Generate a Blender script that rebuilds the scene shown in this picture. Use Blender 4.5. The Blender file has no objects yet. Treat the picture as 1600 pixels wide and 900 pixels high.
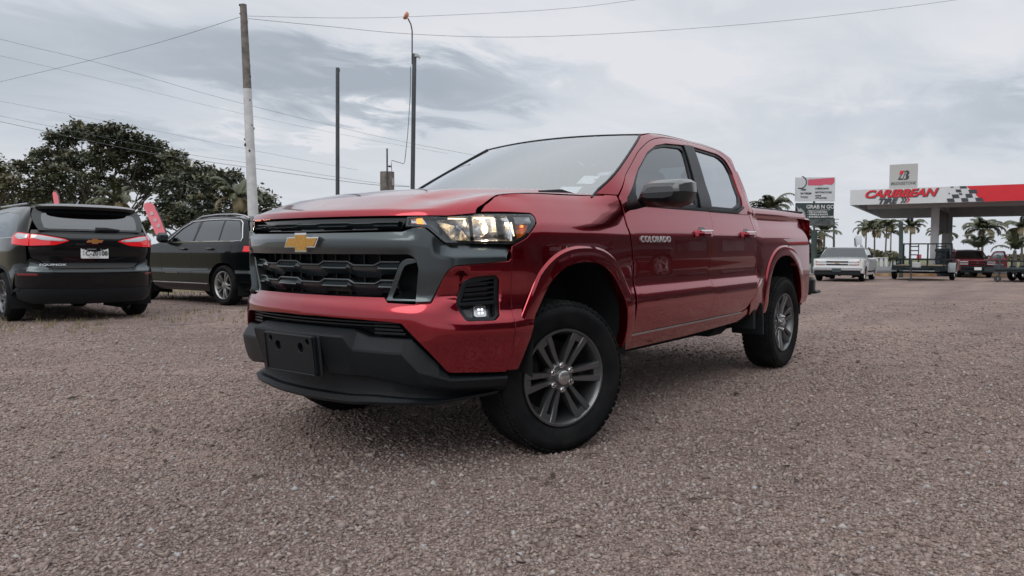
import bpy, bmesh, math, random
import numpy as np
from mathutils import Vector, Matrix
from mathutils.geometry import delaunay_2d_cdt
random.seed(7); np.random.seed(7)
PI = math.pi
SC = bpy.context.scene
COL = SC.collection
# ------------------------------------------------------------------ camera
CAM_LOC = (3.1676, 3.0694, 1.0660); CAM_YAW = -2.480818; CAM_PITCH = -0.058558; CAM_ROLL = -0.001737
cd = bpy.data.cameras.new('camera'); cam = bpy.data.objects.new('camera', cd); COL.objects.link(cam)
_f = Vector((math.cos(CAM_YAW)*math.cos(CAM_PITCH), math.sin(CAM_YAW)*math.cos(CAM_PITCH), math.sin(CAM_PITCH)))
_r = _f.cross(Vector((0, 0, 1))).normalized(); _u = _r.cross(_f)
_c, _s = math.cos(CAM_ROLL), math.sin(CAM_ROLL)
_rr = _r*_c+_u*_s; _uu = -_r*_s+_u*_c
cam.matrix_world = Matrix(((_rr.x, _uu.x, -_f.x, CAM_LOC[0]), (_rr.y, _uu.y, -_f.y, CAM_LOC[1]), (_rr.z, _uu.z, -_f.z, CAM_LOC[2]), (0, 0, 0, 1)))
cd.sensor_width = 36; cd.lens = 36*1190/1600; cd.clip_start = .05; cd.dof.use_dof = True; cd.dof.focus_distance = 4.3; cd.dof.aperture_fstop = 9.0; cd.clip_end = 6000
SC.camera = cam
# ------------------------------------------------------------------ world: overcast daylight sky
SC.view_settings.view_transform = 'Standard'; SC.view_settings.look = 'None'; SC.view_settings.exposure = 0; SC.view_settings.gamma = 1
W = bpy.data.worlds.new('World'); SC.world = W; W.use_nodes = True
SUN_EL = math.radians(42); SUN_AZ = math.radians(12)     # direction towards the sun, angle from +X
def build_world():
    nt = W.node_tree; nt.nodes.clear(); N = nt.nodes.new; L = nt.links.new
    out = N('ShaderNodeOutputWorld'); sky = N('ShaderNodeTexSky'); sky.sky_type = 'NISHITA'; sky.sun_disc = False
    sky.sun_elevation = SUN_EL; sky.sun_rotation = PI/2-SUN_AZ; sky.air_density = 1; sky.dust_density = 3
    b1 = N('ShaderNodeBackground'); b1.inputs[1].default_value = .10; L(sky.outputs[0], b1.inputs[0])
    tc = N('ShaderNodeTexCoord'); sep = N('ShaderNodeSeparateXYZ'); L(tc.outputs['Generated'], sep.inputs[0])
    def m(op, a, b=None, c=None):
        n = N('ShaderNodeMath'); n.operation = op
        for i, v in enumerate((a, b, c)):
            if v is None: continue
            if isinstance(v, (int, float)): n.inputs[i].default_value = v
            else: L(v, n.inputs[i])
        return n.outputs[0]
    zc = m('MAXIMUM', sep.outputs[2], 0.0); den = m('ADD', zc, .13)
    px = m('DIVIDE', sep.outputs[0], den); py = m('DIVIDE', sep.outputs[1], den)
    comb = N('ShaderNodeCombineXYZ'); L(px, comb.inputs[0]); L(py, comb.inputs[1])
    mp = N('ShaderNodeMapping'); L(comb.outputs[0], mp.inputs[0])
    mp.inputs['Rotation'].default_value = (0, 0, math.radians(40)); mp.inputs['Scale'].default_value = (.75, 1.15, 1); mp.inputs['Location'].default_value = SKY_OFF
    def noise(scale, det, rough, dist, off=0):
        n = N('ShaderNodeTexNoise'); n.noise_dimensions = '3D'; L(mp.outputs[0], n.inputs['Vector'])
        n.inputs['Scale'].default_value = scale; n.inputs['Detail'].default_value = det; n.inputs['Roughness'].default_value = rough; n.inputs['Distortion'].default_value = dist
        return n.outputs[0]
    def ramp(v, pts):
        r = N('ShaderNodeValToRGB'); L(v, r.inputs[0]); e = r.color_ramp.elements
        e[0].position = pts[0][0]; e[0].color = (*pts[0][1], 1); e[1].position = pts[-1][0]; e[1].color = (*pts[-1][1], 1)
        for p, c in pts[1:-1]:
            k = e.new(p); k.color = (*c, 1)
        return r.outputs[0]
    big = noise(1.0, 9, .55, .4); sml = noise(2.6, 8, .6, .7); tex = m('ADD', m('MULTIPLY', big, .65), m('MULTIPLY', sml, .35))
    az = m('ARCTAN2', sep.outputs[1], sep.outputs[0]); el = m('ARCSINE', sep.outputs[2])
    w1 = m('MULTIPLY_ADD', m('SUBTRACT', big, .5), .34, az); w2 = m('MULTIPLY_ADD', m('SUBTRACT', sml, .5), .16, el)
    def blob(px, row, wx, wy, amp):     # a cloud bank at a fixed bearing and elevation
        a0 = CAM_YAW-math.atan((px-800)/1190); e0 = math.atan((380-row)/1190*math.cos(math.atan((px-800)/1190)))
        u = m('MULTIPLY', m('SUBTRACT', w1, a0), 1190/wx); v = m('MULTIPLY', m('SUBTRACT', w2, e0), 1190/wy)
        q = m('ADD', m('MULTIPLY', u, u), m('MULTIPLY', v, v)); return m('MULTIPLY', m('POWER', 2.718, m('MULTIPLY', m('POWER', q, 1.5), -1)), amp)
    dk = m('MULTIPLY', m('SUBTRACT', .66, tex), .95)
    for args in BLOBS: dk = m('ADD', dk, m('MULTIPLY', blob(*args), m('MULTIPLY_ADD', tex, .9, .55)))
    cl = ramp(dk, [(.0, (.79, .79, .825)), (.16, (.675, .70, .75)), (.38, (.585, .625, .685)), (.62, (.455, .50, .56)), (1.0, (.36, .405, .465))])
    low = ramp(sep.outputs[2], [(.0, (.66, .70, .765)), (.16, (.62, .665, .725)), (.36, (.70, .74, .78)), (.6, (1.10, 1.12, 1.15)), (1.0, (1.5, 1.52, 1.55))])
    mx = N('ShaderNodeMixRGB'); fac = ramp(sep.outputs[2], [(.0, (.75,)*3), (.06, (.35,)*3), (.14, (.10,)*3), (.32, (.15,)*3), (.6, (.75,)*3)])
    L(fac, mx.inputs[0]); L(cl, mx.inputs[1]); L(low, mx.inputs[2])
    b2 = N('ShaderNodeBackground'); L(mx.outputs[0], b2.inputs[0]); b2.inputs[1].default_value = 1.03
    ms = N('ShaderNodeMixShader'); ms.inputs[0].default_value = .93; L(b1.outputs[0], ms.inputs[1]); L(b2.outputs[0], ms.inputs[2]); L(ms.outputs[0], out.inputs[0])
SKY_OFF = (3.1, 1.7, .4)
BLOBS = [(640, 140, 190, 46, .80), (120, 75, 320, 55, .38), (440, 105, 200, 34, .42), (330, 215, 160, 16, .30), (1500, 190, 260, 45, .30), (850, 80, 300, 50, -.17), (1150, 40, 300, 30, .10), (570, 205, 70, 18, -.55), (390, 205, 60, 14, -.25), (-400, 120, 400, 60, .4), (2100, 100, 400, 70, .4)]
build_world()
sl = bpy.data.lights.new('sun', 'SUN'); sl.energy = .8; sl.angle = math.radians(40); sl.color = (1, .96, .91)
so = bpy.data.objects.new('sun', sl); COL.objects.link(so)
_d = Vector((math.cos(SUN_AZ)*math.cos(SUN_EL), math.sin(SUN_AZ)*math.cos(SUN_EL), math.sin(SUN_EL)))
so.rotation_euler = _d.to_track_quat('Z', 'Y').to_euler(); so.location = (0, 0, 20)

# ------------------------------------------------------------------ materials
MATS = {}
def mat(name, col=(.5, .5, .5), rough=.5, metal=0, coat=0, coat_r=.03, coat_ior=1.5, noise=None, bump=None, emit=None, spec=.5, alpha=1, trans=0, ior=1.5):
    if name in MATS: return MATS[name]
    m = bpy.data.materials.new(name); m.use_nodes = True; nt = m.node_tree; b = nt.nodes['Principled BSDF']; L = nt.links.new; N = nt.nodes.new
    b.inputs['Base Color'].default_value = (*col, 1); b.inputs['Roughness'].default_value = rough; b.inputs['Metallic'].default_value = metal
    b.inputs['Coat Weight'].default_value = coat; b.inputs['Coat IOR'].default_value = coat_ior; b.inputs['Coat Roughness'].default_value = coat_r
    b.inputs['Specular IOR Level'].default_value = spec; b.inputs['Alpha'].default_value = alpha
    b.inputs['Transmission Weight'].default_value = trans; b.inputs['IOR'].default_value = ior
    if emit: b.inputs['Emission Color'].default_value = (*emit[0], 1); b.inputs['Emission Strength'].default_value = emit[1]
    tc = N('ShaderNodeTexCoord')
    if noise:   # (scale, amount[, second colour])
        n = N('ShaderNodeTexNoise'); n.inputs['Scale'].default_value = noise[0]; n.inputs['Detail'].default_value = 6; L(tc.outputs['Object'], n.inputs['Vector'])
        r = N('ShaderNodeValToRGB'); L(n.outputs[0], r.inputs[0]); c2 = noise[2] if len(noise) > 2 else tuple(min(1, c*(1+noise[1])) for c in col)
        c1 = tuple(c*(1-noise[1]) for c in col)
        r.color_ramp.elements[0].position = .32; r.color_ramp.elements[0].color = (*c1, 1); r.color_ramp.elements[1].position = .68; r.color_ramp.elements[1].color = (*c2, 1)
        L(r.outputs[0], b.inputs['Base Color'])
    if bump:    # (scale, strength)
        n = N('ShaderNodeTexNoise'); n.inputs['Scale'].default_value = bump[0]; n.inputs['Detail'].default_value = 4; L(tc.outputs['Object'], n.inputs['Vector'])
        u = N('ShaderNodeBump'); u.inputs['Strength'].default_value = bump[1]; u.inputs['Distance'].default_value = .01; L(n.outputs[0], u.inputs['Height']); L(u.outputs[0], b.inputs['Normal'])
    MATS[name] = m; return m
def glass_mat(name, tint, refl=.0, rough=.0, ior=1.5):
    """thin pane: tinted transparent plus a fresnel reflection"""
    if name in MATS: return MATS[name]
    m = bpy.data.materials.new(name); m.use_nodes = True; nt = m.node_tree; nt.nodes.clear(); N = nt.nodes.new; L = nt.links.new
    o = N('ShaderNodeOutputMaterial'); t = N('ShaderNodeBsdfTransparent'); t.inputs[0].default_value = (*tint, 1)
    g = N('ShaderNodeBsdfGlossy'); g.inputs['Roughness'].default_value = rough; g.inputs[0].default_value = (.93, .97, 1, 1)
    f = N('ShaderNodeFresnel'); f.inputs[0].default_value = ior
    a = N('ShaderNodeMath'); a.operation = 'ADD'; a.use_clamp = True; a.inputs[1].default_value = refl; L(f.outputs[0], a.inputs[0])
    x = N('ShaderNodeMixShader'); L(a.outputs[0], x.inputs[0]); L(t.outputs[0], x.inputs[1]); L(g.outputs[0], x.inputs[2]); L(x.outputs[0], o.inputs[0])
    MATS[name] = m; return m
def flake_paint(name, col, rough=.32, metal=.55, ior=1.75):
    m = mat(name, col, rough, metal, coat=1, coat_r=.02, coat_ior=ior, spec=.15)
    nt = m.node_tree; b = nt.nodes['Principled BSDF']; N = nt.nodes.new; L = nt.links.new
    tc = N('ShaderNodeTexCoord'); v = N('ShaderNodeTexNoise'); v.inputs['Scale'].default_value = 3.0; v.inputs['Detail'].default_value = 5; L(tc.outputs['Object'], v.inputs['Vector'])
    r = N('ShaderNodeMapRange'); r.inputs[3].default_value = .0; r.inputs[4].default_value = .025; L(v.outputs[0], r.inputs[0]); L(r.outputs[0], b.inputs['Coat Roughness'])
    n2 = N('ShaderNodeTexNoise'); n2.inputs['Scale'].default_value = 2.2; n2.inputs['Detail'].default_value = 2; L(tc.outputs['Object'], n2.inputs['Vector'])
    bp = N('ShaderNodeBump'); bp.inputs['Strength'].default_value = .02; bp.inputs['Distance'].default_value = .02; L(n2.outputs[0], bp.inputs['Height']); L(bp.outputs[0], b.inputs['Coat Normal'])
    return m
RED = flake_paint('red_paint', (.33, .0004, .015), .18, .95, 1.66)
RED2 = flake_paint('dark_red_paint', (.16, .006, .016), .35, .3, 1.5)
BLACKP = flake_paint('black_paint', (.002, .0035, .0045), .3, .0, 1.36)
WHITEP = flake_paint('white_paint', (.80, .82, .84), .4, .0, 1.5)
FRAMEG = flake_paint('graphite_paint', (.072, .090, .098), .34, .95, 1.45)
BAR_SHEEN = mat('bar_sheen_plastic', (.105, .125, .132), .35)  # lighter copy of the bar plastic, sky sheen put into its colour
BARG = mat('grille_bar_plastic', (.014, .021, .025), .22, spec=.9)
BADGE = mat('badge_silver', (.62, .63, .65), .35, .3)
GLOSSB = mat('gloss_black', (.010, .015, .018), .16, coat=.6)
TRIMB = mat('textured_black_plastic', (.0055, .009, .012), .42, bump=(700, .35), noise=(30, .12), spec=.32)
TRIMG = mat('satin_black_trim', (.007, .010, .013), .36, spec=.35)
DARK = mat('dark_underbody', (.003, .005, .0065), .9, noise=(8, .3))
RUBBER = mat('tyre_rubber', (.0045, .006, .008), .72, noise=(9, .25, (.013, .0135, .014)), bump=(160, .12), spec=.16)
ALLOY = mat('grey_alloy', (.15, .158, .165), .34, .85, noise=(5, .08))
ALLOYB = mat('bright_alloy', (.50, .50, .50), .28, .9)
CHROME = mat('chrome', (.78, .79, .80), .09, 1)
CHROMED = mat('satin_chrome', (.55, .56, .58), .22, 1)
GOLD = mat('gold_emblem', (.62, .34, .09), .30, .75, noise=(60, .12))
STEELD = mat('brake_steel', (.025, .026, .028), .4, .8, noise=(20, .2))
SEAT = mat('seat_cloth', (.035, .04, .045), .85, noise=(40, .2))
DASH = mat('dashboard_plastic', (.03, .035, .04), .6)
WSG = glass_mat('windscreen_glass', (.78, .84, .85), .30)
SIDEG = glass_mat('side_glass', (.20, .24, .25), .15)
PRIVG = glass_mat('privacy_glass', (.03, .035, .04), .14)
REARG = glass_mat('rear_door_glass', (.10, .12, .13), .42)
LENSG = glass_mat('lamp_lens', (.93, .95, .97), .03)
REFL = mat('lamp_reflector', (.86, .86, .86), .24, 1, noise=(50, .15))
AMBER = mat('amber_plastic', (.55, .16, .03), .2, coat=1)
AMBERON = mat('amber_light', (.9, .3, .05), .3, emit=((1, .26, .03), 2.2))
WARMON = mat('warm_bulb', (1, .8, .6), .3, emit=((1, .72, .42), 3.0))
WHITEON = mat('white_led', (1, 1, 1), .3, emit=((.92, .97, 1), .85))
REDL = mat('red_lens', (.55, .008, .012), .12, coat=1, emit=((1, .02, .03), .22))
REDD = mat('dark_red_lens', (.16, .004, .008), .15, coat=1)
CLEARW = mat('clear_grey_lens', (.55, .57, .60), .12, .3, coat=1)
PAPER = mat('paper', (.75, .78, .78), .6)

# ------------------------------------------------------------------ object helpers
def tag(o, label=None, cat=None, group=None, kind=None):
    if label: o['label'] = label
    if cat: o['category'] = cat
    if group: o['group'] = group
    if kind: o['kind'] = kind
    return o
def empty(name, loc=(0, 0, 0), rz=0, label=None, cat=None, group=None):
    o = bpy.data.objects.new(name, None); COL.objects.link(o); o.location = loc; o.rotation_euler = (0, 0, rz); o.empty_display_size = .1
    return tag(o, label, cat, group)
def link(name, me, m, parent=None):
    o = bpy.data.objects.new(name, me); COL.objects.link(o)
    if m is not None:
        me.materials.clear()
        for k in (m if isinstance(m, (list, tuple)) else [m]): me.materials.append(k)
    o.parent = parent
    return o
def raw(name, V, F, m, parent=None, sharp=35, smooth=True, mi=None):
    me = bpy.data.meshes.new(name); me.from_pydata([tuple(v) for v in V], [], [tuple(f) for f in F]); me.update()
    if smooth:
        me.polygons.foreach_set('use_smooth', [True]*len(me.polygons))
        if sharp: me.set_sharp_from_angle(angle=math.radians(sharp))
    o = link(name, me, m, parent)
    if mi is not None: me.polygons.foreach_set('material_index', mi)
    return o
class MB:
    """collects shapes, then links them as one mesh"""
    def __init__(s): s.V = []; s.F = []; s.M = []
    def add(s, V, F, mi=0):
        n = len(s.V); s.V += [tuple(v) for v in V]; s.F += [tuple(i+n for i in f) for f in F]; s.M += [mi]*len(F); return s
    def box(s, c, d, rz=0, rx=0, ry=0, bev=0, mi=0):
        hx, hy, hz = d[0]/2, d[1]/2, d[2]/2
        if bev <= 0:
            V = [(x, y, z) for x in (-hx, hx) for y in (-hy, hy) for z in (-hz, hz)]
            F = [(0, 1, 3, 2), (4, 6, 7, 5), (0, 4, 5, 1), (2, 3, 7, 6), (0, 2, 6, 4), (1, 5, 7, 3)]
        else:
            b = min(bev, hx*.9, hy*.9, hz*.9); V = []; idx = {}
            for i, sx in enumerate((-1, 1)):
                for j, sy in enumerate((-1, 1)):
                    for k, sz in enumerate((-1, 1)):
                        for a in range(3):
                            p = [sx*(hx-b), sy*(hy-b), sz*(hz-b)]; p[a] = (sx*hx, sy*hy, sz*hz)[a]
                            idx[(i, j, k, a)] = len(V); V.append(tuple(p))
            F = []
            for a in range(3):
                for q in (0, 1):
                    o2 = [x for x in range(3) if x != a]
                    ring = []
                    for (u, v) in ((0, 0), (1, 0), (1, 1), (0, 1)):
                        t = [0, 0, 0]; t[a] = q; t[o2[0]] = u; t[o2[1]] = v; ring.append(idx[(*t, a)])
                    flip = (q == 1) == (a != 1)
                    F.append(ring if flip else ring[::-1])
            for a in range(3):           # edges along axis a
                o2 = [x for x in range(3) if x != a]
                for u in (0, 1):
                    for v in (0, 1):
                        t0 = [0, 0, 0]; t0[o2[0]] = u; t0[o2[1]] = v; t1 = list(t0); t1[a] = 1
                        F.append([idx[(*t0, o2[0])], idx[(*t1, o2[0])], idx[(*t1, o2[1])], idx[(*t0, o2[1])]])
            for i in (0, 1):
                for j in (0, 1):
                    for k in (0, 1): F.append([idx[(i, j, k, 0)], idx[(i, j, k, 1)], idx[(i, j, k, 2)]])
        M_ = Matrix.Rotation(rz, 3, 'Z') @ Matrix.Rotation(ry, 3, 'Y') @ Matrix.Rotation(rx, 3, 'X')
        return s.add([tuple(M_ @ Vector(v)+Vector(c)) for v in V], F, mi)
    def tube(s, path, r, n=8, cap=True, mi=0):
        P = [Vector(p) for p in path]; V = []; F = []; up = None
        for i, p in enumerate(P):
            t = (P[min(i+1, len(P)-1)]-P[max(i-1, 0)]).normalized()
            if up is None:
                up = Vector((0, 0, 1)) if abs(t.z) < .9 else Vector((1, 0, 0))
            a = t.cross(up).normalized(); up = a.cross(t).normalized(); rr = r[i] if isinstance(r, (list, tuple)) else r
            for k in range(n):
                w = 2*PI*k/n; V.append(tuple(p+a*math.cos(w)*rr+up*math.sin(w)*rr))
        for i in range(len(P)-1):
            for k in range(n): F.append((i*n+k, i*n+(k+1) % n, (i+1)*n+(k+1) % n, (i+1)*n+k))
        if cap: F.append(tuple(range(n))[::-1]); F.append(tuple((len(P)-1)*n+k for k in range(n)))
        return s.add(V, F, mi)
    def lathe(s, prof, n=32, axis='Y', c=(0, 0, 0), mi=0, close=False):
        """prof: (radius, distance along axis)"""
        V = []; F = []
        for r, h in prof:
            for k in range(n):
                w = 2*PI*k/n; a, b = r*math.cos(w), r*math.sin(w)
                p = {'Y': (a, h, b), 'Z': (a, b, h), 'X': (h, a, b)}[axis]; V.append((p[0]+c[0], p[1]+c[1], p[2]+c[2]))
        m_ = len(prof)
        for i in range(m_ if close else m_-1):
            j = (i+1) % m_
            for k in range(n): F.append((i*n+k, j*n+k, j*n+(k+1) % n, i*n+(k+1) % n))
        return s.add(V, F, mi)
    def prism(s, poly, f, t0, t1, mi=0):
        """poly: 2D ring; f(u,v,t)->3D"""
        n = len(poly); V = [f(u, v, t0) for u, v in poly]+[f(u, v, t1) for u, v in poly]
        F = [tuple(range(n))[::-1], tuple(range(n, 2*n))]+[(i, (i+1) % n, n+(i+1) % n, n+i) for i in range(n)]
        return s.add(V, F, mi)
    def obj(s, name, m, parent=None, sharp=35, smooth=True, fix=True):
        o = raw(name, s.V, s.F, m, parent, None, smooth, s.M if isinstance(m, (list, tuple)) else None)
        if fix:
            bm = bmesh.new(); bm.from_mesh(o.data); bmesh.ops.recalc_face_normals(bm, faces=bm.faces); bm.to_mesh(o.data); bm.free()
        if smooth and sharp: o.data.set_sharp_from_angle(angle=math.radians(sharp))
        return o
def boxo(name, c, d, m, parent=None, bev=0, **k): return MB().box(c, d, bev=bev, **k).obj(name, m, parent)
def copy_tree(o, parent=None):
    c = o.copy(); COL.objects.link(c); c.parent = parent
    for ch in list(o.children): copy_tree(ch, c)
    return c
def round_poly(P, r, n=4):
    out = []; m_ = len(P)
    for i in range(m_):
        a, b, c = (Vector(P[i-1][:2]), Vector(P[i][:2]), Vector(P[(i+1) % m_][:2])); rr = P[i][2] if len(P[i]) > 2 else r
        d1 = a-b; d2 = c-b; q = min(rr, d1.length*.45, d2.length*.45)
        if q < 1e-4: out.append(tuple(b)); continue
        p1 = b+d1.normalized()*q; p2 = b+d2.normalized()*q
        for k in range(n+1):
            t = k/n; out.append(tuple(p1*(1-t)**2+b*2*t*(1-t)+p2*t*t))
    return out
def area2(P): return sum(P[i-1][0]*P[i][1]-P[i][0]*P[i-1][1] for i in range(len(P)))/2
def densify(P, step):
    out = []
    for i in range(len(P)):
        a = P[i-1]; b = P[i]; n = max(1, int(math.hypot(b[0]-a[0], b[1]-a[1])/step+.5))
        for k in range(1, n+1): out.append((a[0]+(b[0]-a[0])*k/n, a[1]+(b[1]-a[1])*k/n))
    return out
def inset(P, d):
    P = np.array(P); n = len(P)
    if area2(P) < 0: P = P[::-1]
    e = np.roll(P, -1, 0)-P; l = np.maximum(np.hypot(e[:, 0], e[:, 1]), 1e-9); nn = np.stack([-e[:, 1]/l, e[:, 0]/l], 1)
    m_ = nn+np.roll(nn, 1, 0); q = np.maximum((m_*m_).sum(1), .6); return P+m_*(2*d/q)[:, None]*.5*1.0
def in_poly(X, Y, P):
    P = np.asarray(P); x1, y1 = P[:, 0], P[:, 1]; x2, y2 = np.roll(x1, -1), np.roll(y1, -1); c = np.zeros(len(X), bool)
    for a, b, p, q in zip(x1, y1, x2, y2):
        if b == q: continue
        k = ((b > Y) != (q > Y)) & (X < (p-a)*(Y-b)/(q-b)+a); c ^= k
    return c
def panel(name, outline, surf, m, parent=None, step=.04, thick=.02, gap=.002, holes=(), mir=1, off=0.0, rr=.003, rnd=0.0, bstep=None, flip=False, lab=None):
    """curved sheet: 2D outline (u,v) on surf(u,v)->Nx3, with rolled edges of depth thick; mir=-1 mirrors in y"""
    bstep = bstep or min(step, .03); offf = off if callable(off) else (lambda u, v: off)
    def ring(P, g):
        P = round_poly(P, rnd) if (rnd or any(len(p) > 2 for p in P)) else [tuple(p[:2]) for p in P]
        return inset(densify(P, bstep), g)
    R0 = ring(outline, gap+rr); H = [inset(densify(round_poly(h, rnd) if (rnd or any(len(p) > 2 for p in h)) else [tuple(p[:2]) for p in h], bstep), -(gap+rr)) for h in holes]
    rings = [R0]+H
    lo = R0.min(0); hi = R0.max(0); gx, gy = np.meshgrid(np.arange(lo[0]+step*.37, hi[0], step), np.arange(lo[1]+step*.37, hi[1], step)); gx = gx.ravel(); gy = gy.ravel()
    k = in_poly(gx, gy, R0)
    for h in H: k &= ~in_poly(gx, gy, h)
    gx, gy = gx[k], gy[k]; B = np.vstack(rings)
    if len(gx):
        dd = np.min((gx[:, None]-B[None, :, 0])**2+(gy[:, None]-B[None, :, 1])**2, 1); k = dd > (min(step, bstep)*.45)**2; gx, gy = gx[k], gy[k]
    pts = [Vector((float(a), float(b))) for a, b in B]+[Vector((float(a), float(b))) for a, b in zip(gx, gy)]
    E = []; s0 = 0
    for r_ in rings:
        n = len(r_); E += [(s0+i, s0+(i+1) % n) for i in range(n)]; s0 += n
    vs, es, fs, *_ = delaunay_2d_cdt(pts, E, [], 0, 1e-7)
    UV = np.array([(v.x, v.y) for v in vs]); T = np.array([f for f in fs if len(f) == 3])
    c = UV[T].mean(1); k = in_poly(c[:, 0], c[:, 1], R0)
    for h in H: k &= ~in_poly(c[:, 0], c[:, 1], h)
    T = T[k]
    a = UV[T]; ar = (a[:, 1, 0]-a[:, 0, 0])*(a[:, 2, 1]-a[:, 0, 1])-(a[:, 2, 0]-a[:, 0, 0])*(a[:, 1, 1]-a[:, 0, 1]); T = T[np.abs(ar) > 1e-10]; ar = ar[np.abs(ar) > 1e-10]
    T[ar < 0] = T[ar < 0][:, ::-1]
    def S(u, v, o=0.0):
        u = np.asarray(u, float); v = np.asarray(v, float); return surf(u, v, offf(u, v)+o)
    def NRM(u, v):
        e = 1e-3; a_ = S(u+e, v)-S(u-e, v); b_ = S(u, v+e)-S(u, v-e); n_ = np.cross(a_, b_); n_ /= np.maximum(np.linalg.norm(n_, axis=1), 1e-12)[:, None]; return n_
    P3 = S(UV[:, 0], UV[:, 1]); N3 = NRM(UV[:, 0], UV[:, 1])
    out = S(UV[:, 0], UV[:, 1], .01)-P3; sgn = 1 if (out*N3).sum() > 0 else -1; N3 = N3*sgn
    V = [P3]; NN = [N3]; F = [T if sgn > 0 else T[:, ::-1]]; nv = len(P3)
    FF = [list(map(int, f)) for f in F[0]]
    for ri, r_ in enumerate(rings):
        n = len(r_); nx_ = np.roll(r_, -1, 0); pv = np.roll(r_, 1, 0); t = nx_-pv; t /= np.maximum(np.hypot(t[:, 0], t[:, 1]), 1e-9)[:, None]
        o2 = np.stack([t[:, 1], -t[:, 0]], 1)     # outward for CCW
        if ri > 0: o2 = -o2
        u, v = r_[:, 0], r_[:, 1]; p0 = S(u, v); n0 = NRM(u, v)*sgn; po = S(u+o2[:, 0]*rr, v+o2[:, 1]*rr); od = po-p0; od /= np.maximum(np.linalg.norm(od, axis=1), 1e-9)[:, None]
        A = p0; A_ = n0; B_ = p0+od*rr-n0*rr; Bn = od; C_ = p0+od*rr*.9-n0*thick
        V += [A, B_, C_]; NN += [A_, Bn, Bn]
        for i in range(n):
            j = (i+1) % n
            for q in (0, 1):
                f = [nv+q*n+i, nv+q*n+j, nv+(q+1)*n+j, nv+(q+1)*n+i]
                # orient by the outward direction
                p = [np.vstack(V)[k] for k in ()]
                FF.append((f[::-1] if (sgn > 0) == (ri == 0) else f))
        nv += 3*n
    V = np.vstack(V); NN = np.vstack(NN)
    if mir < 0: V = V*[1, -1, 1]; NN = NN*[1, -1, 1]; FF = [f[::-1] for f in FF]
    me = bpy.data.meshes.new(name); me.from_pydata(V.tolist(), [], FF); me.update(); me.polygons.foreach_set('use_smooth', [True]*len(me.polygons))
    me.normals_split_custom_set_from_vertices(NN.tolist())
    o = link(name, me, m, parent)
    if lab: o['label'] = lab
    return o
def gridsurf(name, f, nu, nv, m, parent=None, thick=.015, edge=True):
    """f(u,v) u,v in 0..1 -> 3D (numpy), closed underneath with a rim"""
    U, Vv = np.meshgrid(np.linspace(0, 1, nu), np.linspace(0, 1, nv), indexing='ij'); U = U.ravel(); Vv = Vv.ravel()
    P = f(U, Vv); e = 1e-3; n = np.cross(f(U+e, Vv)-f(U-e, Vv), f(U, Vv+e)-f(U, Vv-e)); n /= np.maximum(np.linalg.norm(n, axis=1), 1e-12)[:, None]
    idx = lambda i, j: i*nv+j
    F = [(idx(i, j), idx(i+1, j), idx(i+1, j+1), idx(i, j+1)) for i in range(nu-1) for j in range(nv-1)]
    V = P.tolist(); NN = n.tolist()
    if edge:
        B = [idx(i, 0) for i in range(nu)]+[idx(nu-1, j) for j in range(1, nv)]+[idx(i, nv-1) for i in range(nu-2, -1, -1)]+[idx(0, j) for j in range(nv-2, 0, -1)]
        k = len(V); c = P.mean(0)
        for b in B:
            o_ = P[b]-c; o_ /= np.linalg.norm(o_); V.append(P[b].tolist()); NN.append(o_.tolist())
        for b in B: V.append((P[b]-n[b]*thick).tolist()); o_ = P[b]-c; NN.append((o_/np.linalg.norm(o_)).tolist())
        m_ = len(B)
        for i in range(m_): F.append((k+i, k+m_+i, k+m_+(i+1) % m_, k+(i+1) % m_))
    me = bpy.data.meshes.new(name); me.from_pydata(V, [], F); me.update(); me.polygons.foreach_set('use_smooth', [True]*len(me.polygons)); me.normals_split_custom_set_from_vertices(NN)
    return link(name, me, m, parent)
def text_mesh(txt, size=1, shear=0, ext=.01, bold=0, space=1.0, align='CENTER', sx=1.0):
    c = bpy.data.curves.new('letters', 'FONT'); c.body = txt; c.size = size; c.shear = shear; c.extrude = ext; c.offset = bold; c.space_character = space; c.align_x = align; c.align_y = 'CENTER'; c.resolution_u = 3
    o = bpy.data.objects.new('letters', c); COL.objects.link(o); dg = bpy.context.evaluated_depsgraph_get(); me = bpy.data.meshes.new_from_object(o.evaluated_get(dg)); bpy.data.objects.remove(o)
    if sx != 1:
        for v in me.vertices: v.co.x *= sx
    return me
def text_on(name, txt, origin, ex, ey, size, m, parent=None, **k):
    """letters standing at origin, baseline along ex, up along ey"""
    me = text_mesh(txt, size, **k); ex = Vector(ex).normalized(); ey = Vector(ey).normalized(); ez = ex.cross(ey)
    M_ = Matrix(((ex.x, ey.x, ez.x, origin[0]), (ex.y, ey.y, ez.y, origin[1]), (ex.z, ey.z, ez.z, origin[2]), (0, 0, 0, 1)))
    me.transform(M_); return link(name, me, m, parent)
def pchip(xs, ys, x):
    xs = np.asarray(xs, float); ys = np.asarray(ys, float); x = np.clip(np.asarray(x, float), xs[0], xs[-1])
    h = np.diff(xs); d = np.diff(ys)/h; m = np.zeros(len(xs))
    for i in range(1, len(xs)-1):
        if d[i-1]*d[i] > 0:
            w1 = 2*h[i]+h[i-1]; w2 = h[i]+2*h[i-1]; m[i] = (w1+w2)/(w1/d[i-1]+w2/d[i])
    m[0] = d[0]; m[-1] = d[-1]
    i = np.clip(np.searchsorted(xs, x)-1, 0, len(h)-1); t = (x-xs[i])/h[i]
    return (ys[i]*(2*t**3-3*t*t+1)+h[i]*m[i]*(t**3-2*t*t+t)+ys[i+1]*(3*t*t-2*t**3)+h[i]*m[i+1]*(t**3-t*t))
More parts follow.
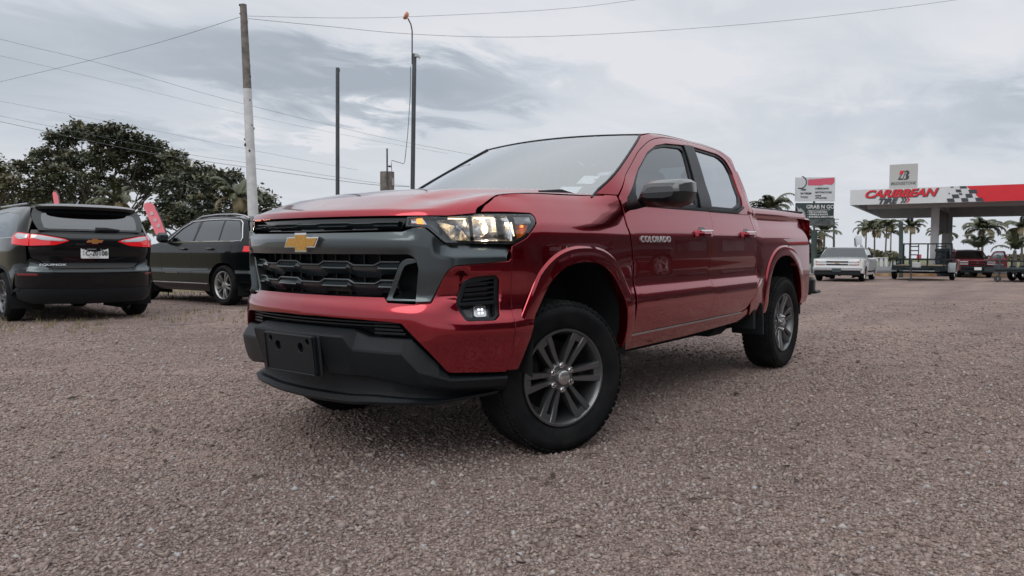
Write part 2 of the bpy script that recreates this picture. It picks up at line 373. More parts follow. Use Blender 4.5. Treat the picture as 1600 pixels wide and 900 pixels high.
class Skin:
    """car body skin: plan curve from the nose centre round the left corner to the tail, pushed in and out by section keys"""
    def __init__(s, plan, keys, arches=(), smooth=20, flare=((-.3, 0, .3, .72, .93, 1.05), (.024, .028, .027, .022, .004, 0)), fw=.095):
        P = np.array(plan, float); k = np.r_[0, np.cumsum(np.hypot(*np.diff(P, axis=0).T))]; s.SL = np.linspace(0, k[-1], 2400)
        cx = pchip(k, P[:, 0], s.SL); cy = pchip(k, P[:, 1], s.SL); w = np.hanning(2*smooth+1); w /= w.sum(); q = smooth
        def sm(a, sign): return np.convolve(np.r_[(a[q:0:-1] if sign else 2*a[0]-a[q:0:-1]), a, 2*a[-1]-a[-2:-q-2:-1]], w, 'valid')
        s.CX = sm(cx, 1); s.CY = sm(cy, 0); tx = np.gradient(s.CX, s.SL); ty = np.gradient(s.CY, s.SL); l = np.hypot(tx, ty); s.NX = ty/l; s.NY = -tx/l
        s.keys = [(s.sx(a[1]) if isinstance(a, tuple) else a, p) for a, p in keys]; s.KS = np.array([a[0] for a in s.keys]); s.arches = arches; s.fl = flare; s.fw = fw
    def sx(s, x): return float(np.interp(-x, -s.CX[300:], s.SL[300:]))
    def sxv(s, x): return np.interp(-np.asarray(x), -s.CX[300:], s.SL[300:])
    def prof(s, a, z):
        V = np.array([pchip([p[0] for p in P], [p[1] for p in P], z) for _, P in s.keys])
        i = np.clip(np.searchsorted(s.KS, a)-1, 0, len(s.KS)-2); t = np.clip((a-s.KS[i])/(s.KS[i+1]-s.KS[i]), 0, 1); t = t*t*(3-2*t); j = np.arange(len(a))
        return V[i, j]*(1-t)+V[i+1, j]*t
    @staticmethod
    def arch_r(x, z, a):
        cx, ax, z0, bz = a; dx = np.abs(x-cx)/ax; dz = np.maximum(z-z0, 0)/bz; return (dx**2.4+dz**2.4)**(1/2.4)
    def __call__(s, S_, z, off=0.0):
        S_ = np.atleast_1d(np.asarray(S_, float)); z = np.atleast_1d(np.asarray(z, float)); a = np.abs(S_); sg = np.where(S_ < 0, -1., 1.)
        x = np.interp(a, s.SL, s.CX); y = np.interp(a, s.SL, s.CY); nx = np.interp(a, s.SL, s.NX); ny = np.interp(a, s.SL, s.NY); d = s.prof(a, z)+off
        for ar in s.arches:
            t = (s.arch_r(x, z, ar)-1)*.44/s.fw; d = d+np.interp(t, *s.fl)*np.clip((ar[0]+.62-x)/.1, 0, 1)*np.clip((x-ar[0]+.62)/.1, 0, 1)
        return np.stack([x+nx*d, sg*(y+ny*d), z], 1)
    def side(s, x, z, off=0.0): return s(s.sxv(x), z, off)
    def arch_line(s, ar, z_end, n=28, grow=0.0, z_end2=None):
        """opening outline from the front foot over the top to the rear foot"""
        cx, ax, z0, bz = ar; ax += grow; bz += grow; L = [(cx+ax, z_end)]; 
        for i in range(n+1):
            w = PI*i/n; c, q = math.cos(w), math.sin(w); L.append((cx+ax*math.copysign(abs(c)**(2/2.4), c), z0+bz*abs(q)**(2/2.4)))
        L.append((cx-ax, z_end if z_end2 is None else z_end2)); return L
def wheel_parts(parent, R, W_, rim_r, spokes, rim_m, n=56, treads=60, face=None, cap_m=None, disc=True, lugs=6):
    """wheel about the local Y axis, outer face towards +Y, centre at the parent's origin"""
    h = W_/2
    t = MB(); sw = R-rim_r
    pr = [(rim_r-.004, -h+.035), (rim_r+.012, -h+.022), (rim_r+sw*.35, -h+.006), (rim_r+sw*.62, -h), (R-.028, -h+.014), (R-.009, -h+.034), (R, -h*.55), (R+.001, 0), (R, h*.55), (R-.009, h-.034), (R-.026, h-.013), (R-.034, h-.008), (rim_r+sw*.62, h), (rim_r+sw*.58, h-.0015), (rim_r+sw*.35, h-.004), (rim_r+.016, h-.018), (rim_r+.010, h-.024), (rim_r-.004, h-.032)]
    t.lathe(pr, n)
    ty = t.obj('tyre', RUBBER, parent, 40)
    if treads:
        b = MB()
        for k in range(treads):
            w = 2*PI*k/treads
            for side in (-1, 1):
                ww = w+side*PI/treads*.5; c, s_ = math.cos(ww), math.sin(ww)
                for (y0, y1, r0, lean) in ((.012, .052, R-.002, .35), (.058, h-.030, R-.004, -.3), (h-.030, h-.010, R-.018, 0)):
                    yy = side*(y0+y1)/2; V = []
                    lw = 2*PI*R/treads*.36
                    for du, dv, dr in ((-1, -1, 0), (1, -1, 0), (1, 1, 0), (-1, 1, 0), (-.85, -.9, 1), (.85, -.9, 1), (.85, .9, 1), (-.85, .9, 1)):
                        y = yy+dv*(y1-y0)/2; a = du*lw+dv*lean*.012; rr_ = r0-.006+dr*.009; V.append((c*rr_-s_*a, y, s_*rr_+c*a))
                    b.add(V, [(4, 5, 6, 7), (0, 1, 5, 4), (1, 2, 6, 5), (2, 3, 7, 6), (3, 0, 4, 7)])
        o = b.obj('tread', RUBBER, parent, 30); o['kind'] = 'stuff'
    rm = MB(); rm.lathe([(rim_r, h-.034), (rim_r+.006, h-.022), (rim_r+.004, h-.014), (rim_r-.006, h-.013), (rim_r-.012, h-.022), (rim_r-.020, h-.035), (rim_r-.030, h-.09), (rim_r-.035, -h+.05), (rim_r-.01, -h+.03), (rim_r, -h+.03)], n)
    rm.obj('rim', rim_m, parent, 40)
    spokes(parent, rim_r, h, rim_m)
    if disc:
        d = MB(); d.lathe([(.06, h-.135), (rim_r*.74, h-.135), (rim_r*.74, h-.155), (.06, h-.155)], 40); d.obj('brake_disc', STEELD, parent)
        boxo('brake_caliper', (rim_r*.55, h-.13, .06), (.09, .06, .16), STEELD, parent, bev=.015)
# ------------------------------------------------------------------ the red pickup (front axle at x=0, nose towards +X, its left side towards +Y)
_DOOR = [(.42, -.06), (.47, -.035), (.53, -.012), (.60, .006), (.715, .020), (.735, .018), (.85, -.012), (.88, -.013), (1.0, -.011), (1.09, -.012), (1.15, -.022), (1.22, -.042), (1.285, -.060), (1.31, -.062), (1.5, -.137), (1.7, -.226), (1.76, -.258), (1.80, -.285), (1.825, -.32)]
_FEND = [(.42, -.05), (.5, -.01), (.62, .0), (.735, .0), (.9, -.002), (1.03, -.004), (1.10, -.008), (1.15, -.018), (1.168, -.028), (1.2, -.048), (1.26, -.085), (1.32, -.128), (1.345, -.16), (1.5, -.18), (1.7, -.235), (1.76, -.262), (1.80, -.285), (1.825, -.32)]
_BED = [(.42, -.07), (.5, -.02), (.6, 0), (.75, .0), (.9, -.004), (1.05, -.008), (1.12, -.018), (1.19, -.040), (1.225, -.056), (1.27, -.066), (1.285, -.062), (1.325, -.070), (1.345, -.080), (1.355, -.092), (1.5, -.137), (1.7, -.226), (1.76, -.258), (1.80, -.285), (1.825, -.32)]
_NOSE = [(.28, -.06), (.33, -.02), (.40, .0), (.47, .01), (.55, .02), (.63, .035), (.70, .035), (.755, .032), (.775, .024), (.83, -.008), (.95, 0), (1.09, 0), (1.19, -.005), (1.215, -.02), (1.24, -.06), (1.3, -.12)]
_CORN = [(.28, -.08), (.33, -.05), (.40, -.03), (.5, -.012), (.6, .005), (.67, .022), (.69, .020), (.77, -.008), (.83, -.01), (.95, -.005), (1.05, -.005), (1.12, -.015), (1.19, -.042), (1.215, -.055), (1.25, -.08), (1.3, -.13)]
TPLAN = [(.862, 0), (.855, .15), (.835, .32), (.797, .48), (.745, .61), (.66, .725), (.52, .825), (.36, .893), (.22, .913), (0, .919), (-.4, .92), (-.8, .917), (-1.9, .92), (-2.75, .918), (-3.3, .918), (-4.0, .912), (-4.3, .905)]
AF = (-.215, .445, .52, .445); AR = (-3.41, .435, .52, .437)
TS = Skin(TPLAN, [(0, _NOSE), (.62, _NOSE), (.92, _CORN), (('x', .34), _CORN), (('x', .10), _FEND), (('x', -.30), _FEND), (('x', -.88), _DOOR), (('x', -2.7), _DOOR), (('x', -2.9), _BED), (('x', -4.29), _BED)], ())
def build_truck():
    T = empty('pickup_truck', (0, 0, 0), 0, 'big shiny red crew cab pickup with a gold cross emblem in the foreground', 'pickup truck')
    sd = TS.side
    arF = TS.arch_line(AF, .49, grow=.0); arR = TS.arch_line(AR, .50, z_end2=.54)
    for q in (1, -1):
        # ---- fender
        ar = [p for p in arF if p[1] > .5 and not (p[0] > 0 and p[1] < .82)]
        fo = [(.362, 1.052), (.362, .80), (.362, .60), (.385, .47), (.315, .47), (.285, .54), (.252, .62), (.222, .72)]+ar+[(-.66, .46), (-.735, .46), (-.745, .70), (-.767, .92), (-.735, 1.08), (-.705, 1.17), (-.715, 1.25), (-.70, 1.342), (-.3, 1.341), (.0, 1.329), (.34, 1.303), (.387, 1.287), (.44, 1.260), (.47, 1.243), (.497, 1.212), (.35, 1.214), (.175, 1.213, .02), (.155, 1.19, .02), (.165, 1.165), (.262, 1.092)]
        panel('front_fender', fo, sd, RED, T, step=.028, mir=q, bstep=.02)
        # ---- flared wheel arches, lofted along the opening
        for A_, nm in ((AF, 0), (AR, 1)):
            L = TS.arch_line(A_, .50, n=40, z_end2=.47 if nm == 0 else .54); Lo = TS.arch_line(A_, .50, n=40, grow=.088, z_end2=.47 if nm == 0 else .50)
            if nm == 0:
                L = [(.315, .47), (.285, .54), (.252, .62), (.222, .72)]+[p for p in L if not (p[0] > 0 and p[1] < .84)]; Lo = [(.372, .47), (.358, .54), (.335, .62), (.315, .72)]+[p for p in Lo if not (p[0] > 0 and p[1] < .84)]
                m_ = min(len(L), len(Lo)); L = L[:4]+L[-(m_-4):]; Lo = Lo[:4]+Lo[-(m_-4):]
            V = []; F = []; pr = [(0, .006, -.05), (.000, .008, 0), (.03, .0125, 0), (.40, .0135, 0), (.78, .0125, 0), (.86, .0115, 0), (.91, .007, 0), (1.0, .001, 0), (1.03, -.004, 0)]
            for (x0, z0), (x1, z1) in zip(L, Lo):
                for t, o, dy in pr:
                    f_ = np.clip((z0-.62)/.30, .12, 1) if nm == 0 and x0 > 0 else 1
                    p = TS.side([x0+(x1-x0)*t], [z0+(z1-z0)*t], o*f_ if o > 0 else o)[0]; V.append((p[0], (p[1]+dy)*q, p[2]))
            n = len(pr); F = [(i*n+k, i*n+k+1, i*n+n+k+1, i*n+n+k) for i in range(len(L)-1) for k in range(n-1)]
            MB().add(V, F).obj('wheel_arch_flare', RED, T, 24)
        # ---- doors (frame and skin in one), with the window opening
        dA = [(-.75, .535), (-.775, .75), (-.782, .92), (-.75, 1.08), (-.722, 1.17), (-.735, 1.26), (-.72, 1.335), (-.87, 1.47), (-1.163, 1.645, .05), (-1.40, 1.745, .1), (-1.62, 1.79, .1), (-1.85, 1.802), (-2.045, 1.804), (-1.945, 1.31), (-1.945, 1.2), (-1.885, 1.09), (-1.865, .97), (-1.83, .85), (-1.87, .75), (-1.86, .65), (-1.81, .545)]
        wA = [(-.765, 1.30), (-.79, 1.345), (-.95, 1.455), (-1.075, 1.54), (-1.289, 1.665), (-1.463, 1.728), (-1.64, 1.760), (-1.88, 1.776), (-2.036, 1.782), (-1.945, 1.30)]
        hA = [(-.785, 1.30), (-.80, 1.335), (-.95, 1.44), (-1.075, 1.53), (-1.289, 1.653), (-1.463, 1.716), (-1.64, 1.748), (-1.88, 1.764), (-2.028, 1.768), (-1.957, 1.30)]
        panel('front_door', dA, sd, RED, T, step=.04, mir=q, holes=[hA], bstep=.03)
        dB = [(-1.81, .545), (-1.86, .65), (-1.87, .75), (-1.83, .85), (-1.865, .97), (-1.885, 1.09), (-1.945, 1.2), (-1.945, 1.31), (-2.045, 1.804), (-2.3, 1.804), (-2.55, 1.795, .1), (-2.70, 1.755, .08), (-2.745, 1.64), (-2.72, 1.40), (-2.70, 1.30), (-2.725, 1.2), (-2.765, 1.05), (-2.765, .90), (-2.735, .75), (-2.66, .65), (-2.52, .565), (-2.44, .545)]
        hB = [(-1.957, 1.30), (-2.028, 1.768), (-2.15, 1.772), (-2.55, 1.757, .05), (-2.655, 1.715, .05), (-2.678, 1.62), (-2.645, 1.42), (-2.60, 1.345, .03), (-2.45, 1.303, .03)]
        panel('rear_door', dB, sd, RED, T, step=.04, mir=q, holes=[hB], bstep=.03)
        # ---- black window surrounds, glass
        gA = [(-.90, 1.325), (-.985, 1.435), (-1.09, 1.52), (-1.30, 1.643, .04), (-1.463, 1.700, .05), (-1.63, 1.728, .05), (-1.87, 1.738, .04), (-1.905, 1.715, .03), (-1.755, 1.325)]
        gB = [(-1.99, 1.325), (-2.135, 1.755, .02), (-2.54, 1.737, .06), (-2.63, 1.69, .05), (-2.650, 1.61), (-2.615, 1.43), (-2.56, 1.365, .03), (-2.42, 1.325, .03)]
        rA = panel('window_surround', hA, sd, TRIMG, T, step=.05, mir=q, holes=[gA], off=-.012, gap=-.004, thick=.02)
        rB = panel('window_surround', hB, sd, TRIMG, T, step=.05, mir=q, holes=[gB], off=-.012, gap=-.004, thick=.02)
        panel('side_window', gA, sd, SIDEG, T, step=.08, mir=q, off=-.022, gap=-.004, thick=.003)
        panel('side_window', gB, sd, REARG, T, step=.08, mir=q, off=-.022, gap=-.004, thick=.003)
        panel('belt_moulding', [(-.80, 1.288), (-.80, 1.305), (-2.44, 1.305), (-2.60, 1.350), (-2.61, 1.335), (-2.46, 1.288)], sd, TRIMG, T, step=.06, mir=q, off=.008, gap=0, thick=.014)
        panel('pillar_cover', [(-1.80, 1.308), (-1.945, 1.772), (-2.110, 1.780), (-1.985, 1.308)], sd, TRIMG, T, step=.04, mir=q, off=.003, gap=0, thick=.01)
        # ---- roof side rail, A pillar, cab corner
        panel('roof_rail', [(-.715, 1.345), (-.535, 1.345), (-.64, 1.403), (-.95, 1.570), (-1.31, 1.764), (-1.5, 1.806), (-1.85, 1.824), (-2.3, 1.824), (-2.65, 1.80), (-2.80, 1.745, .03), (-2.775, 1.64), (-2.75, 1.64), (-2.705, 1.757, .08), (-2.55, 1.798, .1), (-2.3, 1.807), (-1.85, 1.805), (-1.62, 1.793, .1), (-1.40, 1.748, .1), (-1.16, 1.648, .05), (-.87, 1.474)], sd, RED, T, step=.03, mir=q, bstep=.02, gap=.001)
        panel('cab_corner', [(-2.75, 1.64), (-2.725, 1.40), (-2.705, 1.30), (-2.73, 1.2), (-2.77, 1.05), (-2.79, 1.05), (-2.785, 1.3), (-2.805, 1.40), (-2.80, 1.64)], sd, RED, T, step=.03, mir=q, bstep=.02, gap=.001)
        # ---- bed side
        ar = [p for p in arR if p[1] > .5]
        bo = [(-2.80, 1.35), (-2.79, 1.2), (-2.775, 1.0), (-2.765, .88), (-2.735, .745), (-2.665, .645), (-2.60, .60), (-2.64, .50), (-2.86, .49)]+[(x+.02 if z < .6 and x > -3 else x, z) for x, z in ar]+[(-3.86, .50), (-4.05, .52), (-4.10, .62), (-4.125, .8), (-4.115, .95), (-4.13, 1.19), (-4.155, 1.28), (-4.17, 1.335, .01), (-4.1, 1.35)]
        panel('bed_side', bo, sd, RED, T, step=.035, mir=q, bstep=.02)
        boxo('bed_rail_cap', (-3.47, q*.800, 1.350), (1.34, .07, .012), TRIMB, T, bev=.006)
        # ---- sill
        panel('rocker_panel', [(-.67, .525), (-2.50, .535), (-2.60, .56), (-2.64, .50), (-2.5, .465), (-1.6, .44), (-.66, .435)], sd, RED, T, step=.05, mir=q, off=-.012, gap=0)
        panel('sill_strip_or_glint', [(-.70, .522), (-.70, .533), (-2.45, .543), (-2.45, .533)], sd, CHROMED, T, step=.05, mir=q, off=.0, gap=0, thick=.012, rr=.002)  # chrome line drawn as the reflected highlight along the sill
        # ---- door handles
        for hx in (-1.735, -2.555):
            hm = MB()
            def hp(x, z, o, q=q): p = sd([x], [z], o)[0]; return (p[0], p[1]*q, p[2])
            n = 10; ring = []
            for i in range(n+1):
                t = i/n; x = hx+.115-.23*t; o = .038*min(1, math.sin(PI*t)*1.9)+.004; ring.append((x, o))
            V = []; F = []
            for x, o in ring:
                for zz, oo in ((1.112, o-.012), (1.108, o-.004), (1.122, o), (1.142, o), (1.152, o-.006), (1.15, o-.014)): V.append(hp(x, zz+.004*(hx-x), oo))
            for i in range(n):
                for k in range(6): F.append((i*6+k, i*6+(k+1) % 6, i*6+6+(k+1) % 6, i*6+6+k))
            F += [tuple(range(6)), tuple(n*6+k for k in range(6))]
            h = hm.add(V, F).obj('door_handle', RED, T, 50)
            panel('chrome_strip', [(hx+.09, 1.146), (hx-.10, 1.148), (hx-.10, 1.156), (hx+.09, 1.154)], sd, CHROME, h, mir=q, off=.040, gap=0, rr=.001, thick=.008, step=.03)
            panel('cup_shade', round_poly([(hx+.06, 1.085), (hx+.06, 1.175), (hx-.06, 1.175), (hx-.06, 1.085)], .035), sd, mat('recess_shade_red', (.035, .004, .008), .3, coat=.6), h, mir=q, off=lambda u, v, hx=hx: .0015-.0*u, gap=0, rr=.0005, thick=.002, step=.03)  # cup is a flat patch, the recess's shade put into its dark red
        # ---- name badge on the door
        me = text_mesh('COLORADO', .066, shear=.0, ext=.003, bold=.0007, space=1.10, sx=.98)
        b = MB()
        V = np.array([v.co[:] for v in me.vertices]); xx = -1.045-V[:, 0]*1.0 if q > 0 else -1.045+V[:, 0]
        P = sd(xx, 1.088+V[:, 1]*.80, .004+V[:, 2])
        if q < 0: P[:, 1] *= -1
        for v, p in zip(me.vertices, P): v.co = p
        link('name_badge', me, BADGE, T)
        # ---- mirror: grey cap above, black shell below
        PM = [(.945, 1.296), (.962, 1.345), (.992, 1.412), (1.04, 1.430), (1.232, 1.424), (1.266, 1.404), (1.272, 1.352), (1.250, 1.292), (1.17, 1.268), (1.0, 1.274)]
        def rg(x, sy, sz, g=0.0): return [(x, (1.103+(y-1.12)*sy*.97)*q, 1.347+(z-1.347)*sz+g) for y, z in PM]
        RR = [rg(-.690, .62, .40), rg(-.705, .80, .66), rg(-.745, .93, .88), rg(-.80, 1.0, 1.0), rg(-.868, 1.0, 1.0), rg(-.876, .97, .95)]; n = len(PM); V = [p for r in RR for p in r]
        up_f = [(i*n+k, i*n+k+1, (i+1)*n+k+1, (i+1)*n+k) for i in range(5) for k in range(1, 6)]; lo_f = [(i*n+k, i*n+(k+1) % n, (i+1)*n+(k+1) % n, (i+1)*n+k) for i in range(5) for k in (0, 6, 7, 8, 9)]
        mo = MB().add(V, up_f+[(1, 2, 3, 4, 5, 6), tuple(5*n+k for k in range(1, 7))]).obj('wing_mirror', mat('mirror_cap_grey', (.050, .056, .060), .28, coat=.6), T, 30)
        MB().add(V, lo_f+[(0, 1, 6, 7, 8, 9), tuple(5*n+k for k in (0, 1, 6, 7, 8, 9))]).obj('mirror_base', mat('mirror_shell_black', (.008, .011, .013), .22), mo, 30)
        ml = MB(); ml.tube([(-.80, q*.855, 1.285), (-.78, q*.90, 1.285), (-.76, q*.97, 1.30)], [.028, .026, .03], 10).obj('mirror_arm', TRIMB, mo)
        panel('mirror_sail', [(-.775, 1.295), (-.80, 1.345), (-.90, 1.415), (-.925, 1.30)], sd, TRIMB, T, mir=q, off=-.002, gap=0, step=.04)
        MB().add([(-.8775, (1.103+(y-1.12)*.86)*q, 1.347+(z-1.347)*.84) for y, z in PM], [tuple(range(10))]).obj('mirror_glass', CHROME, mo, fix=False)
        # ---- wheel house liner
        for A_ in (AF, AR):
            L = TS.arch_line(A_, .42, n=20, grow=.005); wh = MB(); V = []; F = []
            for i, (x, z) in enumerate(L):
                for y in (.915, .86, .52): V.append((x, q*y, z+(.0 if y > .9 else .02)))
            for i in range(len(L)-1):
                for k in range(2): a = i*3+k; F.append((a, a+1, a+4, a+3))
            wh.add(V, F); wh.box(((L[0][0]+L[-1][0])/2, q*.52, .72), (.92, .01, .62)); wh.obj('wheel_house', DARK, T, 30, fix=False)
    # ---- hood
    hy = .752
    def hood(U, V, o=0):
        u = np.asarray(U)*2-1; v = np.asarray(V); au = np.abs(u)
        de = np.clip(v, 0, 1)**1.25*(.50+.60); ze = 1.206+pchip([0, .010, .05, .12, .18, .5, .8, 1.1, 1.45], [0, .018, .040, .072, .090, .112, .120, .128, .14], de)
        ye = TS.side(.502-de, np.minimum(ze, 1.334), .0)[:, 1]+.001
        s = au*.924; LP = TS(s, 1.193+.013*np.clip((au-.8)/.2, 0, 1), 0); yl1 = TS([.924], [1.206], 0)[0][1]
        xl = LP[:, 0]-.002; y = np.sign(u)*LP[:, 1]/yl1*ye
        zl = 1.192+.0*au+np.interp(au, [0, .85, 1], [0, 0, .014])
        xb = -.36+.0*u-.24*au**2; d = 0*au+ v**1.25*(xl-xb)
        c = pchip([0, .004, .014, .030, .12, .28, .5, .8, 1.1, 1.45], [0, .018, .031, .036, .058, .098, .140, .162, .178, .195], d)
        e = pchip([0, .010, .05, .12, .18, .5, .8, 1.1, 1.45], [0, .018, .040, .072, .090, .112, .120, .128, .14], d)
        t = np.clip((au-.50)/.11, 0, 1); t = t*t*(3-2*t); w = np.clip(d/.25, 0, 1)
        z = zl+(c*(1-au**2.2)+e*au**2.2)+w*(.017*(1-t)-.016*np.exp(-((au-.67)/.09)**2)+.010*np.exp(-((au-.90)/.10)**2))
        return np.stack([xl-d, y, z+o], 1)
    gridsurf('hood', lambda U, V: hood(U, V), 80, 60, RED, T, .03, edge=False)
    # cowl panel
    MB().box((-.52, 0, 1.33), (.34, 1.36, .03), ry=-.12).obj('cowl_panel', TRIMB, T)
    for y, dy in ((.1, .62), (-.62, .05)): MB().tube([(-.50, y, 1.365), (-.62, y+dy*.5, 1.398), (-.68, y+dy, 1.435)], .008, 6).obj('wiper_arm', TRIMB, T)
    # ---- windscreen
    def ws(U, V):
        u = np.asarray(U)*2-1; v = np.asarray(V); x0 = -.47+.22*(1-u*u); x1 = -1.315+.085*(1-u*u)
        b = np.sin(PI*v)*.018*(1-u**4); vc = np.clip(v, 0, 1); ye = TS.side(-.47-.845*vc, 1.315+.456*vc, 0)[:, 1]-.010
        return np.stack([x0+(x1-x0)*v+b*.5, u*ye, 1.315+(1.771+.018*(1-u*u)-1.315)*v+b], 1)
    gridsurf('windscreen', ws, 30, 16, WSG, T, .004, edge=False)
    wp = MB()
    def band(f, u0, v0, u1, v1, w0, w1, n=24):      # black frit strips along the edges of the glass
        V = []; 
        for i in range(n+1):
            t = i/n; a = f(np.array([u0+(u1-u0)*t]), np.array([v0+(v1-v0)*t]))[0]; b = f(np.array([u0+w0+(u1+w1[0]-u0-w0)*t]), np.array([v0+w1[1]+(v1-v0)*t]))[0]; V += [tuple(a+np.array([-.004, 0, -.004])), tuple(b+np.array([-.004, 0, -.004]))]
        return V, [(2*i, 2*i+1, 2*i+3, 2*i+2) for i in range(n)]
    for a in ((ws, 0, 0, 0, 1, .018, (.018, 0)), (ws, 1, 0, 1, 1, -.018, (-.018, 0)), (ws, 0, 1, 1, 1, 0, (0, -.035)), (ws, .38, .93, .62, .93, 0, (0, -.12))): wp.add(*band(*a))
    wp.obj('windscreen_border', GLOSSB, T, 30, fix=False)
    for (u, v, w, h, nm) in ((.925, .27, .085, .055, 'windscreen_sticker'), (.895, .10, .11, .075, 'windscreen_sticker')):
        P = [ws(np.array([u+a*w/1.5]), np.array([v+b*h]))[0]+np.array([-.012, 0, -.008]) for a, b in ((-.5, -1), (.5, -1), (.5, 1), (-.5, 1))]
        MB().add(P, [(0, 1, 2, 3)]).obj(nm, PAPER, T, fix=False)
    # windscreen rubber along the pillars and header
    for q in (1, -1):
        MB().tube([tuple(ws(np.array([.5+q*.5]), np.array([t]))[0]+np.array([.0, q*.004, .004])) for t in np.linspace(0, 1, 10)], .007, 6).obj('windscreen_seal', TRIMG, T)
    MB().tube([tuple(ws(np.array([t]), np.array([1.]))[0]+np.array([-.006, 0, .003])) for t in np.linspace(0, 1, 20)], .006, 6).obj('windscreen_seal', TRIMG, T)
    # ---- roof
    def roof(U, V):
        u = np.asarray(U)*2-1; v = np.asarray(V); xf = -1.32+.083*(1-u*u); x = xf+(-2.80-xf)*v
        zs = pchip([-2.82, -2.65, -2.3, -1.85, -1.5, -1.31, -1.2], [1.742, 1.797, 1.824, 1.824, 1.806, 1.771, 1.75], x)
        ye = np.interp(zs, [1.74, 1.80, 1.83], [.66, .633, .598]); ye = np.where(x > -1.5, np.interp(x, [-1.5, -1.31], [.622, .575]), ye)
        cr = .018+.012*np.sin(PI*np.clip(v, 0, 1)); return np.stack([x, u*ye, zs+cr*(1-np.abs(u)**2.6)], 1)
    gridsurf('roof', roof, 40, 40, RED, T, .02)
    af = MB(); af.add([(-1.95, -.01, 1.85), (-2.08, -.035, 1.85), (-2.08, .035, 1.85), (-2.07, 0, 1.895), (-2.02, 0, 1.885)], [(0, 2, 1), (0, 1, 4), (1, 3, 4), (0, 4, 2), (4, 3, 2), (1, 2, 3)]); af.obj('roof_antenna', RED, T)
    # ---- cab back wall with window
    def back(u, v, o=0): return np.stack([-2.80+.035*np.clip((v-1.3)/.45, 0, 1)-.0*u+.0-.02*(np.abs(u)/.7)**2*-1-.0+o*-1, u, v], 1)
    panel('cab_back', [(-.80, 1.0), (.80, 1.0), (.80, 1.32), (.655, 1.74), (.5, 1.79), (-.5, 1.79), (-.655, 1.74), (-.80, 1.32)], back, RED, T, holes=[[(-.66, 1.36, .04), (.66, 1.36, .04), (.56, 1.70, .05), (-.56, 1.70, .05)]], step=.06, flip=True)
    panel('rear_window', [(-.66, 1.36, .04), (.66, 1.36, .04), (.56, 1.70, .05), (-.56, 1.70, .05)], back, glass_mat('rear_glass', (.35, .38, .4), .05), T, off=-.01, gap=-.004, thick=.003, step=.1)
    # ---- cabin
    cab = MB(); cab.box((-.80, 0, 1.22), (.5, 1.55, .22), ry=-.1); cab.box((-1.8, 0, .80), (2.0, 1.6, .1)); cab.box((-.6, .42, 1.30), (.28, .42, .07), bev=.03); cab.obj('dashboard', DASH, T)
    st = MB()
    for y, x in ((.40, -1.62), (-.40, -1.62)):
        st.box((x+.2, y, 1.0), (.5, .50, .16), bev=.06); st.box((x-.12, y, 1.30), (.14, .48, .56), ry=.22, bev=.06); st.box((x-.215, y, 1.655), (.09, .27, .17), ry=.2, bev=.04)
    st.box((-2.35, 0, 1.02), (.5, 1.4, .16), bev=.06); st.box((-2.63, 0, 1.30), (.14, 1.4, .5), ry=.15, bev=.05)
    for y in (.42, 0, -.42): st.box((-2.69, y, 1.60), (.08, .26, .13), ry=.15, bev=.035)
    st.obj('seats', SEAT, T)
    sw = MB(); c = Vector((-1.10, .40, 1.27)); Rm = Matrix.Rotation(math.radians(65), 3, 'Y')
    sw.tube([tuple(c+Rm @ Vector((.185*math.cos(w), .185*math.sin(w), 0))) for w in np.linspace(0, 2*PI, 25)], .016, 8); sw.box(tuple(c), (.05, .34, .05), ry=-.4); sw.obj('steering_wheel', DASH, T)
    boxo('rear_view_mirror', (-1.12, 0, 1.67), (.04, .25, .07), DASH, T, bev=.015)
    # ---- bed, tailgate, rear bumper, underbody
    bd = MB(); bd.box((-3.47, 0, .93), (1.33, 1.5, .04)); bd.box((-3.47, .765, 1.12), (1.33, .03, .40)); bd.box((-3.47, -.765, 1.12), (1.33, .03, .40)); bd.box((-2.84, 0, 1.13), (.03, 1.5, .42)); bd.obj('bed_liner', TRIMB, T)
    boxo('tailgate', (-4.135, 0, 1.08), (.06, 1.44, .52), RED, T, bev=.015)
    for q in (1, -1):
        tl = MB(); tl.add([(-4.118, q*.900, 1.275), (-4.120, q*.905, .985), (-4.16, q*.890, .975), (-4.185, q*.82, .985), (-4.175, q*.80, 1.30), (-4.155, q*.875, 1.295), (-4.14, q*.76, 1.3), (-4.14, q*.76, .98)], [(0, 1, 2, 5), (5, 2, 3, 4), (4, 3, 7, 6), (0, 5, 4, 6), (1, 7, 3, 2)]); tl.obj('tail_light', REDD, T, 30)
        rb = MB(); rb.box((-4.27, q*.80, .66), (.18, .22, .17), bev=.03, rz=q*.15); rb.box((-4.345, q*.87, .60), (.16, .12, .03), bev=.01); rb.obj('bumper_end', TRIMB, T)
    boxo('rear_bumper', (-4.30, 0, .66), (.16, 1.42, .18), TRIMB, T, bev=.03)
    ub = MB(); ub.box((-1.75, 0, .50), (3.2, 1.5, .14)); ub.box((-1.8, .45, .40), (4.8, .09, .16)); ub.box((-1.8, -.45, .40), (4.8, .09, .16)); ub.box((.1, 0, .42), (.9, 1.0, .2)); ub.box((-3.41, 0, .39), (.22, .28, .26), bev=.07)
    ub.tube([(-3.41, -.72, .39), (-3.41, .72, .39)], .05, 10); ub.tube([(-2.55, .3, .33), (-3.0, .34, .36), (-4.2, .6, .42)], .035, 8); ub.box((-2.45, .62, .45), (.32, .24, .20), bev=.04); ub.box((.15, 0, .34), (.5, .9, .04), ry=.15)
    ub.tube([(-.06, -.7, .36), (-.06, .7, .36)], .04, 8); ub.box((-2.72, .80, .50), (.05, .22, .22)); ub.box((-2.72, -.80, .50), (.05, .22, .22)); ub.obj('chassis', DARK, T)
    for q in (1, -1): boxo('mud_flap', (-2.86, q*.80, .46), (.03, .26, .26), TRIMB, T, bev=.005, ry=.1)
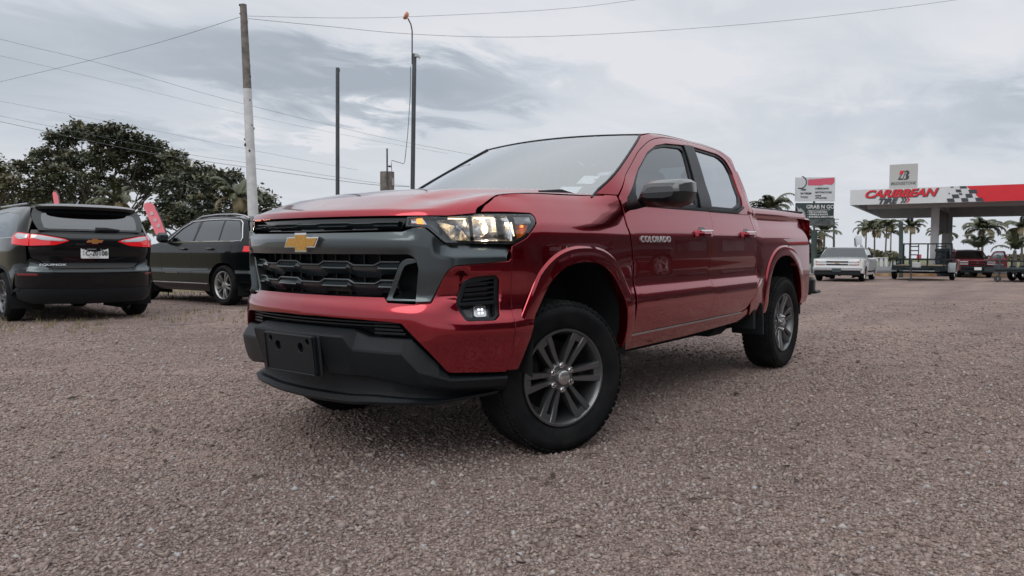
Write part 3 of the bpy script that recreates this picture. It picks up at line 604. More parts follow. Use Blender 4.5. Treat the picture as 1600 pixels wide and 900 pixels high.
    # ---- nose --------------------------------------------------------------------------------------
    sk = TS
    sym = lambda P: P+[(-s, z) + tuple(r) for s, z, *r in P[::-1]]
    # engine bay backing
    bk = MB(); bk.box((.60, 0, .87), (.02, 1.24, .72)); bk.box((.3, .66, .95), (.62, .02, .5)); bk.box((.3, -.66, .95), (.62, .02, .5)); bk.obj('radiator_support', DARK, T)
    # upper slot
    slot = [(0, 1.120), (.525, 1.128), (.60, 1.150), (.615, 1.186), (0, 1.186)]
    panel('upper_grille', sym([(.0001, 1.122), (.56, 1.130), (.60, 1.186), (.0001, 1.186)]), sk, GLOSSB, T, off=-.045, step=.05, thick=.01)
    def zigzag(name, peaks, zt, hgt, o, m, ext=.56, amp=.016, depth=.05, facet=True, lip=True):
        """grille bar: raised flats joined by ramps, with sloping front faces"""
        xs = [-ext]; 
        tops = lambda s: max(0.0, max([min(1, max(0, (w/2+.035-abs(s-c))/.035)) for c, w in peaks]))
        S_ = sorted(set([-ext, ext]+[c+d for c, w in peaks for d in (-w/2-.035, -w/2, w/2, w/2+.035) if abs(c+d) < ext])); S2 = []
        for a, b in zip(S_[:-1], S_[1:]): S2 += list(np.linspace(a, b, 4)[:-1])
        S2.append(ext); V = []; F = []
        for s in S2:
            k = tops(s); zz = zt-amp*(1-k)
            for dz, oo in ((0, o-.03), (0, o), (-.006, o+.004), (-.010, o-.004), (-hgt*.45, o-.004+(.020 if k > .99 else -.004)), (-hgt, o-.022-(.0 if k > .99 else .01)), (-hgt, o-.05)):
                V.append(tuple(sk([s], [zz+dz], oo)[0]))
        n = 7
        for i in range(len(S2)-1):
            for k in range(n-1): F.append((i*n+k, i*n+n+k, i*n+n+k+1, i*n+k+1))
        o_ = MB().add(V, F).obj(name, m, T, 22, fix=True)
        MB().tube([tuple(sk([s], [zt-amp*(1-tops(s))-.003], o+.004)[0]) for s in S2], .0028, 5).obj('bar_lip_glint', BAR_SHEEN, o_)  # pale line drawn as the glint along the bar's edge
        for c, w in peaks:
            if abs(c)+w/2 > ext: c = math.copysign(ext-w*.28, c); w = w*.5
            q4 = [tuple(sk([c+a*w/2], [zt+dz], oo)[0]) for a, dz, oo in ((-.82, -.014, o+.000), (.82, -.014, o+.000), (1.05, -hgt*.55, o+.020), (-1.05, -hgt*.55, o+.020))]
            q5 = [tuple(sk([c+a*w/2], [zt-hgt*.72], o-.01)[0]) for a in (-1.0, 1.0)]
            MB().add(q4+q5, [(0, 1, 2, 3), (3, 2, 5, 4)]).obj('bar_facet_sheen', BAR_SHEEN, o_, 20, fix=False)  # plates coloured as the sky's sheen on the bar
        return o_
    PK = [(-.56, .2), (-.187, .16), (.187, .16), (.56, .2)]
    zigzag('grille_bar', PK, .985, .062, -.030, BARG)
    zigzag('grille_bar', PK, .900, .062, -.030, BARG)
    zigzag('upper_grille_bar', [(-.187, .18), (.187, .18), (.5, .12), (-.5, .12)], 1.166, .036, -.022, BARG, ext=.56, amp=.004)
    mg = MB()
    for s in np.arange(-.51, .52, .094):
        V = [tuple(sk([s+d], [z], o)[0]) for z in (.825, 1.02) for d in (-.0035, .0035) for o in (-.066, -.09)]; mg.add(V, [(0, 2, 6, 4), (0, 4, 5, 1), (2, 3, 7, 6), (4, 6, 7, 5)])
    for z in (.855, .94):
        L = np.linspace(-.55, .55, 16); V = [tuple(sk([s], [z+d], -.072)[0]) for s in L for d in (-.006, .006)]; mg.add(V, [(2*i, 2*i+2, 2*i+3, 2*i+1) for i in range(15)])
    mg.obj('grille_mesh', TRIMG, T, 30)
    panel('grille_backing', sym([(.0001, .80), (.64, .80), (.64, 1.04), (.0001, 1.04)]), sk, DARK, T, off=-.10, step=.08, thick=.01)
    # surround: bar across plus side wings up to the lamps
    so_ = [(.0001, 1.117), (.585, 1.120), (.64, 1.136), (.690, 1.136), (.775, 1.066, .01), (1.10, 1.058), (1.118, 1.04), (1.085, 1.004), (1.085, .985), (.82, .966, .03), (.784, .935, .02), (.716, .806), (.648, .804), (.664, .95), (.652, 1.0, .02), (.62, 1.016, .02), (.0001, 1.016)]
    def so_off(s, z):
        a = np.abs(s); bar = np.clip((z-1.090)/.027, 0, 1)
        o = .016-.020*bar*np.clip((.66-a)/.05, 0, 1)
        return o-.034*np.clip((a-.73)/.08, 0, 1)*np.clip((z-.998)/.062, 0, 1)-.008*np.clip((a-.70)/.12, 0, 1)-.008*np.clip((a-1.0)/.1, 0, 1)-.010*np.clip((.80-z)/.1, 0, 1)-.012*np.clip((1.05-z)/.04, 0, 1)*np.clip((.64-a)/.03, 0, 1)
    panel('grille_surround', sym(so_), sk, FRAMEG, T, off=so_off, step=.02, thick=.05, bstep=.018, gap=.0015, rr=.004)
    for q in (1, -1):
        cb = [(.655, .998), (.60, .998, .03), (.574, .982, .02), (.508, .835), (.496, .806), (.648, .806), (.648, .816), (.527, .818, .01), (.548, .86), (.594, .968, .02), (.652, .980)]
        panel('grille_bracket', cb, sk, FRAMEG, T, off=-.006, step=.02, thick=.05, mir=q, bstep=.02, rr=.003)
        V = [tuple(sk([a], [b], o)[0]*np.array([1, q, 1])) for a, b, o in ((.535, .818, -.004), (.642, .818, -.004), (.642, .838, -.075), (.585, .862, -.075), (.642, .80, -.075), (.535, .80, -.06))]
        MB().add(V, [(0, 1, 2, 3), (0, 3, 5), (1, 4, 2), (0, 5, 4, 1)]).obj('bracket_shelf', FRAMEG, T, 20)
        # ---- lamp: box, reflectors, bulbs, lens
        lo = [(.605, 1.186), (.600, 1.140), (.66, 1.140), (.700, 1.134), (.782, 1.067, .01), (1.125, 1.062, .02), (1.21, 1.093), (1.305, 1.165, .02), (1.315, 1.19, .02), (1.30, 1.208, .02), (.93, 1.203)]
        lamp = panel('headlight', lo, sk, mat('lamp_bowl_grey', (.16, .165, .17), .3, .6), T, off=-.075, step=.03, thick=.01, mir=q, gap=-.002)
        rim = panel('headlight_rim', lo, sk, GLOSSB, lamp, off=-.004, step=.03, thick=.07, mir=q, gap=.0, holes=[[(.615, 1.179), (.612, 1.150), (.665, 1.150), (.708, 1.143), (.795, 1.078, .01), (1.12, 1.073, .02), (1.20, 1.102), (1.29, 1.168, .02), (1.298, 1.188, .02), (1.285, 1.199, .02), (.93, 1.194)]])
        P3 = lambda s, z, o, q=q: (lambda p: (p[0], p[1]*q, p[2]))(sk([s], [z], o)[0])
        def bowl(nm, P, o0, o1, m, div=6, c=None):      # concave reflector: ring at o0, centre sunk to o1
            cs = sum(p[0] for p in P)/len(P); cz = sum(p[1] for p in P)/len(P)
            if c: cs, cz = c
            P = densify(P, .012); V = []; F = []; n = len(P)
            for k in range(div+1):
                t = k/div
                for s, z in P: V.append(P3(cs+(s-cs)*(1-t*.97), cz+(z-cz)*(1-t*.97), o0+(o1-o0)*math.sin(t*PI/2)))
            for k in range(div):
                for i in range(n): F.append((k*n+i, k*n+(i+1) % n, (k+1)*n+(i+1) % n, (k+1)*n+i))
            F.append(tuple(div*n+i for i in range(n))); return MB().add(V, F).obj(nm, m, lamp, 50)
        bowl('reflector', [(.735, 1.168), (.905, 1.188), (.905, 1.078), (.82, 1.080)], -.022, -.062, REFL, c=(.87, 1.14))
        bowl('reflector', [(.925, 1.189), (1.13, 1.190), (1.15, 1.15), (1.135, 1.078), (.925, 1.076)], -.024, -.070, REFL, c=(1.0, 1.13))
        fins = MB()
        for k in range(9):
            s = 1.045+.011*k; V = [P3(s+a, z, o) for z in (1.082, 1.183-.002*k) for a, o in ((0, -.06), (.004, -.022), (.008, -.06))]; fins.add(V, [(0, 1, 4, 3), (1, 2, 5, 4)])
        for k in range(6):
            z = 1.082+.011*k; V = [P3(s, z+a, o) for s in (.93, 1.04) for a, o in ((0, -.065), (.003, -.030), (.006, -.065))]; fins.add(V, [(0, 1, 4, 3), (1, 2, 5, 4)])
        fins.obj('reflector_fins', REFL, lamp, 20, fix=False)
        for (s, z, r) in ((.965, 1.128, .030), (.865, 1.150, .016)):
            b = MB(); V = []; F = []; n = 16
            for j in range(6):
                a = j/5*PI/2
                for k in range(n): w = 2*PI*k/n; V.append(P3(s+r*1.25*math.cos(w)*math.cos(a), z+r*1.35*math.sin(w)*math.cos(a), -.055+.03*math.sin(a)))
            for j in range(5):
                for k in range(n): F.append((j*n+k, j*n+(k+1) % n, (j+1)*n+(k+1) % n, (j+1)*n+k))
            b.add(V, F).obj('projector_lens', CLEARW, lamp, 60)
            MB().add([P3(s+r*.5*math.cos(w)+.02, z+r*.9*math.sin(w)+.008, -.022) for w in np.linspace(0, 2*PI, 9)[:-1]], [tuple(range(8))]).obj('bulb_glow', WARMON, lamp, fix=False)
        for (s0, s1, z0, z1) in ((.80, .89, 1.176, 1.181), (.93, 1.04, 1.181, 1.186), (1.142, 1.150, 1.10, 1.165), (1.10, 1.13, 1.145, 1.165)):
            MB().add([P3(s0, z0, -.018), P3(s1, z0, -.018), P3(s1, z1, -.018), P3(s0, z1, -.018)], [(0, 1, 2, 3)]).obj('light_strip', WARMON, lamp, fix=False)
        ll = bpy.data.lights.new('headlight_bulb', 'POINT'); ll.energy = .9; ll.color = (1, .72, .45); ll.shadow_soft_size = .012; lo_ = bpy.data.objects.new('headlight_bulb', ll); COL.objects.link(lo_); lo_.parent = lamp; lo_.location = P3(1.0, 1.13, -.030)
        bowl('side_marker', [(1.165, 1.150), (1.265, 1.156), (1.225, 1.115), (1.165, 1.083)], -.02, -.05, AMBER)
        MB().box(P3(1.222, 1.148, -.03), (.012, .012, .012)).obj('marker_bulb', AMBERON, lamp)
        bowl('reflector', [(1.165, 1.156), (1.28, 1.163), (1.285, 1.193), (1.165, 1.190)], -.012, -.02, CLEARW)
        am = panel('turn_signal', [(.622, 1.155), (.620, 1.176), (.676, 1.182), (.700, 1.150)], sk, REFL, lamp, off=-.022, step=.02, mir=q, gap=0, thick=.01)
        MB().add([P3(.655, 1.154, -.008), P3(.682, 1.154, -.008), P3(.676, 1.178, -.008), P3(.650, 1.176, -.008)], [(0, 1, 2, 3)]).obj('amber_led', AMBERON, am, fix=False)
        MB().add([P3(.624, 1.170, -.008), P3(.650, 1.172, -.008), P3(.650, 1.177, -.008), P3(.624, 1.175, -.008), P3(.624, 1.154, -.008), P3(.650, 1.154, -.008), P3(.650, 1.158, -.008), P3(.624, 1.158, -.008)], [(0, 1, 2, 3), (4, 5, 6, 7)]).obj('amber_led', AMBER, am, fix=False)
        panel('lamp_lens', lo, sk, LENSG, lamp, off=.001, step=.04, thick=.003, mir=q, gap=.006)
    # ---- painted bumper
    fog = [(.832, .795), (.872, .890, .015), (.905, .910, .01), (1.025, .917, .012), (1.045, .902, .01), (1.043, .737, .012), (1.012, .713, .012), (.875, .715, .012), (.838, .770, .012)]
    bo = [(.0001, .722), (.12, .724), (.38, .719), (.525, .713), (.591, .706), (.646, .648), (.72, .562), (.792, .478, .02), (1.085, .463), (1.108, .60), (1.108, 1.0), (1.092, .984), (.82, .963, .03), (.786, .932, .02), (.718, .803), (.648, .800), (.645, .795), (.515, .800), (.490, .822), (.0001, .822)]
    def b_off(s, z):
        a = np.abs(s); t = np.clip((a-.735)/.05, 0, 1)*np.clip((z-.800)/.02, 0, 1)
        # dish round the fog lamp pocket: sinks towards the pocket's inner edge
        g = np.clip((a-.72)/.14, 0, 1)*np.clip((.895-a)/.03, 0, 1)*np.clip((z-.80)/.02, 0, 1)*np.clip((.945-z)/.03, 0, 1)
        return -.030*g-.010*np.clip((a-.86)/.01, 0, 1)*np.clip((1.06-a)/.015, 0, 1)*np.clip((.93-z)/.015, 0, 1)*np.clip((z-.80)/.02, 0, 1)+.006*np.clip((a-1.05)/.05, 0, 1)
    hl = lambda P: [(-s, z) + tuple(r) for s, z, *r in P[::-1]]
    panel('front_bumper', sym(bo), sk, RED, T, off=b_off, step=.018, thick=.05, holes=[fog, hl(fog)], bstep=.018, gap=.0015, rr=.005)
    for q in (1, -1):
        fp = panel('fog_lamp_bezel', fog, sk, TRIMG, T, off=-.018, step=.025, thick=.03, mir=q, gap=-.003, holes=[[(.855, .80), (.885, .882, .01), (1.028, .905, .008), (1.030, .735, .01), (1.005, .724), (.885, .726, .01), (.852, .775)]])
        panel('bezel_backing', fog, sk, GLOSSB, fp, off=-.06, step=.05, thick=.01, mir=q)
        for k in range(4):
            z = .800+.0235*k; s0 = .866+.006*k
            V = []; L = np.linspace(s0, 1.03, 6)
            for s in L:
                for dz, o in ((0, -.055), (.004, -.022), (.012, -.022), (.015, -.055)):
                    p = sk([s], [z+dz+(s-.86)*.05], o)[0]; V.append((p[0], p[1]*q, p[2]))
            MB().add(V, [(i*4+j, i*4+4+j, i*4+5+j, i*4+1+j) for i in range(5) for j in range(3)]).obj('slat', TRIMG, fp, 25)
        pc = lambda s, z, o: (lambda p: (p[0], p[1]*q, p[2]))(sk([s], [z], o)[0])
        panel('fog_lamp_shelf', [(.845, .795), (1.03, .802), (1.03, .785), (.85, .780)], sk, TRIMG, fp, off=-.014, mir=q, step=.04)
        fl = panel('fog_lamp', round_poly([(.928, .779), (.990, .779), (.988, .727), (.926, .727)], .012), sk, CHROMED, fp, off=-.035, mir=q, step=.02, thick=.02, gap=0)
        for a, b in ((-.0085, -.008), (.0085, -.008), (-.0085, .008), (.0085, .008)):
            MB().add([pc(.958+a+.0065*math.cos(w), .753+b+.006*math.sin(w), -.031) for w in np.linspace(0, 2*PI, 9)[:-1]], [tuple(range(8))]).obj('led', WHITEON, fl, fix=False)
    # ---- lower intake
    panel('lower_intake', sym([(.0001, .62), (.66, .60), (.62, .73), (.0001, .74)]), sk, DARK, T, off=-.09, step=.06, thick=.01)
    for z in (.690, .705):
        L = np.linspace(-.57, .57, 20); V = [tuple(sk([s], [z+d], o)[0]) for s in L for d, o in ((-.003, -.03), (.003, -.03), (.004, -.08))]; MB().add(V, [(3*i+j, 3*i+3+j, 3*i+4+j, 3*i+1+j) for i in range(19) for j in (0, 1)]).obj('intake_slat', TRIMG, T, 20)
    for q in (1, -1):
        for k in range(3): panel('intake_louvre', [(.44, .652+.017*k), (.60-.012*k, .650+.017*k), (.598-.012*k, .660+.017*k), (.44, .662+.017*k)], sk, TRIMG, T, off=-.035, mir=q, step=.05, gap=0)
    # ---- black lower bumper with stepped top, lofted so that its edges stay crisp
    def loft(name, S_, rows, m, ang=20):
        """rows(s) -> list of (z, off)"""
        V = []; n = len(rows(0.0))
        for s in S_: V += [tuple(sk([s], [z], o)[0]) for z, o in rows(abs(s))]
        F = [(i*n+j, i*n+j+1, i*n+n+j+1, i*n+n+j) for i in range(len(S_)-1) for j in range(n-1)]; F += [tuple(range(n))[::-1], tuple((len(S_)-1)*n+j for j in range(n))]
        return MB().add(V, F).obj(name, m, T, ang)
    def stations(ks, d):
        out = []
        for a_, b_ in zip(ks[:-1], ks[1:]): k = max(1, int((b_-a_)/d+.5)); out += [a_+(b_-a_)*i/k for i in range(k)]
        out.append(ks[-1]); return [-x for x in out[:0:-1]]+out
    I = lambda s, a_, b_: float(np.interp(s, a_, b_))
    def brow(s):
        zt = I(s, [0, .335, .425, .634, .70, .80, 1.098], [.674, .671, .642, .637, .566, .468, .456]); zc = I(s, [0, .330, .362, .600, .668, .80, 1.098], [.650, .648, .588, .580, .500, .452, .442])
        c = I(s, [0, .334, .362], [.014, .014, .0]); e = I(s, [.66, .80, 1.1], [0, -.022, -.034]); zb = I(s, [0, .42, .52, .80, 1.098], [.452, .452, .440, .385, .372]); zm = zb+(zc-zb)*.35
        return [(zt-.004, -.09), (zt, -.020+c*.4+e*.5), (zt-.004, -.012+c*.6+e*.6), (zc, .034+c+e), (zc-.010, .038+c+e), (zm, .030+c*.8+e), (zb+.006, .014+c*.5+e), (zb, .004+e), (zb-.002, -.07)]
    loft('lower_bumper', stations([0, .10, .20, .330, .335, .362, .425, .52, .60, .634, .668, .70, .80, .95, 1.098], .05), brow, TRIMB)
    def arow(s):
        zb = I(s, [0, .28, .4, .74, .9, 1.1], [.300, .304, .316, .330, .342, .356]); e = I(s, [.0, .5, .8, 1.1], [0, 0, -.010, -.030]); zt = max(zb+.02, I(s, [0, .45, .8, 1.1], [.456, .450, .39, .376]))
        return [(zt, -.045+e), (zb+(zt-zb)*.50, -.042+e), (zb+(zt-zb)*.34, -.030+e), (zb+(zt-zb)*.30, -.004+e), (zb+.018, .014+e), (zb+.006, .014+e), (zb, .004+e), (zb, -.08+e)]
    loft('air_dam', stations([0, .28, .5, .74, .9, 1.06], .05), arow, TRIMB, 28)
    # ---- number plate holder
    ph = [(-.196, .640, .012), (.196, .640, .012), (.180, .455, .012), (-.196, .455, .012)]
    ph = [(-.19, .636, .012), (.19, .636, .012), (.19, .448, .012), (-.19, .448, .012)]
    def flat(u, v, o=0): return np.stack([.958+.10*(v-.54)+0*u+o, u, v], 1)
    holes = [[(c[0]+c[2]*math.cos(w), c[1]+c[2]*1.1*math.sin(w)) for w in np.linspace(0, 2*PI, 13)[:-1]] for c in ((-.142, .607, .014), (.142, .607, .014), (-.088, .575, .022), (.088, .575, .022))]
    pl = panel('plate_holder', ph, flat, TRIMG, T, step=.03, thick=.03, gap=0, holes=holes, rr=.004, bstep=.02)
    boxo('plate_holder_back', (.925, 0, .540), (.02, .40, .20), TRIMB, pl, bev=.008, ry=.1)
    fr = MB(); fr.tube([(*flat(np.array([u]), np.array([v]), .002)[0],) for u, v in ((-.186, .632), (.186, .632), (.186, .452), (-.186, .452), (-.186, .632))], .0035, 6); fr.obj('plate_holder_edge', TRIMG, pl)
    # ---- cross emblem
    E_ = lambda k, g: [(-.134*k-g, -.024), (-.134*k-g+.028, .026+g), (-.045-g, .026+g), (-.045-g, .046+g), (.045+g, .046+g), (.045+g, .026+g), (.134*k+g, .026+g), (.134*k+g-.028, -.024-g), (.045+g, -.024-g), (.045+g, -.046-g), (-.045-g, -.046-g), (-.045-g, -.024-g)]
    def eb(u, v, t): return (.874+t-.03*abs(u)-.10*v*0, u+.012, 1.072+v)
    em = MB().prism(E_(1, 0), eb, .0, .020).obj('cross_emblem', CHROME, T, 30)
    e2 = [(x*.93, z*.84) for x, z in E_(1, -.002)]; MB().prism(e2, eb, .019, .023).obj('gold_inlay', GOLD, em, 30)
    # ---- wheels
    def spokes(parent, rr, h, m):
        sp = MB(); hb = h-.030
        for k in range(6):
            for sg in (-1, 1):
                V = []; a0 = k*PI/3; ca, sa = math.cos(a0), math.sin(a0)
                for r, w, t, top, dp in ((.045, .0105, .016, hb-.018, .05), (.085, .0120, .021, hb-.012, .045), (.14, .0155, .0265, hb-.006, .038), (rr-.062, .0165, .031, hb+.004, .035), (rr-.030, .0175, .034, hb+.010, .035), (rr-.004, .019, .036, h-.018, .04)):
                    for dx, dy in ((-w, -dp), (-w, -.006), (-w*.80, 0), (w*.80, 0), (w, -.006), (w, -dp)):
                        x, z = r, sg*t+dx; V.append((x*ca-z*sa, top+dy, x*sa+z*ca))
                F = [(i*6+j, i*6+(j+1) % 6, i*6+6+(j+1) % 6, i*6+6+j) for i in range(5) for j in range(6)]
                sp.add(V, F)
            # web near the rim between the pair
            V = []
            for r, top in ((rr-.045, hb+.0), (rr-.004, h-.020)):
                for t in (-.030, .030): V += [(r*ca-t*sa, top, r*sa+t*ca), (r*ca-t*sa, top-.035, r*sa+t*ca)]
            sp.add(V, [(0, 2, 6, 4), (1, 3, 7, 5), (0, 4, 5, 1), (2, 3, 7, 6), (0, 1, 3, 2)])
        sp.lathe([(.0, hb-.012), (.066, hb-.012), (.080, hb-.026), (.088, hb-.05), (.075, hb-.09)], 36)
        sp.obj('spokes', m, parent, 28)
        cp = MB(); cp.lathe([(0, hb+.016), (.028, hb+.015), (.036, hb+.010), (.038, hb-.014)], 32); c_ = cp.obj('hub_cap', ALLOYB, parent, 40)
        MB().prism([(x*.17, z*.17) for x, z in E_(1, 0)], lambda u, v, t: (-u, t, v), hb+.0145, hb+.0178).obj('cap_emblem', CHROMED, c_, 30)
        ln = MB()
        for k in range(6):
            w = k*PI/3+PI/6; c = (.063*math.cos(w), 0, .063*math.sin(w)); ln.lathe([(0, hb+.008), (.008, hb+.006), (.0105, hb-.0), (.0105, hb-.02)], 6, c=c); ln.lathe([(.0155, hb-.020), (.0155, hb-.008), (.0105, hb-.008)], 12, c=c)
        ln.obj('lug_nuts', CHROME, parent, 30)
    WH = []
    for (x, y, q, st) in ((-.06, .82, 1, 1), (-3.42, .800, 1, 0), (-.06, -.82, -1, 1), (-3.42, -.80, -1, 0)):
        w = empty('wheel', (x, y, .384), 0 if q > 0 else PI); w.parent = T
        if WH:
            for ch in WH[0].children: copy_tree(ch, w)
        else: wheel_parts(w, .392, .26, .245, spokes, ALLOY)
        if st: w.rotation_euler.z += math.radians(-19)
        w.rotation_euler.y = random.uniform(0, 1) if not st else (math.radians(3) if q > 0 else .4)
        WH.append(w)
    return T
TRUCK = build_truck()
# ------------------------------------------------------------------ the place
FW = Vector((math.cos(CAM_YAW), math.sin(CAM_YAW))); RT = Vector((math.sin(CAM_YAW), -math.cos(CAM_YAW)))
def DX(x, y): dx, dy = x-CAM_LOC[0], y-CAM_LOC[1]; return dx*FW.x+dy*FW.y, dx*RT.x+dy*RT.y
def gz(x, y):
    """ground height: level round the pickup, then falling very gently away"""
    d, X = DX(np.asarray(x, float), np.asarray(y, float)); t = np.clip((np.abs(d)-4)/8, 0, 1); t = t*t*(3-2*t); g = np.where(d > 0, np.maximum(d-5, 0), 0.0)
    return -.0156*g*t-.0081*X*t*(d > 0)
def at(px, D, h=0.0):
    """a point D metres ahead of the viewpoint along the lot, px the column of the photograph it stands at"""
    X = (px-800)/1190*D; x = CAM_LOC[0]+FW.x*D+RT.x*X; y = CAM_LOC[1]+FW.y*D+RT.y*X; return Vector((x, y, float(gz(x, y))+h))
def P_(px, r, D):
    """the point D metres ahead that the photograph shows at column px, row r"""
    d = _f+_rr*((px-800)/1190)-_uu*((r-450)/1190); k = D/(d.x*FW.x+d.y*FW.y); return (CAM_LOC[0]+d.x*k, CAM_LOC[1]+d.y*k, CAM_LOC[2]+d.z*k)
UP = Vector((FW.x*.0156+RT.x*.0081, FW.y*.0156+RT.y*.0081, 1)).normalized()
def stand(o, az=0.0, lean=None):
    """turn a thing about the vertical by az (from the direction ahead, clockwise) on the sloping lot"""
    d = FW*math.cos(az)+RT*math.sin(az); z = UP if lean is None else (UP+Vector(lean)).normalized(); x = Vector((d.x, d.y, 0)); x = (x-z*x.dot(z)).normalized(); y = z.cross(x)
    o.rotation_euler = Matrix((x, y, z)).transposed().to_euler(); return o
def gravel_mat():
    m = bpy.data.materials.new('gravel_ground'); m.use_nodes = True; nt = m.node_tree; b = nt.nodes['Principled BSDF']; N = nt.nodes.new; L = nt.links.new
    tc = N('ShaderNodeTexCoord'); P = tc.outputs['Object']
    def noise(s, d=4, r=.55): n = N('ShaderNodeTexNoise'); n.inputs['Scale'].default_value = s; n.inputs['Detail'].default_value = d; n.inputs['Roughness'].default_value = r; L(P, n.inputs['Vector']); return n.outputs[0]
    def ramp(v, pts):
        r = N('ShaderNodeValToRGB'); L(v, r.inputs[0]); e = r.color_ramp.elements; e[0].position = pts[0][0]; e[0].color = (*pts[0][1], 1); e[1].position = pts[-1][0]; e[1].color = (*pts[-1][1], 1)
        for p, c in pts[1:-1]: k = e.new(p); k.color = (*c, 1)
        return r.outputs[0]
    def mix(t, f, a, c):
        n = N('ShaderNodeMixRGB'); n.blend_type = t
        for i, v in enumerate((f, a, c)):
            if isinstance(v, (int, float)): n.inputs[i].default_value = v
            elif isinstance(v, tuple): n.inputs[i].default_value = (*v, 1)
            else: L(v, n.inputs[i])
        return n.outputs[0]
    v1 = N('ShaderNodeTexVoronoi'); v1.inputs['Scale'].default_value = 74; L(P, v1.inputs['Vector']); v2 = N('ShaderNodeTexVoronoi'); v2.inputs['Scale'].default_value = 26; L(P, v2.inputs['Vector'])
    sp = N('ShaderNodeSeparateColor'); L(v1.outputs['Color'], sp.inputs[0])
    stone = ramp(sp.outputs[0], [(0, (.15, .110, .096)), (.3, (.215, .162, .143)), (.6, (.285, .220, .197)), (.85, (.34, .275, .25)), (1, (.42, .355, .325))])
    gap = ramp(v1.outputs['Distance'], [(0, (1, 1, 1)), (.5, (.9, .9, .9)), (.95, (.35, .32, .32))])
    c = mix('MULTIPLY', 1.0, stone, gap)
    c = mix('MIX', ramp(noise(1.1, 5), [(.40, (0, 0, 0)), (.62, (.5, .5, .5))]), c, (.285, .222, .196))
    c = mix('MULTIPLY', .8, c, ramp(noise(.30, 7, .62), [(.32, (.72, .715, .735)), (.5, (.97, .96, .955)), (.68, (1.16, 1.12, 1.07))]))
    c = mix('MULTIPLY', .7, c, ramp(noise(5.5, 5, .62), [(.3, (.72, .70, .71)), (.7, (1.2, 1.2, 1.2))]))
    mpn = N('ShaderNodeMapping'); L(P, mpn.inputs[0]); mpn.inputs['Rotation'].default_value = (0, 0, .55); mpn.inputs['Scale'].default_value = (.10, 1.0, 1)
    nt2 = N('ShaderNodeTexNoise'); nt2.inputs['Scale'].default_value = 1.1; nt2.inputs['Detail'].default_value = 3; L(mpn.outputs[0], nt2.inputs['Vector'])
    c = mix('MULTIPLY', .75, c, ramp(nt2.outputs[0], [(.35, (.80, .79, .80)), (.5, (1, 1, 1)), (.65, (1.14, 1.12, 1.09))]))
    # straw and grass creeping in towards the far left and behind the parked cars
    sx = N('ShaderNodeSeparateXYZ'); L(P, sx.inputs[0])
    def lin(a, bb, c0):
        q1 = N('ShaderNodeMath'); q1.operation = 'MULTIPLY'; L(sx.outputs[0], q1.inputs[0]); q1.inputs[1].default_value = a
        q2 = N('ShaderNodeMath'); q2.operation = 'MULTIPLY_ADD'; L(sx.outputs[1], q2.inputs[0]); q2.inputs[1].default_value = bb; L(q1.outputs[0], q2.inputs[2])
        q3 = N('ShaderNodeMath'); q3.operation = 'ADD'; L(q2.outputs[0], q3.inputs[0]); q3.inputs[1].default_value = c0; return q3.outputs[0]
    # coordinate running left across the view and away: measured past the line the cars stand on
    ang = CAM_YAW+math.radians(60); gx_, gy_ = math.cos(ang+0), math.sin(ang)
    d0 = -(CAM_LOC[0]*gx_+CAM_LOC[1]*gy_)-GRASS_D
    edge = lin(gx_, gy_, d0); e2 = N('ShaderNodeMath'); e2.operation = 'MULTIPLY_ADD'; L(noise(.9, 6, .65), e2.inputs[0]); e2.inputs[1].default_value = 5.0; L(edge, e2.inputs[2])
    gm = ramp(e2.outputs[0], [(.0, (0, 0, 0)), (1, (1, 1, 1))])
    gcol = ramp(noise(30, 6, .7), [(.3, (.09, .085, .05)), (.5, (.17, .15, .09)), (.7, (.27, .23, .145))])
    sc = N('ShaderNodeMath'); sc.operation = 'MULTIPLY_ADD'; sc.use_clamp = True; L(e2.outputs[0], sc.inputs[0]); sc.inputs[1].default_value = .45; sc.inputs[2].default_value = -.9
    c = mix('MIX', sc.outputs[0], c, gcol)
    c = mix('MULTIPLY', 1.0, c, (1.20, 1.18, 1.19))
    L(c, b.inputs['Base Color']); b.inputs['Roughness'].default_value = .93; b.inputs['Specular IOR Level'].default_value = .25
    h = N('ShaderNodeMath'); h.operation = 'MULTIPLY_ADD'; L(v1.outputs['Distance'], h.inputs[0]); h.inputs[1].default_value = -.55; L(v2.outputs['Distance'], h.inputs[2])
    h2 = N('ShaderNodeMath'); h2.operation = 'MULTIPLY_ADD'; L(v2.outputs['Distance'], h2.inputs[0]); h2.inputs[1].default_value = -.25; L(h.outputs[0], h2.inputs[2])
    h0 = N('ShaderNodeMath'); h0.operation = 'MULTIPLY'; L(v1.outputs['Distance'], h0.inputs[0]); h0.inputs[1].default_value = -1
    bp = N('ShaderNodeBump'); bp.inputs['Strength'].default_value = .9; bp.inputs['Distance'].default_value = .012; L(h0.outputs[0], bp.inputs['Height'])
    b2 = N('ShaderNodeBump'); b2.inputs['Strength'].default_value = .5; b2.inputs['Distance'].default_value = .05; L(noise(9, 5), b2.inputs['Height']); L(bp.outputs[0], b2.inputs['Normal']); L(b2.outputs[0], b.inputs['Normal'])
    return m
GRASS_D = 16.2
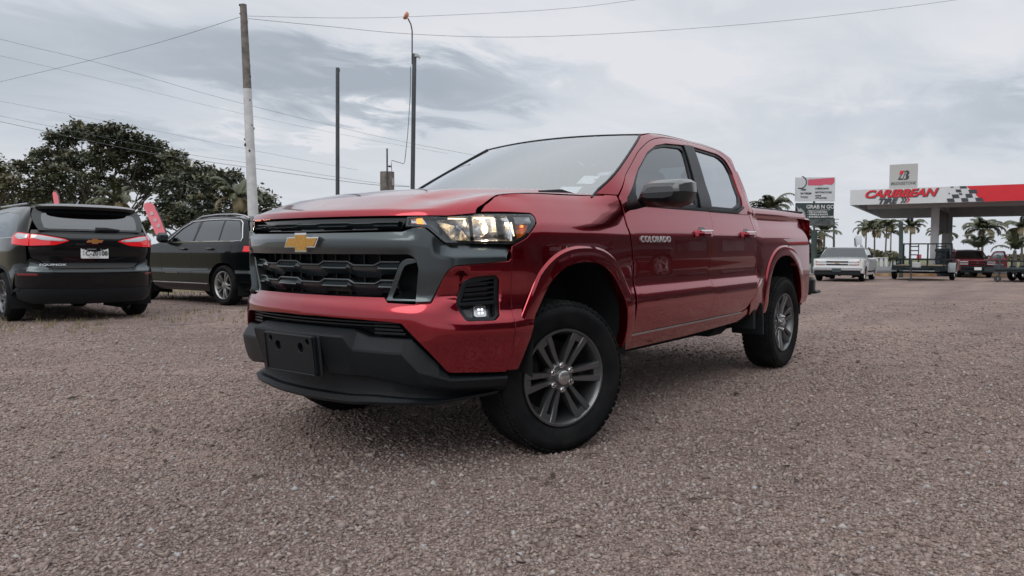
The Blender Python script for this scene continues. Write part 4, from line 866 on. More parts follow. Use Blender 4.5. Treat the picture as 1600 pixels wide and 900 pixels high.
def build_ground():
    rs = np.r_[0, np.geomspace(.6, 2600, 90)]; n = 120; V = [(CAM_LOC[0], CAM_LOC[1], 0)]; 
    for r in rs[1:]:
        a = np.linspace(0, 2*PI, n, endpoint=False); x = CAM_LOC[0]+r*np.cos(a); y = CAM_LOC[1]+r*np.sin(a); z = gz(x, y)
        V += list(zip(x, y, z))
    F = [(0, 1+k, 1+(k+1) % n) for k in range(n)]+[(1+i*n+k, 1+(i+1)*n+k, 1+(i+1)*n+(k+1) % n, 1+i*n+(k+1) % n) for i in range(len(rs)-2) for k in range(n)]
    g = raw('ground', V, F, gravel_mat(), None, None); g['kind'] = 'structure'
    # loose stones lying on the gravel
    rng = np.random.default_rng(3); pts = []
    for d0, d1, dens, s0 in ((1.2, 3.6, 6000, .0078), (3.6, 6.2, 2900, .0085), (6.2, 10, 800, .0095), (10, 17, 150, .011)):
        w1 = d1*.74+.4; A = (d1-d0)*2*w1; k = int(A*dens); D = rng.uniform(d0, d1, k); X = rng.uniform(-w1, w1, k); m_ = np.abs(X) < D*.72+.3; D, X = D[m_], X[m_]; pts.append(np.stack([D, X, rng.lognormal(0, .38, len(D))*s0], 1))
    # a scatter of larger lumps
    k = 260; D = rng.uniform(1.5, 14, k); X = (rng.random(k)*2-1)*D*.72; pts.append(np.stack([D, X, rng.uniform(.010, .016, k)], 1))
    P = np.vstack(pts); x = CAM_LOC[0]+FW.x*P[:, 0]+RT.x*P[:, 1]; y = CAM_LOC[1]+FW.y*P[:, 0]+RT.y*P[:, 1]; n = len(P); s = P[:, 2]; z = gz(x, y)+s*.10
    base = np.array([(1, 0, 0), (-1, 0, 0), (0, 1, 0), (0, -1, 0), (0, 0, 1), (0, 0, -1)], float)
    V = base[None]*s[:, None, None]*np.stack([rng.uniform(.7, 1.35, n), rng.uniform(.6, 1.0, n), rng.uniform(.35, .62, n)], 1)[:, None, :]
    V += rng.uniform(-.28, .28, (n, 6, 3))*s[:, None, None]
    a = rng.uniform(0, 2*PI, n); ca, sa = np.cos(a)[:, None], np.sin(a)[:, None]; tl = rng.normal(0, .35, n)[:, None]
    X_ = V[..., 0]*ca-V[..., 1]*sa; Y_ = V[..., 0]*sa+V[..., 1]*ca; Z_ = V[..., 2]+X_*tl
    V = np.stack([X_+x[:, None], Y_+y[:, None], Z_+z[:, None]], 2).reshape(-1, 3)
    f = np.array([(0, 2, 4), (2, 1, 4), (1, 3, 4), (3, 0, 4), (2, 0, 5), (1, 2, 5), (3, 1, 5), (0, 3, 5)]); F = (f[None]+np.arange(n)[:, None, None]*6).reshape(-1, 3)
    me = bpy.data.meshes.new('gravel'); me.vertices.add(len(V)); me.vertices.foreach_set('co', V.ravel()); me.loops.add(F.size); me.loops.foreach_set('vertex_index', F.ravel()); me.polygons.add(len(F)); me.polygons.foreach_set('loop_start', np.arange(0, F.size, 3)); me.update(calc_edges=True); me.validate()
    m = bpy.data.materials.new('loose_stone'); m.use_nodes = True; nt = m.node_tree; b = nt.nodes['Principled BSDF']; ge = nt.nodes.new('ShaderNodeNewGeometry'); r = nt.nodes.new('ShaderNodeValToRGB'); nt.links.new(ge.outputs['Random Per Island'], r.inputs[0])
    e = r.color_ramp.elements; e[0].position = 0; e[0].color = (.16, .118, .104, 1); e[1].position = 1; e[1].color = (.46, .40, .37, 1)
    for p, c in ((.25, (.22, .167, .148)), (.5, (.285, .222, .198)), (.72, (.285, .240, .225)), (.86, (.34, .275, .245)), (.955, (.40, .325, .29)), (.985, (.36, .37, .38))): k = e.new(p); k.color = (*c, 1)
    nt.links.new(r.outputs[0], b.inputs['Base Color']); b.inputs['Roughness'].default_value = .85; b.inputs['Specular IOR Level'].default_value = .3
    g = link('gravel', me, m); tag(g, 'loose reddish grey gravel stones covering the lot', 'gravel', kind='stuff')
    # dead leaves and twigs
    rng = random.Random(5); B = MB()
    for _ in range(230):
        D = rng.uniform(3, 26); X = rng.uniform(-.68, .68)*D; s = rng.uniform(.010, .026); x = CAM_LOC[0]+FW.x*D+RT.x*X; y = CAM_LOC[1]+FW.y*D+RT.y*X; z = float(gz(x, y))+.012; a = rng.uniform(0, 6.3); c, q = math.cos(a)*s, math.sin(a)*s
        B.add([(x-c*2, y-q*2, z), (x-q*.7, y+c*.7, z+s*.5), (x+c*2, y+q*2, z+s*.3), (x+q*.7, y-c*.7, z)], [(0, 1, 2, 3)])
    o = B.obj('dead_leaves', mat('dead_leaf', (.045, .030, .022), .8, noise=(3, .5)), None, fix=False); tag(o, 'small dark dead leaves and twigs scattered over the gravel', 'leaves', kind='stuff')
    # grass tufts
    B = MB(); rng = random.Random(9)
    def tuft(p, n, h, w):
        for _ in range(n):
            a = rng.uniform(0, 6.3); r = rng.uniform(0, w); b0 = Vector((p.x+r*math.cos(a), p.y+r*math.sin(a), p.z-.005)); l = h*rng.uniform(.5, 1.2); t = Vector((rng.uniform(-.5, .5)*l, rng.uniform(-.5, .5)*l, l)); s = Vector((math.cos(a+1), math.sin(a+1), 0))*.004
            B.add([b0-s, b0+s, b0+t*.6+s*.7, b0+t], [(0, 1, 2), (0, 2, 3)])
    for _ in range(150):
        D = rng.uniform(9.0, 13.5); px = rng.uniform(-40, 380) if D > 10.5 else rng.uniform(-40, 160); p = at(px, D); k = rng.random()
        tuft(p, int(3+8*k), .05+.05*k, .06)
    for _ in range(1500): p = at(rng.uniform(-60, 700), rng.uniform(16.5, 30)); tuft(p, 10, .10, .22)
    for _ in range(700): p = at(rng.uniform(1250, 1640), rng.uniform(33, 39)); tuft(p, 5, .05, .25) if rng.random() < .3 else None
    o = B.obj('grass', mat('dry_grass', (.16, .15, .06), .8, noise=(1.5, .4, (.30, .26, .12))), None, fix=False); tag(o, 'sparse dry grass growing at the edge of the gravel', 'grass', kind='stuff')
build_ground()
# ---- road, kerb and verge on the far side
def strip(name, D0, D1, p0, p1, m, h, n=40, az=0.0, **k):
    V = []; F = []
    for i in range(n+1):
        px = p0+(p1-p0)*i/n
        for D in (D0, D1): v = at(px, D+(px-1400)*az); V.append((v.x, v.y, v.z+h))
    F = [(2*i, 2*i+1, 2*i+3, 2*i+2) for i in range(n)]; o = raw(name, V, F, m); o['kind'] = 'structure'; return o
ASPH = mat('asphalt', (.13, .13, .135), .9, noise=(2, .15)); strip('road', 48, 84, 1000, 2300, ASPH, .03)
strip('verge', 84.2, 420, 400, 2600, mat('verge_grass', (.10, .12, .045), .9, noise=(.4, .35, (.19, .18, .08))), .02)
strip('field', 60, 900, -2200, 640, mat('field_grass', (.055, .06, .035), .9, noise=(.2, .35, (.12, .11, .065))), .02)
kb = MB()
V = []; 
for i in range(31):
    px = 1330+i*14; v = at(px, 41.5); w = at(px, 41.75); V += [(v.x, v.y, v.z), (v.x, v.y, v.z+.13), (w.x, w.y, w.z+.13), (w.x, w.y, w.z)]
kb.add(V, [(i*4+j, i*4+4+j, i*4+5+j, i*4+1+j) for i in range(30) for j in range(3)]); o = kb.obj('kerb', mat('faded_orange_paint', (.42, .19, .07), .8, noise=(2, .3, (.50, .36, .22)))); tag(o, 'low faded orange kerb along the far edge of the gravel', 'kerb')
strip('apron', 41.8, 47.9, 1000, 2000, mat('concrete_apron', (.24, .22, .21), .9, noise=(1.5, .15)), .035)

# ------------------------------------------------------------------ trees
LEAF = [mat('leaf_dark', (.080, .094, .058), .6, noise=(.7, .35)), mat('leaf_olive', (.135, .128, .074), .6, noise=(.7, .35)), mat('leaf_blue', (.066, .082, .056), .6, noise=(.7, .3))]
BARK = mat('grey_bark', (.075, .065, .055), .9, noise=(3, .35)); PALML = mat('palm_leaf', (.060, .068, .030), .5, noise=(1.5, .35)); PALMD = mat('palm_leaf_dry', (.16, .13, .07), .6, noise=(1.5, .3)); PBARK = mat('palm_bark', (.15, .13, .11), .9, noise=(4, .3))
def tree(name, px, D, blobs, seed, label, leafm, trunk_px=None, dens=1.0, leaf=.34, limbs=True):
    """crown from pads of leaves carried on limbs; blobs: (column, row, half width, half height) of each pad as seen in the photograph"""
    rng = random.Random(seed); base = at(trunk_px or px, D); root = empty(name, base, 0, label, 'tree'); 
    sc = D/1190
    def loc(c, r, dd=0): return Vector(P_(c, r, D+dd))-base
    fork = Vector((0, 0, 1.9)); tk = MB(); tk.tube([(0, 0, -.1), (.03, 0, .5), (0, .03, 1.2), tuple(fork), (0, 0, 2.6)], [.34, .26, .22, .19, .12], 10)
    lf = MB(); V = []; F = []; MI = []
    for (c, r, w, h) in blobs:
        dd = rng.uniform(-2.2, 2.2); p = loc(c, r, dd); W_, H_ = w*sc, h*sc
        if limbs:
            mid = fork.lerp(p, .5)+Vector((rng.uniform(-.3, .3), rng.uniform(-.3, .3), -.25)); j_ = Vector((rng.uniform(-.5, .5), rng.uniform(-.5, .5), rng.uniform(-.4, .1))); tk.tube([tuple(fork), tuple(fork.lerp(mid, .5)+j_*.5), tuple(mid+j_), tuple(mid.lerp(p, .6)+j_*.3), tuple(p)], [.10, .08, .055, .035, .015], 6)
            for _ in range(3):
                e = p+Vector((rng.uniform(-1, 1)*W_, rng.uniform(-1, 1)*W_, rng.uniform(-.3, .5)*H_)); tk.tube([tuple(mid.lerp(p, .5)), tuple(mid.lerp(e, .7)), tuple(e)], [.04, .03, .012], 5)
        ncl = max(10, int(W_*W_*62*dens*max(.5, H_)))
        for _ in range(ncl):
            a = rng.uniform(0, 6.283); q = rng.random()**.5; zz = rng.uniform(-1, 1); cp = p+Vector((math.cos(a)*q*W_, math.sin(a)*q*W_*.9, zz*H_*math.sqrt(max(.05, 1-q*q*.85))))
            cr = rng.uniform(.16, .42)
            for _ in range(int(17*cr/.3)):
                o = Vector((rng.gauss(0, 1), rng.gauss(0, 1), rng.gauss(0, .6)))*cr*.55; k = cp+o; s = leaf*rng.uniform(.45, 1.0); u = Vector((rng.gauss(0, 1), rng.gauss(0, 1), rng.gauss(0, .5))).normalized(); v = u.cross(Vector((rng.gauss(0, .6), rng.gauss(0, .6), 1))).normalized()
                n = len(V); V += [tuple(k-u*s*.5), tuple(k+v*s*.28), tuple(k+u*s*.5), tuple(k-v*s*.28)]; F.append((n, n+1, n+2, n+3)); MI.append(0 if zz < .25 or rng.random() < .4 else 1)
    raw('crown', V, F, [leafm, LEAF[1]], root, None, False, MI)
    tk.obj('trunk', BARK, root, None); return root
tree('shade_tree', 165, 44, [(50, 262, 22, 14), (78, 243, 26, 16), (60, 290, 22, 16), (100, 218, 24, 16), (95, 275, 26, 18), (128, 205, 28, 14), (120, 250, 26, 18), (160, 212, 26, 16), (150, 280, 24, 14), (165, 245, 30, 18), (185, 208, 24, 14), (205, 235, 28, 18), (225, 225, 26, 14), (245, 250, 24, 16), (268, 245, 22, 14), (210, 270, 26, 14), (260, 270, 26, 12), (280, 262, 16, 12), (185, 290, 20, 12), (130, 300, 26, 14), (75, 305, 26, 12), (230, 292, 20, 12)], 11, 'tallest broad dark tree with a wide uneven crown, left of the wooden pole', LEAF[0], 160, 1.9)
tree('shade_tree', 300, 40, [(262, 285, 20, 14), (290, 276, 26, 14), (318, 268, 26, 14), (300, 300, 30, 16), (335, 288, 26, 16), (355, 278, 22, 14), (270, 312, 24, 16), (325, 315, 28, 16), (365, 305, 22, 16), (245, 330, 22, 12), (290, 332, 26, 14), (385, 300, 18, 14), (402, 310, 20, 14), (418, 318, 16, 14), (428, 330, 12, 12), (395, 332, 22, 12), (250, 346, 14, 9), (340, 335, 26, 12), (310, 340, 24, 10), (375, 335, 22, 12), (280, 345, 20, 8)], 12, 'dense dark tree behind the wooden pole, right of the tallest tree', LEAF[2], 345, 1.8)
tree('shade_tree', 5, 42, [(-30, 262, 30, 22), (0, 275, 26, 18), (18, 285, 20, 16), (-10, 300, 30, 18), (25, 305, 20, 12), (-40, 300, 30, 24)], 13, 'olive tree cut off by the left edge of the picture', LEAF[1], -15, 1.2)
tree('shade_tree', 118, 52, [(30, 318, 26, 12), (60, 325, 26, 12), (100, 318, 26, 12), (140, 322, 24, 12), (165, 318, 20, 10), (10, 325, 26, 12)], 14, 'low dark tree seen just above the roof of the leftmost black car', LEAF[2], 90, 1.4)
br = MB()
br.tube([P_(262, 338, 38), P_(235, 345, 38), P_(215, 350, 38), P_(196, 357, 38)], [.06, .05, .045, .03], 6)
rt = bpy.data.objects['shade_tree.001']; o = br.obj('branch', BARK, None); o.parent = rt; o.matrix_parent_inverse = Matrix.Translation(-rt.location)
def leafblob(name, blobs, D, mt, seed, leaf, dens, parent=None, base=None):
    rng = random.Random(seed); V = []; F = []
    for (c, r, w, h) in blobs:
        p = Vector(P_(c, r, D))-(base or Vector((0, 0, 0))); W_, H_ = w*D/1190, h*D/1190
        for _ in range(int(dens*w*h/10)):
            a = rng.uniform(0, 6.283); q = rng.random()**.5; z = rng.uniform(-1, 1); k = p+Vector((math.cos(a)*q*W_, math.sin(a)*q*W_, z*H_*math.sqrt(max(.05, 1-q*q*.9)))); u = Vector((rng.gauss(0, 1), rng.gauss(0, 1), rng.gauss(0, .6))).normalized(); v = u.cross(Vector((rng.gauss(0, 1), 0, 1))).normalized(); s = leaf*rng.uniform(.5, 1)
            n = len(V); V += [tuple(k-u*s*.5), tuple(k+v*s*.3), tuple(k+u*s*.5), tuple(k-v*s*.3)]; F.append((n, n+1, n+2, n+3))
    return raw(name, V, F, mt, parent, None, False)
o = leafblob('crown', [(205, 345, 8, 5), (225, 350, 9, 5), (213, 352, 8, 4), (236, 346, 8, 5)], 38, LEAF[0], 4, .15, 60); o.name = 'branch_leaves'; o.parent = rt; o.matrix_parent_inverse = Matrix.Translation(-rt.location)
# ---- palms
def frond_mesh(L_=1.7, droop=.9, seed=0, wid=.42, nl=22):
    rng = random.Random(seed); V = []; F = []; pts = []
    for i in range(13):
        t = i/12; a = .75-droop*1.9*t*t; 
        pts.append((pts[-1][0]+math.cos(a)*L_/12, pts[-1][1]+math.sin(a)*L_/12) if i else (0, 0))
    def at_(t): k = min(11.999, t*12); i = int(k); q = k-i; return Vector((pts[i][0]*(1-q)+pts[i+1][0]*q, 0, pts[i][1]*(1-q)+pts[i+1][1]*q))
    for i in range(12):
        a, b = at_(i/12), at_((i+1)/12); w = .022*(1-i/13); n = len(V); V += [a+Vector((0, w, 0)), a-Vector((0, w, 0)), b-Vector((0, w*.9, 0)), b+Vector((0, w*.9, 0))]; F.append((n, n+1, n+2, n+3))
    for k in range(nl):
        t = .10+.9*k/nl; p = at_(t); d = (at_(min(1, t+.05))-p).normalized(); l = wid*math.sin(PI*(.12+.80*t))**.7
        for s in (-1, 1):
            e = p+d*l*.55+Vector((0, s*l*.75, -l*rng.uniform(.25, .65))); m_ = p+d*l*.3+Vector((0, s*l*.45, -.02)); w = d*.055; n = len(V); V += [p-w*.5, p+w*.5, m_+w, e, m_-w*.6]; F += [(n, n+1, n+2, n+4), (n+4, n+2, n+3)]
    me = bpy.data.meshes.new('frond'); me.from_pydata([tuple(v) for v in V], [], F); me.update(); return me
FRONDS = [frond_mesh(1.7, d, i) for i, d in enumerate((.62, .85, 1.05, .75))]
for m_ in FRONDS: m_.materials.append(PALML)
FROND_DRY = frond_mesh(1.5, 1.15, 9); FROND_DRY.materials.append(PALMD)
def palm(px, D, top, label, sc=1.0, seed=1, nf=13, dry=1, r=.12, group='palms along the far road', lean=0, stiff=False):
    rng = random.Random(seed); b = at(px, D); H = CAM_LOC[2]+(380-top)*D/1190-b.z; root = empty('palm_tree', b, 0, label, 'palm tree', group)
    tk = MB(); n = 8; tk.tube([(lean*(i/n)**2, 0, H*i/n-.1) for i in range(n+1)], [r*(1.35-.5*i/n)*sc for i in range(n+1)], 8); tk.obj('trunk', PBARK, root, None)
    for k in range(nf+dry):
        me = FROND_DRY if k >= nf else FRONDS[k % 4]; f = bpy.data.objects.new('frond', me); COL.objects.link(f); f.parent = root; f.location = (lean, 0, H-.12)
        el = (-.55 if k >= nf else rng.uniform(-.35, .55)) if not stiff else rng.uniform(-.1, .9)
        f.rotation_euler = (rng.uniform(-.2, .2), -el, k*2.4+rng.uniform(-.3, .3)); s = sc*rng.uniform(.85, 1.15); f.scale = (s, s, s)
    return root
for a in ((1352, 84, 357, 'leftmost palm of the cluster right of the white pickup', .95, 1), (1366, 92, 360, 'short palm between the two tall ones of the cluster behind the white pickup', 1.0, 2), (1383, 86, 354, 'palm in the middle of the cluster, just left of the green post', 1.0, 3), (1391, 97, 364, 'lower palm half hidden in the cluster left of the green post', .9, 4), (1422, 84, 354, 'palm right of the green post with fronds reaching under the canopy', 1.1, 5), (1471, 90, 366, 'palm seen between the two canopy columns', 1.1, 6), (1534, 84, 358, 'tall palm behind the red pickup with the open door', 1.25, 7), (1596, 84, 356, 'palm cut by the right edge of the picture', 1.3, 8)):
    palm(a[0], a[1], a[2], a[3], a[4]*(1.0+.05*(a[5]*7 % 5)), a[5], 12+a[5]*5 % 4, 2+a[5] % 3, .075, lean=((a[5]*37 % 11)-5)*.09)
palm(1528, 78, 388, 'short spiky palm under the tall palm behind the red pickup', 1.35, 21, 13, 0, .13, 'low palms under the tall ones', 0, True)
palm(1585, 78, 391, 'short spiky palm at the right edge under the tall palm', 1.35, 22, 13, 0, .13, 'low palms under the tall ones', 0, True)
palm(1287, 66, 362, 'dark palm directly behind the two stacked roadside signs', .95, 23, 12, 2, .10, 'palms behind the pickup')
palm(1270, 60, 372, 'small leaning palm at the left of the sign post', 1.0, 24, 9, 2, .08, 'palms behind the pickup')
palm(1203, 48, 325, 'palm whose fronds rise above the cargo bed of the red pickup', 1.0, 25, 15, 0, .14, 'palms behind the pickup')
palm(186, 34, 312, 'brownish palm crown below the tallest tree', .75, 26, 11, 3, .13, 'palms among the left trees')
palm(370, 33, 305, 'brownish palm touching the left of the wooden pole', .85, 27, 11, 3, .13, 'palms among the left trees')
palm(229, 40, 361, 'little palm seen between the two black cars', .8, 28, 12, 0, .10, 'palms among the left trees')
# hedges in the distance
for (bl, D, lb, m_) in (([(1350, 396, 14, 10), (1368, 400, 14, 9), (1388, 400, 14, 9), (1403, 403, 10, 6), (1335, 400, 12, 8)], 95, 'olive hedge under the palm cluster behind the white pickup', LEAF[1]), ([(1262, 395, 8, 18), (1275, 400, 10, 14), (1290, 398, 12, 12)], 62, 'dark bush at the foot of the roadside signs', LEAF[0]), ([(1500, 402, 10, 6), (1485, 398, 8, 12), (1512, 405, 12, 5), (1560, 404, 20, 5), (1590, 402, 20, 6)], 96, 'low scrub beyond the road behind the trailers', LEAF[1])):
    b_ = at(bl[0][0], D); o = leafblob('foliage', bl, D, m_, int(D), .55, 26); o.name = 'bush'; tag(o, lb, 'bush')
# ------------------------------------------------------------------ poles, wires, flags
WOODG = mat('weathered_wood', (.17, .155, .14), .9, noise=(6, .35), bump=(30, .4)); PAINTW = mat('chipped_white_paint', (.58, .59, .60), .8, noise=(5, .12), bump=(25, .2)); METG = mat('dark_galvanised', (.075, .085, .09), .5, .5, noise=(3, .2)); WIRE = mat('wire_haze_grey', (.10, .11, .12), .7)  # wire black lifted to grey to stand for haze
def pt(px, row, D): return Vector(P_(px, row, D))
b = at(394.5, 18.5); P0 = empty('utility_pole', b, 0, 'leaning wooden pole painted white on its lower part, tallest at the left', 'pole')
def rel(p, o): return tuple(p-o)
A, M_, Tp = pt(396, 345, 18.5), pt(386.5, 139, 18.5), pt(380, 7, 18.5); foot = M_+(A-M_)*1.62
MB().tube([rel(foot, b), rel(A, b), rel(M_, b)], [.135, .125, .098], 14).obj('painted_shaft', PAINTW, P0); MB().tube([rel(M_, b), rel(M_.lerp(Tp, .5), b), rel(Tp, b)], [.096, .088, .078], 14).obj('bare_shaft', WOODG, P0)
kn = MB(); rg = random.Random(2)
for _ in range(22):
    t = rg.random(); c = A.lerp(Tp, t); a = rg.uniform(0, 6.3); r = .125-.045*t; kn.box(rel(c+Vector((math.cos(a)*r, math.sin(a)*r, 0)), b), (.03, .03, rg.uniform(.02, .07)))
kn.obj('nails_and_scars', mat('rust_dark', (.05, .035, .03), .9), P0)
b = at(527, 25); o = MB().tube([rel(pt(527.5, 420, 25), b), rel(pt(527.5, 106, 25), b)], [.07, .062], 10).obj('steel_post', METG); o.location = b; tag(o, 'plain dark steel post, the middle one of three behind the hood', 'post')
o = MB().box(rel(pt(528, 110, 25), b), (.10, .10, .10), bev=.01).obj('post_cap', METG, o)
b = at(645, 25); LP = empty('lamp_post', b, 0, 'dark post with a curved arm, a round orange lamp on top and a camera', 'lamp post')
MB().tube([rel(pt(643, 420, 25), b), rel(pt(647.5, 84, 25), b)], [.075, .068], 10).obj('post', METG, LP)
MB().tube([rel(pt(644, 100, 25), b), rel(pt(644, 48, 25), b), rel(pt(642, 38, 25), b), rel(pt(637.5, 29, 25), b)], .022, 8).obj('arm', METG, LP)
l = MB(); c = Vector(rel(pt(633.5, 24, 25), b)); tmp = MB().lathe([(0, .10), (.07, .095), (.12, .05), (.135, 0), (.12, -.03), (0, -.045)], 20, 'Y'); Rm = Matrix.Rotation(math.radians(52), 4, 'Z') @ Matrix.Rotation(math.radians(-25), 4, 'X'); l.add([tuple(c+(Rm @ Vector(v))) for v in tmp.V], tmp.F)
l.obj('lamp_head', mat('faded_orange_plastic', (.62, .26, .17), .5), LP)
cm_ = MB(); cm_.box(rel(pt(651, 87, 25), b), (.16, .10, .09), rz=.6); cm_.box(rel(pt(655, 89, 25), b), (.10, .07, .07), rz=.6); cm_.obj('security_camera', mat('pale_plastic', (.45, .46, .47), .5), LP)
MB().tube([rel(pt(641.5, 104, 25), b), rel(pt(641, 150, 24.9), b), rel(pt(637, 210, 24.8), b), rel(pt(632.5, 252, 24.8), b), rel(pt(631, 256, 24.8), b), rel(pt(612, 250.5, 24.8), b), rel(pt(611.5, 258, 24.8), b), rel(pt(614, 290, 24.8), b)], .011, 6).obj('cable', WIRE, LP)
b = at(605, 24.6); o = MB().tube([rel(pt(605, 400, 24.6), b), rel(pt(605, 268.5, 24.6), b)], [.23, .225], 16).obj('wooden_stump', WOODG); o.location = b; tag(o, 'short thick sawn-off wooden post standing beside the lamp post', 'post')
MB().tube([rel(pt(605, 290, 24.3), b), rel(pt(604.8, 232, 24.3), b)], .026, 8).obj('pipe', METG, o); MB().box(rel(pt(609, 260, 24.3), b), (.10, .05, .05)).obj('clamp', METG, o); MB().box(rel(pt(614.5, 284, 24.2), b), (.05, .05, .22)).obj('switch_box', mat('grey_box', (.3, .31, .32), .6), o)
def wire(pts, D0, D1, lab, r=.0055):
    n = len(pts); P = []
    for i, (a, q) in enumerate(pts): P.append(pt(a, q, D0+(D1-D0)*i/(n-1)))
    # smooth curve through the points
    Q = []
    for i in range(n-1):
        p0, p1, p2, p3 = P[max(i-1, 0)], P[i], P[i+1], P[min(i+2, n-1)]
        for k in range(6): t = k/6; Q.append(.5*((2*p1)+(p2-p0)*t+(2*p0-5*p1+4*p2-p3)*t*t+(-p0+3*p1-3*p2+p3)*t**3))
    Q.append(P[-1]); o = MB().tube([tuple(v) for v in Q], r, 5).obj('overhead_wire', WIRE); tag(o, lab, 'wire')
wire([(-220, 0), (0, 61), (160, 100), (340, 151.6), (526, 198), (643, 224), (760, 246)], 26, 34, 'long thin wire slanting down across the left sky, crossing the wooden pole at mid height')
wire([(-200, 44), (0, 87), (200, 134), (380, 178), (560, 215), (700, 240)], 30, 40, 'faint wire just below the long slanting one, left of the wooden pole', .0045)
wire([(-200, 178), (0, 128), (130, 97), (250, 66), (374, 27)], 30, 18.5, 'wire rising from the left edge to the top of the wooden pole')
wire([(386, 25), (520, 28), (643, 26), (860, 15), (1000, -1), (1300, -45)], 18.5, 22, 'upper of the two wires leaving the wooden pole to the right', .0045)
wire([(386, 29), (520, 42), (640, 53), (800, 58), (1000, 50), (1250, 30), (1500, -1), (1700, -32)], 18.5, 26, 'sagging wire from the wooden pole across the whole sky to the right', .0055)
wire([(-200, 148), (0, 190), (150, 222), (240, 240), (390, 262), (560, 286), (640, 292)], 30, 26, 'thick low wire passing in front of the trees', .008)
wire([(-200, 140), (0, 181), (150, 212), (300, 242), (390, 255), (560, 282), (640, 291)], 31, 26, 'wire running just above the thick low one', .0055)
wire([(-200, 120), (0, 158), (200, 196), (380, 232), (560, 266)], 34, 34, 'faint wire over the tree tops from the left edge', .0045)
FLAGR = mat('flag_red', (.90, .24, .29), .7, noise=(2, .12)); 
def flag(px0, D, outline, label, txt):
    b = at(px0, D); root = empty('feather_flag', b, 0, label, 'flag'); pn = [pt(*p, D) for p in outline]
    n = len(pn); V = [tuple(p-b) for p in pn]+[tuple(p-b+Vector((FW.x, FW.y, 0))*.012) for p in pn]; MB().add(V, [tuple(range(n))[::-1], tuple(range(n, 2*n))]+[(i, (i+1) % n, n+(i+1) % n, n+i) for i in range(n)]).obj('cloth', FLAGR, root, 30)
    a = pn[-1]; MB().tube([(0, 0, 0), rel(a, b), rel(pn[-2], b), rel(pn[-3], b), rel(pn[-4], b)], .014, 6).obj('flag_pole', METG, root)
    if txt:
        for (c_, r_) in ((237, 333.5), (242.5, 343.5), (247.5, 352.5)):      # pale worn marks printed on the cloth
            V = [rel(pt(c_+2.9*math.cos(w)*(1+.2*math.sin(3*w)), r_+3.1*math.sin(w), D-.012), b) for w in np.linspace(0, 2*PI, 13)[:-1]]; MB().add(V, [tuple(range(12))]).obj('pale_mark', mat('flag_mark_grey', (.62, .52, .54), .7), root, fix=False)
flag(262, 17.4, [(262, 372), (258, 358), (250, 338), (243, 324), (238, 318), (231, 316), (226, 318), (224, 322), (229, 334), (237, 352), (246, 372)][::-1], 'pink-red feather flag with pale marks leaning between the two black cars', True)
flag(92, 17.4, [(95, 330), (92, 306), (88, 299), (84, 298), (82, 302), (84, 316), (86, 330)][::-1], 'tip of a pink-red flag sticking up behind the leftmost black car', None)
# ------------------------------------------------------------------ roadside signs
SIGNW = mat('sign_white', (.56, .59, .61), .5, noise=(2, .05)); SIGND = mat('sign_dark', (.035, .055, .06), .5, noise=(2, .12)); LETD = mat('letter_dark', (.05, .06, .07), .6); LETR = mat('letter_red', (.55, .02, .04), .5); LETW = mat('letter_white', (.7, .72, .72), .5); PINKR = mat('banner_pink', (.60, .10, .16), .5)
def frame_for(px, D, az): d = FW*math.cos(az)+RT*math.sin(az); fx = Vector((d.x, d.y, 0)).normalized(); return fx
def board(root, name, c, ex, w, h, t, m):       # upright board centred at c, width along ex
    ez = UP; n_ = ex.cross(ez); V = [tuple(c+ex*sx*w/2+ez*sz*h/2+n_*sy*t/2) for sx in (-1, 1) for sy in (-1, 1) for sz in (-1, 1)]
    return MB().add(V, [(0, 1, 3, 2), (4, 6, 7, 5), (0, 4, 5, 1), (2, 3, 7, 6), (0, 2, 6, 4), (1, 5, 7, 3)]).obj(name, m, root)
D = 45; b = at(1271, D); SG = empty('roadside_sign', b, 0, 'two stacked roadside sign boards on one post, white above dark', 'sign')
ex = Vector((RT.x, RT.y, 0)).normalized(); nb = ex.cross(UP)          # nb points towards the camera side
if nb.dot(Vector((FW.x, FW.y, 0))) > 0: nb = -nb
def SP(px, row, o=0.0): return pt(px, row, D)-b+nb*o
px2 = lambda p: p*D/1190
up_ = board(SG, 'white_board', SP(1273.5, 296), ex, px2(61), px2(37), .12, SIGNW); dn = board(SG, 'dark_board', SP(1272.5, 335), ex, px2(59), px2(35.5), .12, SIGND)
MB().tube([tuple(SP(1272, 440)), tuple(SP(1272, 360))], .17, 12).obj('sign_post', mat('green_post', (.05, .075, .07), .7, noise=(3, .2)), SG); MB().tube([tuple(SP(1272, 360)), tuple(SP(1272, 300))], .06, 8).obj('upper_post', METG, SG)
def sign_text(root, name, txt, px, row, size_px, m, par=None, o=.075, **k): return text_on(name, txt, tuple(SP(px, row, o)), ex, UP, px2(size_px), m, par or root, ext=.006, **k)
bn = MB(); n_ = nb
V = [tuple(SP(a, q, .07)) for a, q in ((1262, 280.8), (1303, 277.5), (1303, 285), (1299, 289), (1290, 288), (1281, 290), (1261.5, 289.5))]; bn.add(V, [tuple(range(7))]).obj('pink_banner', PINKR, up_, fix=False)
cc = MB(); c = SP(1250, 285, .072); ring = []
for i in range(15):
    a = -PI*.62+i/14*PI*1.05; 
    for rr in (px2(8.6), px2(10.2)): ring.append(tuple(c+ex*math.cos(a)*rr*1.0+UP*math.sin(a)*rr-UP*0))
cc.add(ring, [(2*i, 2*i+1, 2*i+3, 2*i+2) for i in range(14)]).obj('tyre_mark', LETD, up_, fix=False)
